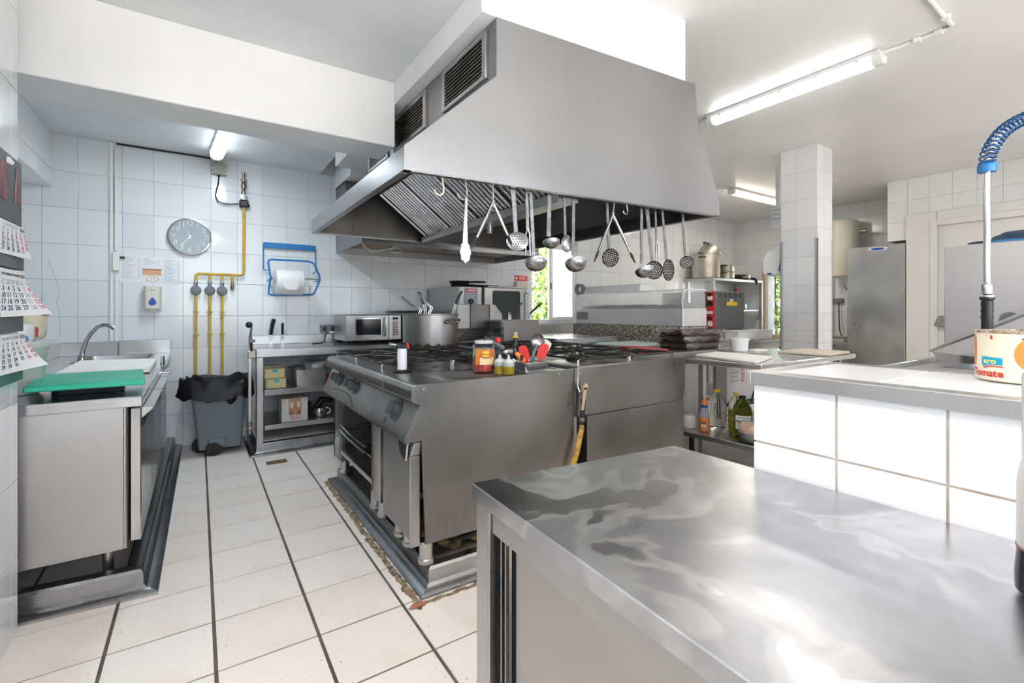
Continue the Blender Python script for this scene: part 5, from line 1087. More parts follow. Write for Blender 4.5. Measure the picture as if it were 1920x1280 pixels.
MB().box(1.150, 1.695, 4.56, 5.0, .912, 1.165, .006).build('body', 'steel', mw)
MB().box(1.155, 1.56, 4.547, 4.559, .918, 1.16, .003).build('door', 'steel', mw)
rect_frame(MB(), 'x', 1.235, 1.50, 4.541, 4.5465, .955, 1.135, .014, .002).build('window_frame', 'chrome', mw)
MB().box(1.25, 1.485, 4.544, 4.5468, .970, 1.120).build('window', pm('smoked glass', (.015,.016,.018), .08), mw)
MB().tube([(1.522,4.545,.955),(1.522,4.515,.962),(1.522,4.512,1.04),(1.522,4.515,1.125),(1.522,4.545,1.132)], .010, 8).build('handle', 'chrome', mw)
MB().box(1.57, 1.692, 4.548, 4.559, .918, 1.16, .003).build('control_panel', 'steel', mw); MB().box(1.600, 1.665, 4.545, 4.5478, .955, 1.145, .001).build('keypad', 'cream plastic', mw)
MB().box(1.604, 1.66, 4.5435, 4.5455, 1.118, 1.138).build('display', 'dark', mw)
for k in range(6): MB().box(1.612, 1.630, 4.5435, 4.5455, .965+.022*k, .978+.022*k).build('button', 'red', mw)
for k in range(6): MB().box(1.640, 1.656, 4.5435, 4.5455, .965+.022*k, .978+.022*k).build('button', 'grey plastic', mw)
for x in (1.18, 1.66):
    for y in (4.6, 4.96): MB().cyl((x,y,.882), (x,y,.913), .018, 12).build('foot', 'black plastic', mw)
solo('cable', MB().tube([(1.68,4.55,.889),(1.5,4.50,.889),(1.3,4.48,.889),(1.15,4.52,.889),(1.05,4.6,.889)], .006, 6), 'black plastic', 'black cable lying in front of the microwave', 'cable', base=(1.4,4.5,.884))
bx_ = thing('metal_box', 'flat steel warming box behind the microwave', 'box', (1.88, 4.8, .883))
MB().box(1.72, 2.10, 4.55, 5.0, .884, 1.16, .004).build('body', 'steel dull', bx_); MB().box(1.70, 2.12, 4.53, 5.02, 1.16, 1.176, .003).build('lid', 'steel', bx_)
solo('oven_tray', MB().hexa([(1.69,4.60,1.180),(2.02,4.58,1.180),(2.05,4.95,1.180),(1.70,4.97,1.180),(1.66,4.58,1.205),(2.03,4.55,1.205),(2.07,4.97,1.205),(1.68,4.99,1.205)], .004), 'steel dull', 'shallow dark tray on the warming box', 'tray', base=(1.86,4.8,1.178))
# things on the table shelves
pm('butter', (.72,.62,.33), .5); pm('print teal', (.10,.45,.55), .5)
for x, y, z, ry, lab in ((.555,4.53,.536,0,'lower front yellow butter pack on the upper shelf'), (.545,4.535,.622,2,'upper front yellow butter pack on the upper shelf'), (.575,4.68,.536,0,'yellow butter pack behind the front pair'), (.55,4.78,.622,4,'topmost yellow butter pack at the back of the pile')):
    b_ = thing('butter_pack', lab, 'carton', (x, y, z), 'butter packs on the shelf'); MB().box(x-.078, x+.078, y-.055, y+.055, z+.001, z+.084, .006).build('pack', 'butter', b_)
    q_ = MB().box(x-.018, x+.022, y-.0562, y-.0545, z+.055, z+.078).build('logo', 'print teal', b_)
gt = thing('gastro_tray', 'deep steel food tray with crumpled clear film on the upper shelf', 'tray', (.845, 4.68, .536))
gastro(MB(), .70, .985, 4.50, 4.88, .537, .678, r=.03).build('tray', 'steel', gt)
crumple(MB(), (.90,4.68,.69), (.10,.15,.065), 21, .22, 24, 14).build('film', pm('film', (.75,.76,.78), .15, Transmission_Weight=.55), gt, 20)
crumple(MB(), (.76,4.7,.66), (.05,.12,.04), 25, .2).build('contents', 'grey plastic', gt)
solo('red_lid', MB().lathe([(0,0),(.07,0),(.075,.01),(.075,.06),(.068,.07),(0,.07)], (1.07,4.66,.537), 24), 'red', 'red lidded tub right of the deep steel tray', 'tub', base=(1.07,4.66,.537))
ct = thing('wine_carton', 'open white carton with orange print on the lower shelf', 'carton', (.705, 4.6, .236))
pm('carton white', (.70,.68,.68), .6); pm('cardboard', (.42,.28,.17), .8); pm('carton orange', (.55,.30,.16), .6)
x0, x1, y0, y1, z0, z1 = .600, .808, 4.49, 4.70, .237, .435
MB().box(x0, x1, y0, y0+.004, z0, z1).box(x0, x1, y1-.004, y1, z0, z1).box(x0, x0+.004, y0+.004, y1-.004, z0, z1).box(x1-.004, x1, y0+.004, y1-.004, z0, z1).box(x0+.004, x1-.004, y0+.004, y1-.004, z0, z0+.004).build('box', 'carton white', ct, 0)
MB().hexa([(x0,y1-.002,z1),(x1,y1-.002,z1),(x1,y1,z1),(x0,y1,z1),(x0,y1+.04,z1+.035),(x1,y1+.04,z1+.035),(x1,y1+.043,z1+.035),(x0,y1+.043,z1+.035)]).hexa([(x0+.01,y1-.06,z1-.01),(x1-.005,y1-.06,z1-.005),(x1-.005,y1-.058,z1-.005),(x0+.01,y1-.058,z1-.01),(x0+.0,y1-.08,z1+.03),(x1,y1-.08,z1+.04),(x1,y1-.077,z1+.04),(x0,y1-.077,z1+.03)]).build('flap', 'cardboard', ct, 0)
MB().box(.655, .757, y0-.0015, y0, .292, .432).build('print_field', 'carton orange', ct)
for s in (-1, 1):
    MB().prism([(.706+s*.012,.405),(.706+s*.044,.405),(.706+s*.040,.365),(.706+s*.028,.345),(.706+s*.016,.365)], 'y', y0-.0028, y0-.001).build('glass_print', 'carton white', ct); MB().box(.706+s*.030-.012, .706+s*.030+.012, y0-.0028, y0-.001, .295, .325).build('dark_print', 'brown print', ct)
for z, tx_ in ((.279, 'Vino Tinto'), (.258, 'Red Wine')):
    tm = text_mb(tx_, .021, bold=.0004); tm.xform(frame((.71, y0-.0018, z), (1,0,0), (0,0,1))); tm.build('lettering', 'print red', ct, 0)
for p_ in ((.620,.415), (.787,.415)): MB().prism([(p_[0]-.014,p_[1]+.012),(p_[0]+.012,p_[1]+.012),(p_[0]+.012,p_[1]-.008),(p_[0]-.002,p_[1]-.016)], 'y', y0-.0018, y0-.0005).build('gold_print', 'gold print', ct)
mx = thing('hand_mixer', 'silver hand blender base with black parts on the lower shelf', 'blender', (.93, 4.6, .236))
MB().lathe([(0,.0),(.052,.0),(.058,.012),(.058,.055),(.048,.078),(.02,.088),(0,.088)], (.925,4.58,.237), 28).build('base', 'utensil steel', mx); MB().lathe([(0,-.003),(.010,-.003),(.012,0)], (.938,4.523,.275), 12, 'y').build('button', 'dark', mx)
MB().tube([(.90,4.74,.26),(.98,4.73,.36),(1.08,4.72,.345)], [.03,.034,.02], 12).build('motor', 'black plastic', mx); MB().box(.845, .875, 4.66, 4.72, .237, .36, .006).build('jug', 'dark', mx)
cw = MB()
for k in range(5):
    cw.tube([(1.0+.028*math.cos(a), 4.60+.01*k, .272+.028*math.sin(a)) for a in [2*PI*q/20 for q in range(20)]], .004, 6, True)
solo('cable', cw, 'white plastic', 'coiled white cable beside the hand blender', 'cable', base=(1.0,4.6,.238))
# fryers behind the island
fr_ = thing('fryer_unit', 'stainless double fryer with control boxes behind the stock pot', 'fryer', (2.3, 3.75, 0))
MB().box(1.72, 2.78, 3.62, 4.22, .10, .93, .004).build('body', 'steel dull', fr_)
m = MB().box(1.99, 2.125, 3.90, 4.02, 1.035, 1.262, .003); m.build('control_box', 'steel dull', fr_); MB().box(2.13, 2.335, 3.90, 4.02, 1.035, 1.262, .003).build('control_box', 'dark steel', fr_)
MB().prism([(2.337,1.03),(2.475,1.03),(2.475,1.17),(2.395,1.262),(2.337,1.262)], 'y', 3.89, 4.03, .002).build('control_box', 'steel', fr_)
MB().box(2.03, 2.45, 4.03, 4.06, .93, 1.04).build('bracket', 'dark steel', fr_)
MB().box(2.30, 2.695, 3.58, 3.63, .80, 1.118, .004).build('splash_panel', 'steel range', fr_); MB().box(2.296, 2.30, 3.58, 3.63, .80, 1.122).build('panel_edge', 'chrome', fr_); MB().box(2.30, 2.695, 3.63, 4.05, 1.10, 1.118, .003).build('panel_top', 'steel dull', fr_)
for p in ([(2.12,3.88,1.04),(2.05,3.86,.99),(1.98,3.84,.95)], [(2.33,3.88,1.03),(2.26,3.86,.98),(2.18,3.84,.95)], [(2.2,3.80,.97),(2.0,3.74,.945),(1.8,3.7,.94)]): MB().tube(p, .008, 8).build('heating_cable', 'black plastic', fr_)
for x in (1.78, 2.72):
    for y in (3.68, 4.16): MB().cyl((x,y,0), (x,y,.10), .025, 12).build('foot', 'steel', fr_)
for i, (x, lab) in enumerate(((2.45,'left fryer basket handle in front of the oven door'), (2.69,'right fryer basket handle in front of the window'))):
    b_ = thing('fryer_basket', lab, 'basket', (x, 3.75, 1.118), 'fryer baskets')
    MB().tube([(x+.01,3.745,1.119),(x+.01,3.745,1.18),(x+.03,3.745,1.19)], .006, 6).tube([(x+.035,3.755,1.119),(x+.035,3.755,1.18),(x+.045,3.75,1.195)], .006, 6).build('bracket', 'chrome', b_)
    MB().tube([(x+.02,3.745,1.175),(x+.06,3.745,1.205),(x+.13,3.75,1.255),(x+.17,3.75,1.28)], [.010,.011,.012,.008], 8).build('grip', 'black plastic', b_)
# combi oven
ov = thing('combi_oven', 'stainless convection oven with a dark glass door', 'oven', (2.62, 4.66, .80))
MB().box(2.20, 3.05, 4.30, 5.04, .86, 1.455, .006).build('body', 'steel', ov)
MB().box(2.215, 2.475, 4.286, 4.2995, .87, 1.45, .003).build('control_front', 'steel', ov); MB().box(2.267, 2.425, 4.280, 4.2858, .95, 1.435, .002).build('control_panel', pm('panel blue grey', (.38,.42,.47), .4), ov)
MB().lathe([(0,-.025),(.026,-.025),(.03,0)], (2.34,4.28,1.300), 20, 'y').build('dial', 'black plastic', ov)
for z in (1.38, 1.35, 1.32, 1.28): MB().lathe([(0,-.003),(.006,-.003),(.007,0)], (2.395,4.28,z), 10, 'y').build('lamp', 'grey plastic', ov)
MB().box(2.290, 2.412, 4.2785, 4.2805, 1.395, 1.43).build('badge', 'print red', ov)
for k in range(6): MB().box(2.298+.018*k, 2.310+.018*k, 4.2772, 4.2786, 1.405, 1.421).build('badge_mark', 'white plastic', ov)
MB().box(2.478, 2.496, 4.282, 4.2995, .87, 1.45).build('door_gap', 'dark', ov)
dr_ = MB().box(2.498, 3.045, 4.270, 4.2995, .87, 1.45, .005).build('door', 'steel', ov); m = MB(); m.prism(rrect(2.598, 2.952, .93, 1.418, .022), 'y', 4.2665, 4.2705); m.build('door_glass', pm('oven glass', (.018,.035,.03), .08), dr_)
MB().tube([(3.03,4.27,1.40),(3.035,4.235,1.39),(3.035,4.235,1.0),(3.03,4.27,.99)], .011, 8).build('handle', 'steel', dr_)
st = thing('oven_stand', 'open steel stand under the convection oven', 'stand', (2.62, 4.66, 0))
for x in (2.22, 2.99):
    for y in (4.32, 4.99): MB().box(x, x+.04, y, y+.04, 0, .859).build('leg', 'steel', st)
MB().box(2.262, 2.988, 4.32, 5.03, .30, .33).build('shelf', 'steel dull', st)
for i, (x, y, r_, z, dx, dz, lab) in enumerate(((2.44,4.62,.15,1.458,.28,.025,'black frying pan lying flat on the oven'), (2.38,4.60,.12,1.494,.18,.03,'smaller black frying pan stacked on the flat one'))):
    p_ = thing('frying_pan', lab, 'pan', (x, y, z), 'frying pans on the oven'); MB().lathe([(0,.002),(r_*.82,.002),(r_,.03),(r_*.985,.032),(r_*.8,.006),(0,.006)], (x,y,z), 32).build('pan', 'cast iron', p_)
    MB().tube([(x+r_*.97,y,z+.028),(x+r_+dx*.5,y-.02,z+dz),(x+r_+dx,y-.04,z+dz)], [.010,.012,.010], 8).build('handle', 'black plastic', p_)
solo('baking_tray', MB().box(2.62, 3.0, 4.40, 4.9, 1.456, 1.476, .004), 'steel dull', 'flat baking tray on top of the oven', 'tray', base=(2.8,4.65,1.456))
sg = thing('wall_sign', 'small red safety sign on the tiles beside the window', 'sign', (3.535, 5.09, 1.60))
MB().box(3.435, 3.638, 5.091, 5.096, 1.597, 1.668).build('plate', 'print red', sg)
for z, w in ((1.648,.06), (1.634,.045), (1.618,.055)): MB().box(3.56-w, 3.56+w, 5.0895, 5.0912, z, z+.006).build('text_line', 'white plastic', sg)
MB().lathe([(0,-.001),(.016,-.001)], (3.462,5.0905,1.632), 14, 'y').build('pictogram', 'white plastic', sg)
bxw = thing('electric_box', 'cream electric box on the wall below the red sign', 'switch', (3.50, 5.09, 1.50))
MB().box(3.42, 3.60, 5.02, 5.096, 1.47, 1.585, .006).build('box', 'cream plastic', bxw)
# wall hood
h2 = thing('wall_hood', 'long stainless wall hood above the oven and microwave', 'hood', (2.15, 4.65, 1.80))
p = [(4.158,1.800),(4.158,1.862),(4.60,2.30),(4.72,2.47),(5.095,2.47),(5.095,1.800),(5.085,1.800),(5.085,2.46),(4.73,2.46),(4.61,2.29),(4.168,1.855),(4.168,1.800)]
MB().prism(p, 'x', 1.193, 3.13).build('shell', 'steel hood', h2, 0)
for x_ in (1.193, 3.13): MB().add([(x_,4.158,1.80),(x_,4.158,1.862),(x_,4.60,2.30),(x_,4.72,2.47),(x_,5.095,2.47),(x_,5.095,1.80)], [(0,1,2,3,4,5)]).build('end_plate', 'steel hood', h2, 0)
MB().add([(1.20,4.18,1.865),(3.12,4.18,1.865),(3.12,5.08,1.865),(1.20,5.08,1.865)], [(0,1,2,3)]).build('lining', varied('greasy lining', (.10,.06,.025), (.30,.20,.10), 6, .35, .6), h2, 0)
for k in range(22):
    x = 2.25+.034*k; MB().box(x, x+.017, 4.22, 4.75, 1.842, 1.862).build('filter_slat', 'slat metal', h2)
struct('ceiling_soffit', MB().box(1.182, 3.2, 4.50, 5.098, 2.475, 2.88), 'plaster')
solo('cable', MB().tube([(1.205,4.25,1.84),(1.24,4.24,1.77),(1.30,4.22,1.738),(1.38,4.22,1.752),(1.45,4.22,1.765),(1.53,4.22,1.785),(1.575,4.22,1.765),(1.53,4.22,1.738),(1.47,4.22,1.745),(1.50,4.22,1.79),(1.56,4.22,1.84)], .005, 6), 'cream plastic', 'loose cream cable looping below the wall hood', 'cable', base=(1.3,4.22,1.75))
# steel edge below the window
ws = thing('window_counter', 'steel counter with raised edge below the back window', 'counter', (4.0, 4.8, 0))
MB().box(3.70, 4.42, 4.55, 5.09, .86, .90, .003).build('top', 'steel', ws); MB().box(3.60, 4.42, 5.05, 5.09, .90, 1.018, .003).build('upstand', 'steel', ws); MB().box(3.72, 4.40, 4.58, 5.05, .1, .858).build('body', 'steel dull', ws)
def film_mat(name):
    """thin clinging film: mostly see-through with a sharp crinkled gloss"""
    m, n, l, b = nodes(name); o = n['Material Output']; t = n.new('ShaderNodeBsdfTransparent'); g = n.new('ShaderNodeBsdfGlossy'); g.inputs['Roughness'].default_value = .08
    nz = noise(n, l, 22, 3); u = n.new('ShaderNodeBump'); u.inputs['Strength'].default_value = .9; u.inputs['Distance'].default_value = .01; l.new(nz.outputs[0], u.inputs['Height']); l.new(u.outputs[0], g.inputs['Normal'])
    x = n.new('ShaderNodeMixShader'); x.inputs[0].default_value = .24; l.new(t.outputs[0], x.inputs[1]); l.new(g.outputs[0], x.inputs[2]); l.new(x.outputs[0], o.inputs[0]); return m
# ------------------------------------------------------------------ pizza corner and tables right of the island
sa_ = thing('saladette', 'low refrigerated unit with shiny lid behind the open burners', 'cabinet', (3.25, 4.0, 0))
MB().box(2.87, 3.655, 3.52, 4.20, .0, .865, .004).build('body', 'steel dull', sa_); MB().box(2.85, 3.665, 3.50, 4.225, .868, .932, .005).build('lid', 'steel worktop', sa_)
MB().box(2.90, 3.30, 3.508, 3.52, .70, .845, .003).build('drawer', 'steel', sa_); MB().box(3.33, 3.62, 3.508, 3.52, .70, .845, .003).build('drawer', 'cream plastic', sa_); MB().box(2.92, 3.28, 3.498, 3.508, .80, .82).build('drawer_handle', 'dark', sa_)
pc = thing('pizza_counter', 'refrigerated pizza counter with speckled granite back edge', 'counter', (3.4, 3.2, 0))
varied('granite', (.05,.045,.04), (.55,.48,.38), 60, .3, lo=.44, hi=.56)
MB().box(2.86, 3.52, 2.42, 3.45, .33, .825, .004).build('body', 'steel dull', pc); MB().box(2.84, 3.85, 2.40, 3.47, .828, .868, .004).build('worktop', 'steel', pc)
MB().box(3.852, 4.30, 2.87, 4.42, .84, 1.048, .003).build('granite_upstand', 'granite', pc); MB().box(3.852, 4.30, 2.90, 4.41, .0, .838).build('rear_body', 'steel dull', pc)
for x, y in ((2.90,2.46),(3.46,2.46),(2.90,3.40),(3.46,3.40)): MB().cyl((x,y,0), (x,y,.33), .022, 12).build('foot', 'black plastic', pc)
slab('worktop_board', [(3.30,2.98),(3.84,2.98),(3.84,3.44),(3.30,3.44)], .869, .886, pm('mint', (.68,.78,.72), .4), 'pale mint board against the granite edge', 'cutting board')
slab('cutting_board', [(2.80,2.33),(3.16,2.46),(3.245,2.90),(2.97,2.92)], .876, .893, 'red board', 'red cutting board on the pizza counter')
vt = thing('topping_vitrine', 'steel topping display with curved glass on the granite edge', 'display case', (4.08, 3.65, 1.05))
MB().box(3.90, 4.28, 2.87, 4.42, 1.05, 1.228, .004).build('base', varied('vitrine steel', (.74,.73,.72), (.82,.81,.80), 2, .42, .55), vt); MB().box(3.95, 4.24, 2.92, 4.37, 1.229, 1.235).build('well', 'dark steel', vt)
m_, n_, l_, b_ = nodes('case glass'); setp(b_, (.86,.90,.90), .06); o_ = n_['Material Output']; tr_n = n_.new('ShaderNodeBsdfTransparent'); mx_n = n_.new('ShaderNodeMixShader'); mx_n.inputs[0].default_value = .30
l_.new(tr_n.outputs[0], mx_n.inputs[1]); l_.new(b_.outputs[0], mx_n.inputs[2]); l_.new(mx_n.outputs[0], o_.inputs[0])
gp_ = [(3.905,1.230),(3.900,1.30),(3.915,1.37),(3.95,1.405),(4.0,1.412),(4.27,1.412)]
m = MB(); m.add([(x,2.88,z) for x, z in gp_]+[(x,4.41,z) for x, z in gp_], [(i, i+1, len(gp_)+i+1, len(gp_)+i) for i in range(len(gp_)-1)]); m.build('curved_glass', 'case glass', vt, 60)
for y in (2.885, 4.405): MB().add([(x,y,z) for x, z in gp_]+[(4.27,y,1.23)], [tuple(range(len(gp_)+1))]).build('end_glass', 'case glass', vt, 0)
MB().tube([(x,2.88,z) for x, z in gp_], .006, 6).build('glass_edge', 'white plastic', vt); MB().tube([(4.0,2.88,1.414),(4.0,4.41,1.414)], .005, 6).build('glass_edge', 'white plastic', vt)
MB().box(3.985, 4.02, 2.872, 2.879, 1.28, 1.40).build('price_tag', 'white plastic', vt)
for k in range(6):
    y = 2.98+.235*k; MB().box(3.97, 4.22, y, y+.20, 1.236, 1.27, .004).build('topping_pan', 'steel' if k%2 else 'dark steel', vt)
MB().box(3.894, 3.8995, 4.20, 4.40, 1.10, 1.19, .002).build('vent_plate', 'hole grille' if 'hole grille' in MATS else varied('hole grille', (.06,.05,.04), (.55,.50,.42), 130, .5, lo=.45, hi=.55), vt)
tr_ = thing('storage_tray', 'long translucent tray with dough on top of the topping display', 'tray', (4.1, 3.95, 1.415))
gastro(MB(), 4.02, 4.24, 3.50, 4.40, 1.419, 1.50, r=.02).build('tray', pm('clear white', (.90,.90,.88), .3), tr_)
for k in range(5): MB().ball((4.12,3.6+.17*k,1.449), .07, .07, .025, 14, 8).build('dough', 'cream plastic', tr_)
th = thing('tape_dispenser', 'grey gadget at the far end of the topping display', 'dispenser', (4.02, 4.5, 1.40))
MB().lathe([(.05,-.03),(.07,-.03),(.07,.03),(.05,.03),(.05,-.03)], (4.0,4.46,1.475), 20, 'x').build('wheel', 'grey plastic', th); MB().box(3.97, 4.03, 4.43, 4.49, 1.30, 1.42, .01).build('stem', 'chrome', th)
# pizza oven on the rear counter
rc = thing('rear_counter', 'steel counter carrying the pizza oven', 'counter', (4.95, 3.3, 0))
MB().box(4.36, 5.75, 2.78, 3.85, .80, .845, .004).build('top', 'steel', rc); [MB().box(x, x+.045, y, y+.045, 0, .799, .003).build('leg', 'steel upright', rc) for x in (4.38, 5.68) for y in (2.82, 3.78)]; MB().box(4.42, 5.68, 3.2, 3.78, .22, .25).build('undershelf', 'steel dull', rc); MB().box(4.36, 5.75, 2.78, 2.80, .846, .885, .003).build('front_edge', 'steel', rc)
po = thing('pizza_oven', 'grey double pizza oven with red control strip', 'oven', (5.03, 3.4, .95))
MB().box(4.755, 5.315, 3.075, 3.80, .955, 1.42, .006).build('body', pm('oven grey', (.13,.135,.14), .45, .3), po)
ct_ = MB().box(4.740, 4.7548, 3.085, 3.18, .96, 1.415, .002).build('control_strip', 'red', po)
for z in (1.385, 1.30, 1.12, 1.00): MB().lathe([(0,-.022),(.022,-.022),(.025,0)], (4.74,3.135,z), 14, 'x').build('knob', 'black plastic', po)
for z in (1.345, 1.06): MB().lathe([(0,-.006),(.030,-.006),(.032,0)], (4.74,3.135,z), 18, 'x').build('gauge', 'white plastic', po)
for z in (1.255, 1.17): MB().box(4.735, 4.7398, 3.10, 3.18, z, z+.03).build('switch', 'dark' if z > 1.2 else 'white plastic', po)
MB().box(4.742, 4.754, 3.20, 3.79, 1.21, 1.40, .002).build('deck_door', 'steel', po); MB().box(4.742, 4.754, 3.20, 3.79, .98, 1.17, .002).build('deck_door', 'steel', po)
for z in (1.395, 1.385, 1.375, 1.365, 1.355, .995, .985, .975):
    for k in range(5): MB().box(4.80+.10*k, 4.86+.10*k, 3.0728, 3.0752, z, z+.005).build('vent_slot', 'dark', po)
MB().box(4.96, 5.17, 3.0725, 3.0752, 1.262, 1.305).build('warning_label', 'yellow', po); MB().box(5.02, 5.09, 3.0725, 3.0752, 1.309, 1.335).build('data_label', 'cream plastic', po)
for x in (4.80, 5.27):
    for y in (3.12, 3.75): MB().cyl((x,y,.846), (x,y,.956), .02, 10).build('foot', 'black plastic', po)
solo('cable', MB().tube([(5.34,3.30,.98),(5.40,3.20,.93),(5.42,3.12,.87),(5.55,3.10,.855),(5.65,3.25,.855)], .008, 6), 'black plastic', 'black power cable below the pizza oven', 'cable', base=(5.5,3.12,.85))
tbw = thing('plastic_tub', 'long white plastic tub in front of the far window', 'tub', (5.2, 2.70, .85))
gastro(MB(), 4.80, 5.50, 2.83, 3.02, .886, .985, r=.03).build('tub', 'white plastic', tbw)
# steel work table
wt2 = thing('work_table', 'stainless work table with undershelf beside the island', 'table', (3.75, 2.0, 0))
MB().hexa([(3.045,1.645,.815),(4.48,1.645,.815),(4.48,2.385,.815),(2.96,2.385,.815),(3.045,1.645,.85),(4.48,1.645,.85),(4.48,2.385,.85),(2.96,2.385,.85)], .003).build('top', 'steel worktop', wt2)
MB().hexa([(3.10,1.70,.255),(4.42,1.70,.255),(4.42,2.36,.255),(3.06,2.36,.255),(3.10,1.70,.29),(4.42,1.70,.29),(4.42,2.36,.29),(3.06,2.36,.29)], .003).build('undershelf', 'steel', wt2)
for x, y in ((3.20,1.715),(4.36,1.715),(3.36,2.285),(4.36,2.30)): MB().box(x, x+.045, y, y+.045, 0, .814, .003).build('leg', 'steel upright', wt2)
slab('cutting_board', [(3.04,1.68),(3.53,1.82),(3.56,2.30),(3.16,2.215)], .852, .868, 'white board', 'white cutting board on the near corner of the work table')
slab('cutting_board', [(4.02,1.65),(4.46,1.68),(4.50,2.05),(4.02,2.04)], .852, .870, varied('wood board', (.72,.62,.48), (.78,.70,.58), 6, .5), 'pale wooden cutting board at the right of the work table')
solo('paper_napkin', MB().hexa([(4.02,2.22,.851),(4.20,2.20,.851),(4.22,2.30,.851),(4.04,2.30,.851),(4.04,2.23,.866),(4.19,2.21,.862),(4.20,2.29,.862),(4.05,2.29,.866)], .003), 'white plastic', 'small folded white napkin on the work table', 'napkin', base=(4.12,2.25,.85))
varied('roast', (.05,.012,.012), (.17,.05,.03), 16, .4, bmp=.5, bscale=30)
for i, (cx_, cy_, z, a, lab) in enumerate(((3.66,2.63,.869,8,'bottom roasting tray of the film-wrapped stack'), (3.65,2.62,.928,2,'middle roasting tray of the film-wrapped stack'), (3.63,2.60,.987,-4,'top roasting tray of the film-wrapped stack'))):
    t_ = thing('roasting_tray', lab, 'tray', (cx_, cy_, z), 'film-wrapped roasting trays', local=True); t_.rotation_euler = (0, 0, R(a-10))
    m = MB(); A = rrect(-.225, .225, -.16, .16, .02); B_ = rrect(-.21, .21, -.145, .145, .02); n = len(A)
    m.add([(p[0],p[1],.054) for p in A]+[(p[0],p[1],.002) for p in B_], [(k, (k+1)%n, n+(k+1)%n, n+k) for k in range(n)]+[tuple(range(n, 2*n))]); m.build('tray', varied('tray dark %d' % i, (.012,.007,.006), (.10,.022,.02) if i == 2 else (.07,.032,.018), 11, .3), t_)
    m = MB(); K = 10
    for u_ in range(K+1):
        for v_ in range(K+1): m.v.append((-.215+.43*u_/K, -.14+.28*v_/K, .045+.016*math.sin(u_*1.9+i)*math.sin(v_*1.4+i*2)-.01))
    m.f = [(u_*(K+1)+v_, (u_+1)*(K+1)+v_, (u_+1)*(K+1)+v_+1, u_*(K+1)+v_+1) for u_ in range(K) for v_ in range(K)]; m.build('roast', 'roast', t_, 60)
    fm_ = MB(); K = 16
    for u_ in range(K+1):
        for v_ in range(K+1): fm_.v.append((-.25+.50*u_/K, -.17+.34*v_/K, .0575+.003*math.sin(u_*2.3+i*3)*math.cos(v_*2.9+i)))
    fm_.f = [(u_*(K+1)+v_, (u_+1)*(K+1)+v_, (u_+1)*(K+1)+v_+1, u_*(K+1)+v_+1) for u_ in range(K) for v_ in range(K)]
    for p_, q_ in (((-.25,-.17),(.25,-.17)), ((.25,-.17),(.25,.17)), ((.25,.17),(-.25,.17)), ((-.25,.17),(-.25,-.17))):
        b0 = len(fm_.v); n9 = 14
        for k9 in range(n9+1):
            t9 = k9/n9; x9, y9 = p_[0]+(q_[0]-p_[0])*t9, p_[1]+(q_[1]-p_[1])*t9; w9 = .010*math.sin(k9*2.1+i*1.7); fm_.v += [(x9, y9, .057), (x9*(.95+w9), y9*(.95+w9), .022+.010*math.sin(k9*1.3+i))]
        fm_.f += [(b0+2*k9, b0+2*k9+1, b0+2*k9+3, b0+2*k9+2) for k9 in range(n9)]
    for sx in (-1, 1): fm_.add([(sx*.25,-.17,.057),(sx*.25,.17,.057),(sx*.285,.1,.03),(sx*.275,-.08,.035)], [(0,1,2,3)])
    fm_.build('film', 'cling film' if 'cling film' in MATS else film_mat('cling film'), t_, 20)
wb2 = thing('plastic_tub', 'small white plastic bucket beside the wrapped trays', 'tub', (3.90, 2.31, .85))
MB().lathe([(0,.002),(.062,.002),(.066,.01),(.075,.10),(.080,.102),(.080,.112),(0,.114)], (3.90,2.30,.851), 24).build('bucket', 'white plastic', wb2)
# bottles on the undershelf
glass('pet', (.93,.96,.97), .02, 1.15); glass('pet green', (.18,.26,.03), .02, 1.2)
def jug(name, label, x, y, h, r, mat, cap, liquid=None, lab=None, lh=.5):
    t_ = thing(name, label, 'bottle', (x, y, .291), 'bottles on the undershelf')
    body = [(0,.002),(r*.8,.002),(r*.95,.01),(r,.03)]+[(r*(.96 if k%2 else 1.0), .03+(h*.55-.03)*k/8) for k in range(1, 9)]+[(r*.98,h*.60),(r*.85,h*.72),(r*.5,h*.86),(r*.28,h*.92),(r*.26,h*.97)]
    MB().lathe(body, (x,y,.291), 24).build('bottle', mat, t_, 50); MB().lathe([(r*.30,h*.93),(r*.33,h*.935),(r*.33,h*.995),(0,h)], (x,y,.291), 16).build('cap', cap, t_)
    MB().tube([(x-r*.45,y,.291+h*.95),(x,y-r*.34,.291+h*.955),(x+r*.45,y,.291+h*.95)], .006, 6).build('carry_ring', cap, t_)
    if liquid: MB().lathe([(0,.006),(r*.78,.006),(r*.93,.03),(r*.93,h*lh),(0,h*lh)], (x,y,.291), 24).build('oil', liquid, t_)
    if lab: MB().lathe([(r*1.01,h*.22),(r*1.01,h*.55)], (x,y,.291), 12, a0=R(lab[0]), a1=R(lab[1])).build('label', 'paper', t_, 40)
    return t_
jug('bottle', 'empty clear water jug with a yellow cap on the undershelf', 3.37, 2.17, .30, .070, 'pet', 'yellow')
jug('bottle', 'half full jug of yellow oil with a yellow cap on the undershelf', 3.42, 2.045, .285, .055, 'pet', 'yellow', 'oil yellow', None, .55)
gj = jug('bottle', 'green olive oil jug with a white label and black cap', 3.27, 1.905, .30, .068, 'pet green', 'black plastic', None, (-190, -95))
on_cyl((3.27,1.905,.291), .0695, R(-142), .150, 'ACEITE DE OLIVA', .011, 'print black', gj); on_cyl((3.27,1.905,.291), .0695, R(-142), .128, 'VIRGEN EXTRA', .012, 'print black', gj)
cl = thing('cleaner_bottle', 'orange cleaner bottle with a pointed orange nozzle on the undershelf', 'bottle', (3.20, 2.165, .291), 'bottles on the undershelf')
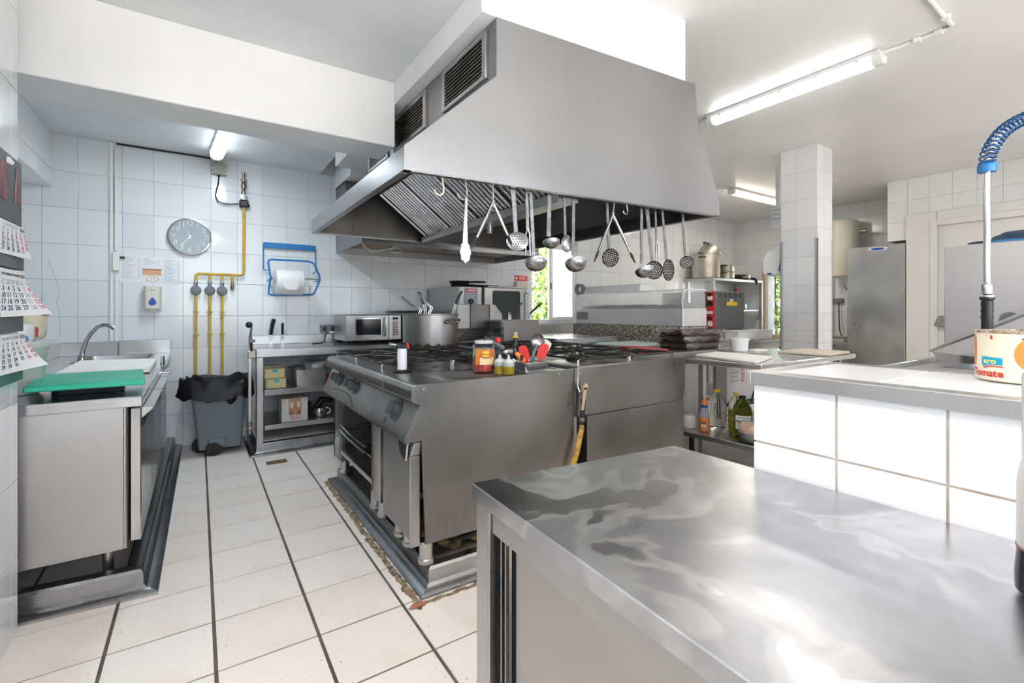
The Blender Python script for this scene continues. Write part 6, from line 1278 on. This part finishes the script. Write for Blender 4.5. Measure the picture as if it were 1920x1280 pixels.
MB().lathe([(0,.002),(.037,.002),(.0392,.008),(.0392,.105),(0,.105)], (3.20,2.165,.291), 20).build('liquid', pm('orange liquid', (.85,.30,.10), .25), cl); MB().lathe([(.0385,.1055),(.0385,.11),(.032,.135),(.024,.17),(.022,.18)], (3.20,2.165,.291), 20).build('bottle', pm('pale violet', (.62,.66,.80), .3, Transmission_Weight=.5), cl)
MB().lathe([(.023,.178),(.023,.196)], (3.20,2.165,.291), 16).build('collar', 'deep blue', cl); MB().lathe([(.022,.196),(.020,.225),(.014,.235),(.013,.25),(0,.252)], (3.20,2.165,.291), 16).build('nozzle', 'orange', cl)
MB().lathe([(.0397,.035),(.0397,.075)], (3.20,2.165,.291), 8, a0=R(-180), a1=R(-125)).build('label', 'white plastic', cl, 40); MB().lathe([(.0400,.055),(.0400,.075)], (3.20,2.165,.291), 8, a0=R(-182), a1=R(-128)).build('label_head', 'brown print', cl, 40)
bo = thing('sauce_bowl', 'steel bowl of wrapped food with a long spoon at the shelf corner', 'bowl', (3.19, 1.80, .291))
MB().lathe([(0,.002),(.05,.004),(.075,.03),(.085,.07),(.083,.072),(.07,.03),(0,.01)], (3.19,1.80,.291), 28).build('bowl', 'steel dull', bo); crumple(MB(), (3.19,1.80,.375), (.07,.07,.05), 31, .12).build('food', varied('peach food', (.72,.45,.30), (.80,.68,.58), 18, .5), bo)
solo('long_spoon', MB().tube([(3.165,1.825,.405),(3.175,1.93,.435),(3.185,2.08,.485)], [.006,.005,.005], 8), 'chrome', 'long thin steel spoon handle sticking out of the bowl', 'spoon', base=(3.2,1.85,.4))
sb_ = thing('sauce_bottle', 'white squeeze bottle behind the bowl on the undershelf', 'bottle', (3.30, 1.80, .291), 'bottles on the undershelf')
MB().lathe([(0,.002),(.034,.002),(.036,.01),(.036,.20),(.030,.225),(.030,.27),(.02,.29),(0,.292)], (3.30,1.80,.291), 20).build('bottle', pm('pearl', (.72,.70,.72), .35), sb_)
solo('small_cup', MB().lathe([(0,0),(.045,0),(.048,.01),(.048,.08),(.040,.095),(0,.095)], (3.20,2.30,.292), 20), 'white plastic', 'small white cup at the far end of the undershelf', 'cup', base=(3.20,2.30,.291))
bx2 = thing('pizza_box', 'white box with dark print on the floor under the rear counter', 'box', (4.5, 2.55, .42))
MB().box(4.20, 4.74, 2.60, 2.72, .32, .72, .004).build('box', 'carton white', bx2)
for k, w in ((0,.16), (1,.12), (2,.14)): MB().box(4.26, 4.26+w, 2.5975, 2.5995, .52+.04*k, .53+.04*k).build('print_line', 'grey print', bx2)
tm = text_mb('PIZZA', .07, bold=.001); tm.xform(frame((4.47, 2.598, .60), (0,0,1), (-1,0,0))); tm.build('lettering', 'print red', bx2, 0)
sf = thing('box_rack', 'low black wire rack holding the white pizza box', 'rack', (4.47, 2.62, 0))
for x in (4.15, 4.78):
    for y in (2.50, 2.74): MB().box(x, x+.02, y, y+.02, 0, .31).build('post', 'black plastic', sf)
MB().box(4.15, 4.80, 2.50, 2.76, .30, .318).build('shelf', 'black plastic', sf); MB().tube([(4.45,2.505,.32),(4.62,2.50,.66),(4.79,2.505,.32)], .008, 6).build('brace', 'black plastic', sf)
# rack with pots at the back right
rk_ = thing('storage_rack', 'steel storage rack with pots in the far right corner', 'rack', (7.7, 4.8, 0))
MB().box(6.93, 8.44, 4.52, 5.06, 1.70, 1.742, .003).build('shelf', 'steel', rk_); MB().box(6.97, 8.40, 4.56, 5.04, 1.195, 1.225, .003).build('shelf', 'steel', rk_); MB().box(6.97, 8.40, 4.56, 5.04, .70, .73, .003).build('shelf', 'steel', rk_)
for x in (6.935, 8.385):
    for y in (4.525, 5.0): MB().box(x, x+.05, y, y+.05, 0, 1.699, .003).build('post', 'steel upright', rk_)
varied('old aluminium', (.44,.41,.36), (.60,.56,.50), 6, .42, .9)
def cookpot(label, x, y, z, r, h, mat='old aluminium', rot=None, handles=True, group='pots on the storage rack'):
    t_ = thing('cooking_pot', label, 'pot', (x, y, z), group, local=True)
    MB().lathe([(0,.003),(r*.95,.003),(r,.015),(r,h-.004),(r*1.03,h),(r*1.03,h+.004),(r*.98,h+.002),(r*.97,.02),(0,.012)], (0,0,0), 36).build('body', mat, t_)
    if handles:
        for a in (R(20), R(200)):
            c_, s_ = math.cos(a), math.sin(a); q = lambda o, w: (c_*(r+o)-s_*w, s_*(r+o)+c_*w, h*.86)
            MB().tube([q(0,-.05), q(.04,-.045), q(.05,0), q(.04,.045), q(0,.05)], .009, 8).build('handle', 'aged utensil', t_)
    if rot: t_.rotation_euler = rot
    return t_
cookpot('large tall aluminium pot on the storage rack', 7.12, 4.79, 1.744, .225, .40)
cookpot('dented pot lying tilted inside the large tall pot', 7.10, 4.78, 2.085, .165, .20, 'old aluminium', (R(0), R(38), R(-25)))
cookpot('medium pot right of the large tall pot', 7.69, 4.78, 1.744, .145, .13); cookpot('medium pot stacked on the other medium pot', 7.69, 4.78, 1.880, .140, .12)
cookpot('small dark pan right of the medium pots', 8.02, 4.78, 1.744, .085, .10, 'aged utensil'); cookpot('shallow steel pot at the right end of the rack', 8.28, 4.78, 1.744, .11, .11)
solo('black_glove', crumple(MB(), (8.06,4.60,1.765), (.10,.05,.02), 41, .2).tube([(8.12,4.58,1.77),(8.17,4.53,1.765),(8.19,4.505,1.72),(8.18,4.505,1.67)], [.03,.025,.02,.008], 8), 'black plastic', 'black rubber glove drooping over the rack edge', 'glove', base=(8.06,4.6,1.743))
cookpot('steel pan on the lower rack shelf', 8.12, 4.78, 1.227, .13, .10, 'pot steel'); cookpot('small steel bowl on the bottom rack shelf', 7.9, 4.80, .732, .13, .08, 'pot steel', None, False)
fe = thing('hand_whisk', 'red handled tool leaning in the pan on the lower rack shelf', 'tool', (7.9, 4.7, 1.23)); MB().tube([(8.06,4.75,1.34),(7.96,4.72,1.44),(7.88,4.70,1.52)], .008, 6).build('shaft', 'steel', fe); MB().tube([(7.90,4.705,1.50),(7.84,4.69,1.57)], [.03,.026], 10).build('grip', 'red', fe)
# door side: fridge, heater and wall fittings
fg_ = thing('upright_fridge', 'tall stainless upright fridge with a small blue badge', 'fridge', (7.7, 2.5, 0))
MB().box(7.418, 8.05, 2.19, 2.82, .10, 2.06, .006).build('body', 'steel cabinet', fg_); MB().box(7.400, 7.417, 2.184, 2.82, .12, 2.055, .004).build('door', steel('fridge steel', (.50,.49,.485), (.68,.67,.665), .28, .45, 'z', blotch=2.2), fg_)
m = MB(); m.lathe([(0,-.004),(.012,-.004),(.014,0)], (0,0,0), 24, 'x', sx=6, sy=1.2); m.xform(Matrix.Translation((7.399, 2.47, 2.015))); m.build('badge', 'deep blue', fg_)
m = MB(); m.lathe([(0,-.003),(.016,-.003),(.018,0)], (0,0,0), 24, 'x', sx=6, sy=1.2); m.xform(Matrix.Translation((7.400, 2.47, 2.015))); m.build('badge_rim', 'white plastic', fg_)
MB().lathe([(0,-.012),(.012,-.012),(.014,0)], (7.400,2.73,1.03), 14, 'x').build('lock', 'chrome', fg_); MB().lathe([(0,-.004),(.006,-.004),(.006,0)], (7.400,2.67,1.01), 10, 'x').build('screw', 'dark', fg_)
for y in (2.24, 2.76):
    for x in (7.46, 8.0): MB().cyl((x,y,0), (x,y,.10), .02, 10).build('foot', 'black plastic', fg_)
wh_ = thing('water_heater', 'white cylindrical water heater hung behind the tiled column', 'heater', (8.25, 3.25, 1.72))
MB().lathe([(0,-.02),(.12,-.01),(.19,.015),(.20,.04),(.20,.82),(.19,.86),(.12,.89),(0,.9)], (8.26,3.20,1.72), 32).build('tank', 'cream plastic', wh_); MB().cyl((8.28,2.98,2.40), (8.28,2.90,2.40), .03, 12).build('valve', 'brass', wh_); MB().tube([(8.3,3.2,1.72),(8.3,3.2,1.60),(8.42,3.2,1.52)], .012, 8).build('pipe', 'chrome', wh_)
sw2 = thing('wall_socket', 'grey wall socket with a hanging cable behind the fridge', 'socket', (8.49, 3.36, 1.33))
MB().box(8.44, 8.496, 3.28, 3.44, 1.325, 1.40, .005).build('box', 'grey plastic', sw2); MB().tube([(8.44,3.33,1.33),(8.42,3.32,1.1),(8.40,3.30,.9),(8.38,3.26,.78)], .008, 6).build('cable', 'black plastic', sw2)
sd = thing('side_bench', 'small steel bench with scales beside the fridge', 'bench', (8.2, 3.1, 0))
MB().box(7.9, 8.48, 2.9, 3.5, .70, .74, .003).build('top', 'steel', sd); MB().box(7.95, 8.45, 2.95, 3.45, .25, .28).build('shelf', 'steel dull', sd)
for x in (7.91, 8.44):
    for y in (2.91, 3.46): MB().box(x, x+.03, y, y+.03, 0, .70).build('leg', 'steel', sd)
sc_ = thing('kitchen_scale', 'small grey scale on the side bench', 'scale', (8.15, 3.2, .74)); MB().box(8.05, 8.30, 3.1, 3.34, .741, .80, .01).build('body', 'cream plastic', sc_); MB().box(8.02, 8.33, 3.08, 3.36, .803, .815, .003).build('plate', 'steel', sc_)
el = thing('emergency_light', 'white emergency light near the top of the tiled column', 'lamp', (5.55, 2.80, 2.15)); MB().prism(rrect(5.50, 5.62, 2.72, 2.86, .03), 'z', 2.18, 2.42, .015).build('housing', pm('lamp white', (.80,.85,.95), .3), el)
for z in (2.25, 2.30, 2.35): MB().box(5.4985, 5.50, 2.745, 2.835, z, z+.012).build('rib', 'grey print', el)
MB().box(5.54, 5.58, 2.79, 2.83, 2.42, 2.868).build('hanger', 'white plastic', el)
hd_ = thing('towel_dispenser', 'white paper towel dispenser beside the tiled column', 'dispenser', (5.50, 2.72, 1.55)); MB().prism([(2.565,1.59),(2.76,1.585),(2.79,1.63),(2.79,1.76),(2.75,1.85),(2.68,1.868),(2.565,1.868)], 'x', 5.18, 5.40, .012).build('housing', 'white plastic', hd_); MB().box(5.1785, 5.18, 2.69, 2.74, 1.60, 1.615).build('badge', 'deep blue', hd_); MB().prism([(2.57,1.63),(2.62,1.63),(2.60,1.72),(2.57,1.76)], 'x', 5.1785, 5.1805).build('window', 'grey plastic', hd_)
# conduits on the ceiling
cn = thing('cable_conduit', 'white cable conduit clipped to the ceiling from the lamp to the side', 'conduit', (3.67, 1.1, ZH)); zc_ = ZH-.014
MB().tube([(3.645,1.19,zc_),(3.66,1.10,zc_),(3.66,.88,zc_),(3.63,.855,zc_),(3.3,.85,zc_),(2.6,.85,zc_)], .012, 8).build('conduit', 'white plastic', cn); MB().tube([(3.65,2.42,zc_),(3.66,2.6,zc_),(3.70,2.9,zc_)], .008, 8).build('conduit', 'white plastic', cn)
for p in ((3.66,1.02),(3.66,.92),(3.5,.85),(3.1,.85)): MB().box(p[0]-.02, p[0]+.02, p[1]-.02, p[1]+.02, ZH-.03, ZH-.001, .004).build('clip', 'white plastic', cn)
solo('cable', MB().tube([(5.3,3.70,ZH-.01),(5.6,3.68,ZH-.012),(6.0,3.66,ZH-.012)], .008, 6), 'cream plastic', 'thin cable on the ceiling left of the far lamp', 'cable', base=(5.6,3.68,ZH-.02))
# ------------------------------------------------------------------ foreground: steel worktable, half wall things, dishwashing place
ZF = .81
fc = thing('worktable', 'large stainless worktable with sliding doors in the foreground', 'table', (.8, .3, 0))
A, B_, C_, D_ = (.516,.940), (1.1505,.876), (1.1505,-.9), (.424,-.9)
MB().hexa([(*A,ZF-.036),(*D_,ZF-.036),(*C_,ZF-.036),(*B_,ZF-.036),(*A,ZF),(*D_,ZF),(*C_,ZF),(*B_,ZF)], .0022).build('top', 'counter steel', fc)
def lx(y): return A[0]+(D_[0]-A[0])*(A[1]-y)/(A[1]-D_[1])
def strip(y0, y1, o0, o1, z0, z1, bev=.0015):
    return MB().hexa([(lx(y0)+o0,y0,z0),(lx(y0)+o1,y0,z0),(lx(y1)+o1,y1,z0),(lx(y1)+o0,y1,z0),(lx(y0)+o0,y0,z1),(lx(y0)+o1,y0,z1),(lx(y1)+o1,y1,z1),(lx(y1)+o0,y1,z1)], bev)
strip(.878, .928, .006, .045, 0, ZF-.037, .003).build('corner_post', 'steel upright', fc); strip(.862, .877, .004, .02, .10, ZF-.040, .002).build('corner_post', 'steel upright', fc)
strip(-.9, .860, .010, .03, ZF-.085, ZF-.038, .002).build('top_rail', 'steel', fc)
strip(-.9, .860, .010, .03, .08, .14, .002).build('bottom_rail', 'steel', fc)
strip(.838, .842, .020, .03, .14, ZF-.086).build('door_track', 'steel dull', fc); strip(.820, .824, .020, .03, .14, ZF-.086).build('door_track', 'steel dull', fc)
strip(-.0, .800, .034, .040, .14, ZF-.075, .001).build('sliding_door', 'steel cabinet', fc); strip(-.85, -.02, .044, .050, .14, ZF-.075, .001).build('sliding_door', 'steel cabinet', fc)
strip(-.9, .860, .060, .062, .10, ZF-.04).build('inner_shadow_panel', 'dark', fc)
m = MB(); m.hexa([(.55,.905,.08),(1.14,.845,.08),(1.14,.850,.08),(.55,.910,.08),(.55,.905,ZF-.037),(1.14,.845,ZF-.037),(1.14,.850,ZF-.037),(.55,.910,ZF-.037)]); m.build('back_panel', 'steel', fc, 0)
# bottle at the right edge
sb2 = thing('soy_bottle', 'tall pale squeeze bottle with dark base on the foreground worktable', 'bottle', (.955, .115, ZF))
c_ = (.955, .118, ZF+.001)
MB().lathe([(0,.002),(.036,.002),(.0405,.008),(.041,.028),(.0385,.062),(.0385,.066)], c_, 28).build('dark_base', pm('soy', (.02,.025,.035), .12), sb2)
MB().lathe([(.0388,.066),(.0385,.12),(.0385,.155),(.036,.175),(.0335,.183),(.0335,.30),(.02,.33),(.008,.35),(.006,.37),(0,.37)], c_, 28).build('upper', pm('pearl bottle', (.72,.67,.64), .25, Transmission_Weight=.15), sb2)
MB().lathe([(.0395,.0645),(.0395,.068)], c_, 28).build('drip_line', 'brown print', sb2)
# tomato can on the half wall
tc = thing('tomato_can', 'large dented tomato can with a blue logo on the half wall', 'can', (1.4785, .2275, 1.0505))
cc_ = (1.4785, .2275, 1.0505); rC, hC = .080, .108
varied('can cream', (.86,.78,.60), (.90,.84,.70), 5, .4)
prof_ = [(0,.0),(rC-.004,.0),(rC,.003),(rC,.008)]
for k in range(14): prof_ += [(rC-.0008, .011+.0063*k), (rC, .014+.0063*k)]
prof_ += [(rC, hC-.006)]
MB().lathe(prof_, cc_, 64).build('body', 'can cream', tc, 60)
varied('rusty rim', (.20,.10,.05), (.62,.52,.40), 70, .5, .5)
MB().lathe([(rC,hC-.006),(rC+.002,hC-.005),(rC+.002,hC),(rC-.003,hC),(rC-.004,hC-.006),(rC-.004,.004),(0,.003)], cc_, 64).build('rim', 'rusty rim', tc)
pm('logo cyan', (.01,.36,.60), .45); pm('logo yellow', (.80,.78,.20), .45); pm('tomato red', (.66,.06,.03), .45); pm('label orange', (.85,.28,.05), .45)
def cyl_patch(pts, r, ang0, z0, sub=6):
    """flat print wrapped on the can: outline points (arc metres, height)"""
    b = bmesh.new(); vs = [b.verts.new((p[0], p[1], 0)) for p in pts]; f = b.faces.new(vs); bmesh.ops.triangulate(b, faces=[f])
    bmesh.ops.subdivide_edges(b, edges=b.edges[:], cuts=3, use_grid_fill=True); m = MB(); m.bm(b)
    m.v = [(cc_[0]+r*math.cos(ang0+v[0]/r), cc_[1]+r*math.sin(ang0+v[0]/r), cc_[2]+z0+v[1]) for v in m.v]; return m
cyl_patch([(-.020,.011),(.022,.009),(.022,-.006),(.0,-.005),(-.014,-.010),(-.020,-.006)], rC+.0006, R(148), .041).build('logo_field', 'logo cyan', tc, 0, clean=False)
cyl_patch([(-.021,-.007),(-.014,-.0115),(.0,-.0075),(.024,-.0085),(.024,-.0105),(.0,-.0098),(-.0135,-.0145)], rC+.0006, R(148), .041).build('logo_swoosh', 'tomato red', tc, 0, clean=False)
on_cyl(cc_, rC+.0011, R(147), .0425, 'aro', .0155, 'logo yellow', tc, 'logo_lettering', 1.25); on_cyl(cc_, rC+.0008, R(139), .0165, 'Tomate', .0215, 'tomato red', tc, 'lettering', 1.08)
ring = MB(); N_ = 40
for k in range(N_):
    a = 2*PI*k/N_
    for rr in (.022, .036): x_, z_ = rr*math.cos(a), rr*1.05*math.sin(a)+.060; ring.v.append((cc_[0]+(rC+.0006)*math.cos(R(202)+x_/rC), cc_[1]+(rC+.0006)*math.sin(R(202)+x_/rC), cc_[2]+z_))
ring.f = [(2*k, 2*((k+1)%N_), 2*((k+1)%N_)+1, 2*k+1) for k in range(N_)]; ring.build('label_ring', 'label orange', tc, 0, clean=False)
cyl_patch([(-.02,.095),(-.010,.095),(-.007,.07),(-.008,.045),(-.012,.028),(-.02,.028)], rC+.0006, R(124), .003).build('label_edge_print', 'label orange', tc, 0, clean=False)
for a, z, r_ in ((149,.096,.0022), (149.5,.092,.0028), (186,.092,.0024), (142,.098,.0012)):
    cyl_patch([(r_*math.cos(2*PI*k/10), r_*math.sin(2*PI*k/10)) for k in range(10)], rC+.0007, R(a), z).build('sauce_spot', 'tomato red', tc, 0, clean=False)
# dish washing place behind the half wall
ds = thing('dish_sink', 'stainless dish sink with raised rim behind the half wall', 'sink', (3.0, .4, 0))
zt = .93
bx0, bx1, by0, by1 = 2.98, 3.56, .36, .74
MB().box(1.70, bx0, -.5, .85, zt-.04, zt).box(bx1, 3.80, -.5, .85, zt-.04, zt).box(bx0, bx1, -.5, by0, zt-.04, zt).box(bx0, bx1, by1, .85, zt-.04, zt).build('top', 'steel', ds)
basin(MB(), bx0+.012, bx1-.012, by0+.012, by1-.012, zt, zt-.22).build('basin', 'steel', ds)
MB().hexa([(2.45,.825,zt),(3.80,.840,zt),(3.80,.865,zt),(2.45,.855,zt),(2.45,.830,zt+.025),(3.80,.845,zt+.025),(3.80,.860,zt+.025),(2.45,.850,zt+.025)], .003).build('raised_rim', 'steel', ds)
for x, y in ((1.74,-.45),(1.74,.8),(3.74,.8),(3.74,-.45)): MB().box(x, x+.04, y, y+.04, 0, zt-.041).build('leg', 'steel', ds)
MB().box(1.80, 3.70, -.40, .78, .25, .28).build('undershelf', 'steel dull', ds)
dw = thing('hood_dishwasher', 'big stainless dishwasher hood behind the spray hose', 'dishwasher', (4.2, .6, 0))
steel('panel steel', (.50,.485,.485), (.60,.585,.585), .35, .45, 'x', blotch=1.5)
MB().box(3.85, 4.50, -.35, .943, .96, 1.60, .006).build('hood', 'panel steel', dw); MB().box(3.87, 4.48, -.30, .92, .10, .95, .004).build('body', 'steel', dw)
for x in (3.92, 4.42):
    for y in (-.25, .86): MB().cyl((x,y,0), (x,y,.1), .025, 10).build('foot', 'steel', dw)
tp = thing('splash_plate', 'tilted steel splash plate leaning beside the dish sink', 'plate', (3.3, .6, .93))
P0, P1, P2, P3 = Vector((3.2,.838,.990)), Vector((3.2,.30,1.305)), Vector((3.22,.30,.936)), Vector((3.22,.80,.936))
MB().add([P0, P1, P2, P3, P0+Vector((.006,0,0)), P1+Vector((.006,0,0)), P2+Vector((.006,0,0)), P3+Vector((.006,0,0))], [(0,1,2,3),(7,6,5,4),(0,4,5,1),(1,5,6,2),(2,6,7,3),(3,7,4,0)]).build('plate', 'panel steel', tp, 0)
MB().tube([P0+Vector((-.004,.0,0)), P0.lerp(P1,.5)+Vector((-.006,0,0)), P1+Vector((-.006,0,0))], [.007,.011,.011], 8).build('rolled_edge', 'steel', tp)
MB().box(3.23, 3.245, .775, .785, .936, 1.02).build('stay', 'dark', tp)
gr_ = thing('scrub_brush', 'dark grey plastic scrubber standing behind the splash plate', 'brush', (3.24, .55, .94)); MB().prism([(.51,.935),(.60,.935),(.595,1.15),(.585,1.185),(.555,1.20),(.525,1.185),(.505,1.15)], 'x', 3.24, 3.275, .004).build('handle', 'grey plastic', gr_); MB().box(3.255, 3.275, .525, .585, .932, .955).build('foot', 'dark', gr_)
cl_ = thing('work_cloth', 'crumpled dark blue cloth on top of the dishwasher hood', 'cloth', (4.0, .66, 1.60))
crumple(MB(), (4.0,.66,1.632), (.07,.10,.036), 51, .3, 24, 14).build('cloth', varied('navy cloth', (.03,.05,.08), (.06,.10,.14), 12, .9, bmp=.6, bscale=30), cl_); crumple(MB(), (3.93,.80,1.610), (.04,.05,.010), 53, .2).build('corner', 'navy cloth', cl_); crumple(MB(), (3.935,.665,1.610), (.02,.085,.009), 54, .1).build('lining', 'blue', cl_)
solo('cloth_cap', crumple(MB(), (7.42,.44,2.452), (.08,.10,.042), 57, .1), 'navy cloth', 'dark cap lying on the door frame', 'cap', base=(7.42,.44,2.41))
# spray hose: riser, spring arch, hose with hand spray
sh = thing('spray_hose', 'pre-rinse spray hose with blue spring hanging over the sink', 'faucet', (2.9, .1, zt))
arch = [(2.442,.476,1.735),(2.444,.474,1.775),(2.460,.462,1.822),(2.495,.440,1.872),(2.545,.405,1.910),(2.61,.36,1.935),(2.70,.30,1.93),(2.78,.25,1.89),(2.83,.215,1.82),(2.85,.20,1.72)]
def smooth(P, n=6):
    P = [Vector(p) for p in P]; out = []
    for i in range(len(P)-1):
        a, b, c, d = P[max(i-1,0)], P[i], P[i+1], P[min(i+2,len(P)-1)]
        for k in range(n):
            t = k/n; out.append(.5*((2*b)+(c-a)*t+(2*a-5*b+4*c-d)*t*t+(-a+3*b-3*c+d)*t**3))
    return out+[P[-1]]
AP = smooth(arch, 8); MB().tube(AP, .0105, 10).build('inner_hose', 'chrome', sh)
hel = []; L_ = 0; nn = len(AP); fine = smooth([tuple(p) for p in AP], 6); pu = None
for i in range(len(fine)-1):
    d = (fine[i+1]-fine[i]); L_ += d.length; t_ = d.normalized(); u_ = t_.cross(Vector((.55,.83,0))).normalized(); w_ = t_.cross(u_); ph__ = L_/.0175*2*PI
    hel.append(fine[i]+(u_*math.cos(ph__)+w_*math.sin(ph__))*.0225)
MB().tube(hel, .0036, 6).build('spring', pm('spring blue', (.01,.10,.28), .3), sh)
MB().lathe([(.0,-.012),(.026,-.012),(.028,-.006),(.028,.014),(.022,.020),(0,.020)], (2.442,.476,1.728), 24).build('spring_collar', 'blue', sh)
MB().tube(smooth([(2.442,.476,1.73),(2.4405,.477,1.62),(2.442,.476,1.50),(2.441,.477,1.38),(2.442,.476,1.30)], 5), .0105, 12).build('hose', 'wire', sh)
MB().lathe([(.011,.0),(.017,.002),(.017,.034),(.014,.040),(.011,.044)], (2.442,.476,1.262), 20).lathe([(.014,-.014),(.021,-.012),(.021,0),(.016,.004)], (2.442,.476,1.258), 20).build('coupling', 'chrome', sh)
MB().lathe([(.0215,.0),(.0215,-.008),(.016,-.014),(.0185,-.026),(.0165,-.038),(.0185,-.050),(.0165,-.062),(.0185,-.074),(.0165,-.086),(.017,-.12),(.012,-.15),(0,-.15)], (2.442,.476,1.252), 20).build('grip', 'black plastic', sh)
MB().tube([(2.85,.20,zt),(2.85,.20,1.73)], .013, 10).build('riser', 'chrome', sh); MB().lathe([(0,0),(.04,0),(.04,.02),(.02,.05),(0,.05)], (2.85,.20,zt+.001), 20).build('base', 'chrome', sh)
# ------------------------------------------------------------------ fluorescent fixtures
def fixture(name, label, p0, p1, z, energy, col, es=6.0, w=.10, lit=(.05, .95)):
    """batten against the ceiling at height z with a clear cover; the tubes give off the light"""
    p0, p1 = Vector((*p0, z)), Vector((*p1, z)); d = (p1-p0).normalized(); s = Vector((-d.y, d.x, 0)); L = (p1-p0).length; c = (p0+p1)/2
    t = thing(name, label, 'lamp', c, 'fluorescent ceiling lamps', local=True)
    fm = Matrix((d, s, Vector((0,0,1)))).transposed().to_4x4()
    def B(m): return m.xform(fm)
    B(MB().box(-L/2, L/2, -w/2, w/2, -.035, 0, .006)).build('body', 'lamp body', t)
    cv = MB(); cv.prism([(-w/2,-.035),(-w*.44,-.07),(-w*.2,-.088),(w*.2,-.088),(w*.44,-.07),(w/2,-.035)], 'x', -L/2+.05, L/2-.05)
    k = emit('lamp glow '+name+str(round(es, 2))+str(col[2]), col, es) if 'lamp glow '+name+str(round(es, 2))+str(col[2]) not in MATS else M('lamp glow '+name+str(round(es, 2))+str(col[2]))
    B(cv).build('diffuser', k, t, 30)
    for e in (-1, 1):
        B(MB().prism([(-w/2,-.03),(-w*.44,-.07),(-w*.2,-.09),(w*.2,-.09),(w*.44,-.07),(w/2,-.03)], 'x', min(e*(L/2-.05), e*(L/2+.012)), max(e*(L/2-.05), e*(L/2+.012)), .006)).build('end_cap', 'lamp cap', t)
    for q in range(5):
        x = -L/2+L*(q+.5)/5; B(MB().box(x-.012, x+.012, -w/2-.008, w/2+.008, -.05, -.028, .003)).build('clip', 'lamp cap', t)
    l = tube_light('tube light', p0.lerp(p1, (lit[0]+lit[1])/2)+Vector((0,0,-.10)), (L*(lit[1]-lit[0]), w*.8), energy, col); l.rotation_euler = (0, 0, math.atan2(d.y, d.x))
    return t
pm('lamp body', (.75,.75,.75), .4); pm('lamp cap', (.80,.81,.82), .25)
fixture('ceiling_lamp', 'lit fluorescent tube lamp on the ceiling right of the big hood', (3.64,1.19), (3.65,2.42), ZH, E_MAIN, (1,.98,.95), 4.5)
fixture('ceiling_lamp', 'cool white fluorescent lamp in the alcove above the wall clock', (.205,3.80), (.128,4.86), ZL, E_ALCOVE, (.80,.92,1), 4, lit=(.0, .5))
fixture('ceiling_lamp', 'warm fluorescent lamp far back beside the tiled column', (6.0,3.66), (7.27,3.65), ZH, E_FAR, (1,.90,.74), 5)
fixture('ceiling_lamp', 'added unseen fluorescent lamp on the low ceiling above the near aisle', (.2,.2), (.2,1.4), ZL, E_NEAR, (1,.96,.92), 3)  # out-of-view lamp added to brighten the aisle floor and beam
fixture('ceiling_lamp', 'added unseen fluorescent lamp on the high ceiling in front of the door', (4.9,.2), (6.1,.2), ZH, E_SIDE, (1,.98,.96), 8)  # out-of-view lamp added to brighten the door, fridge and right ceiling
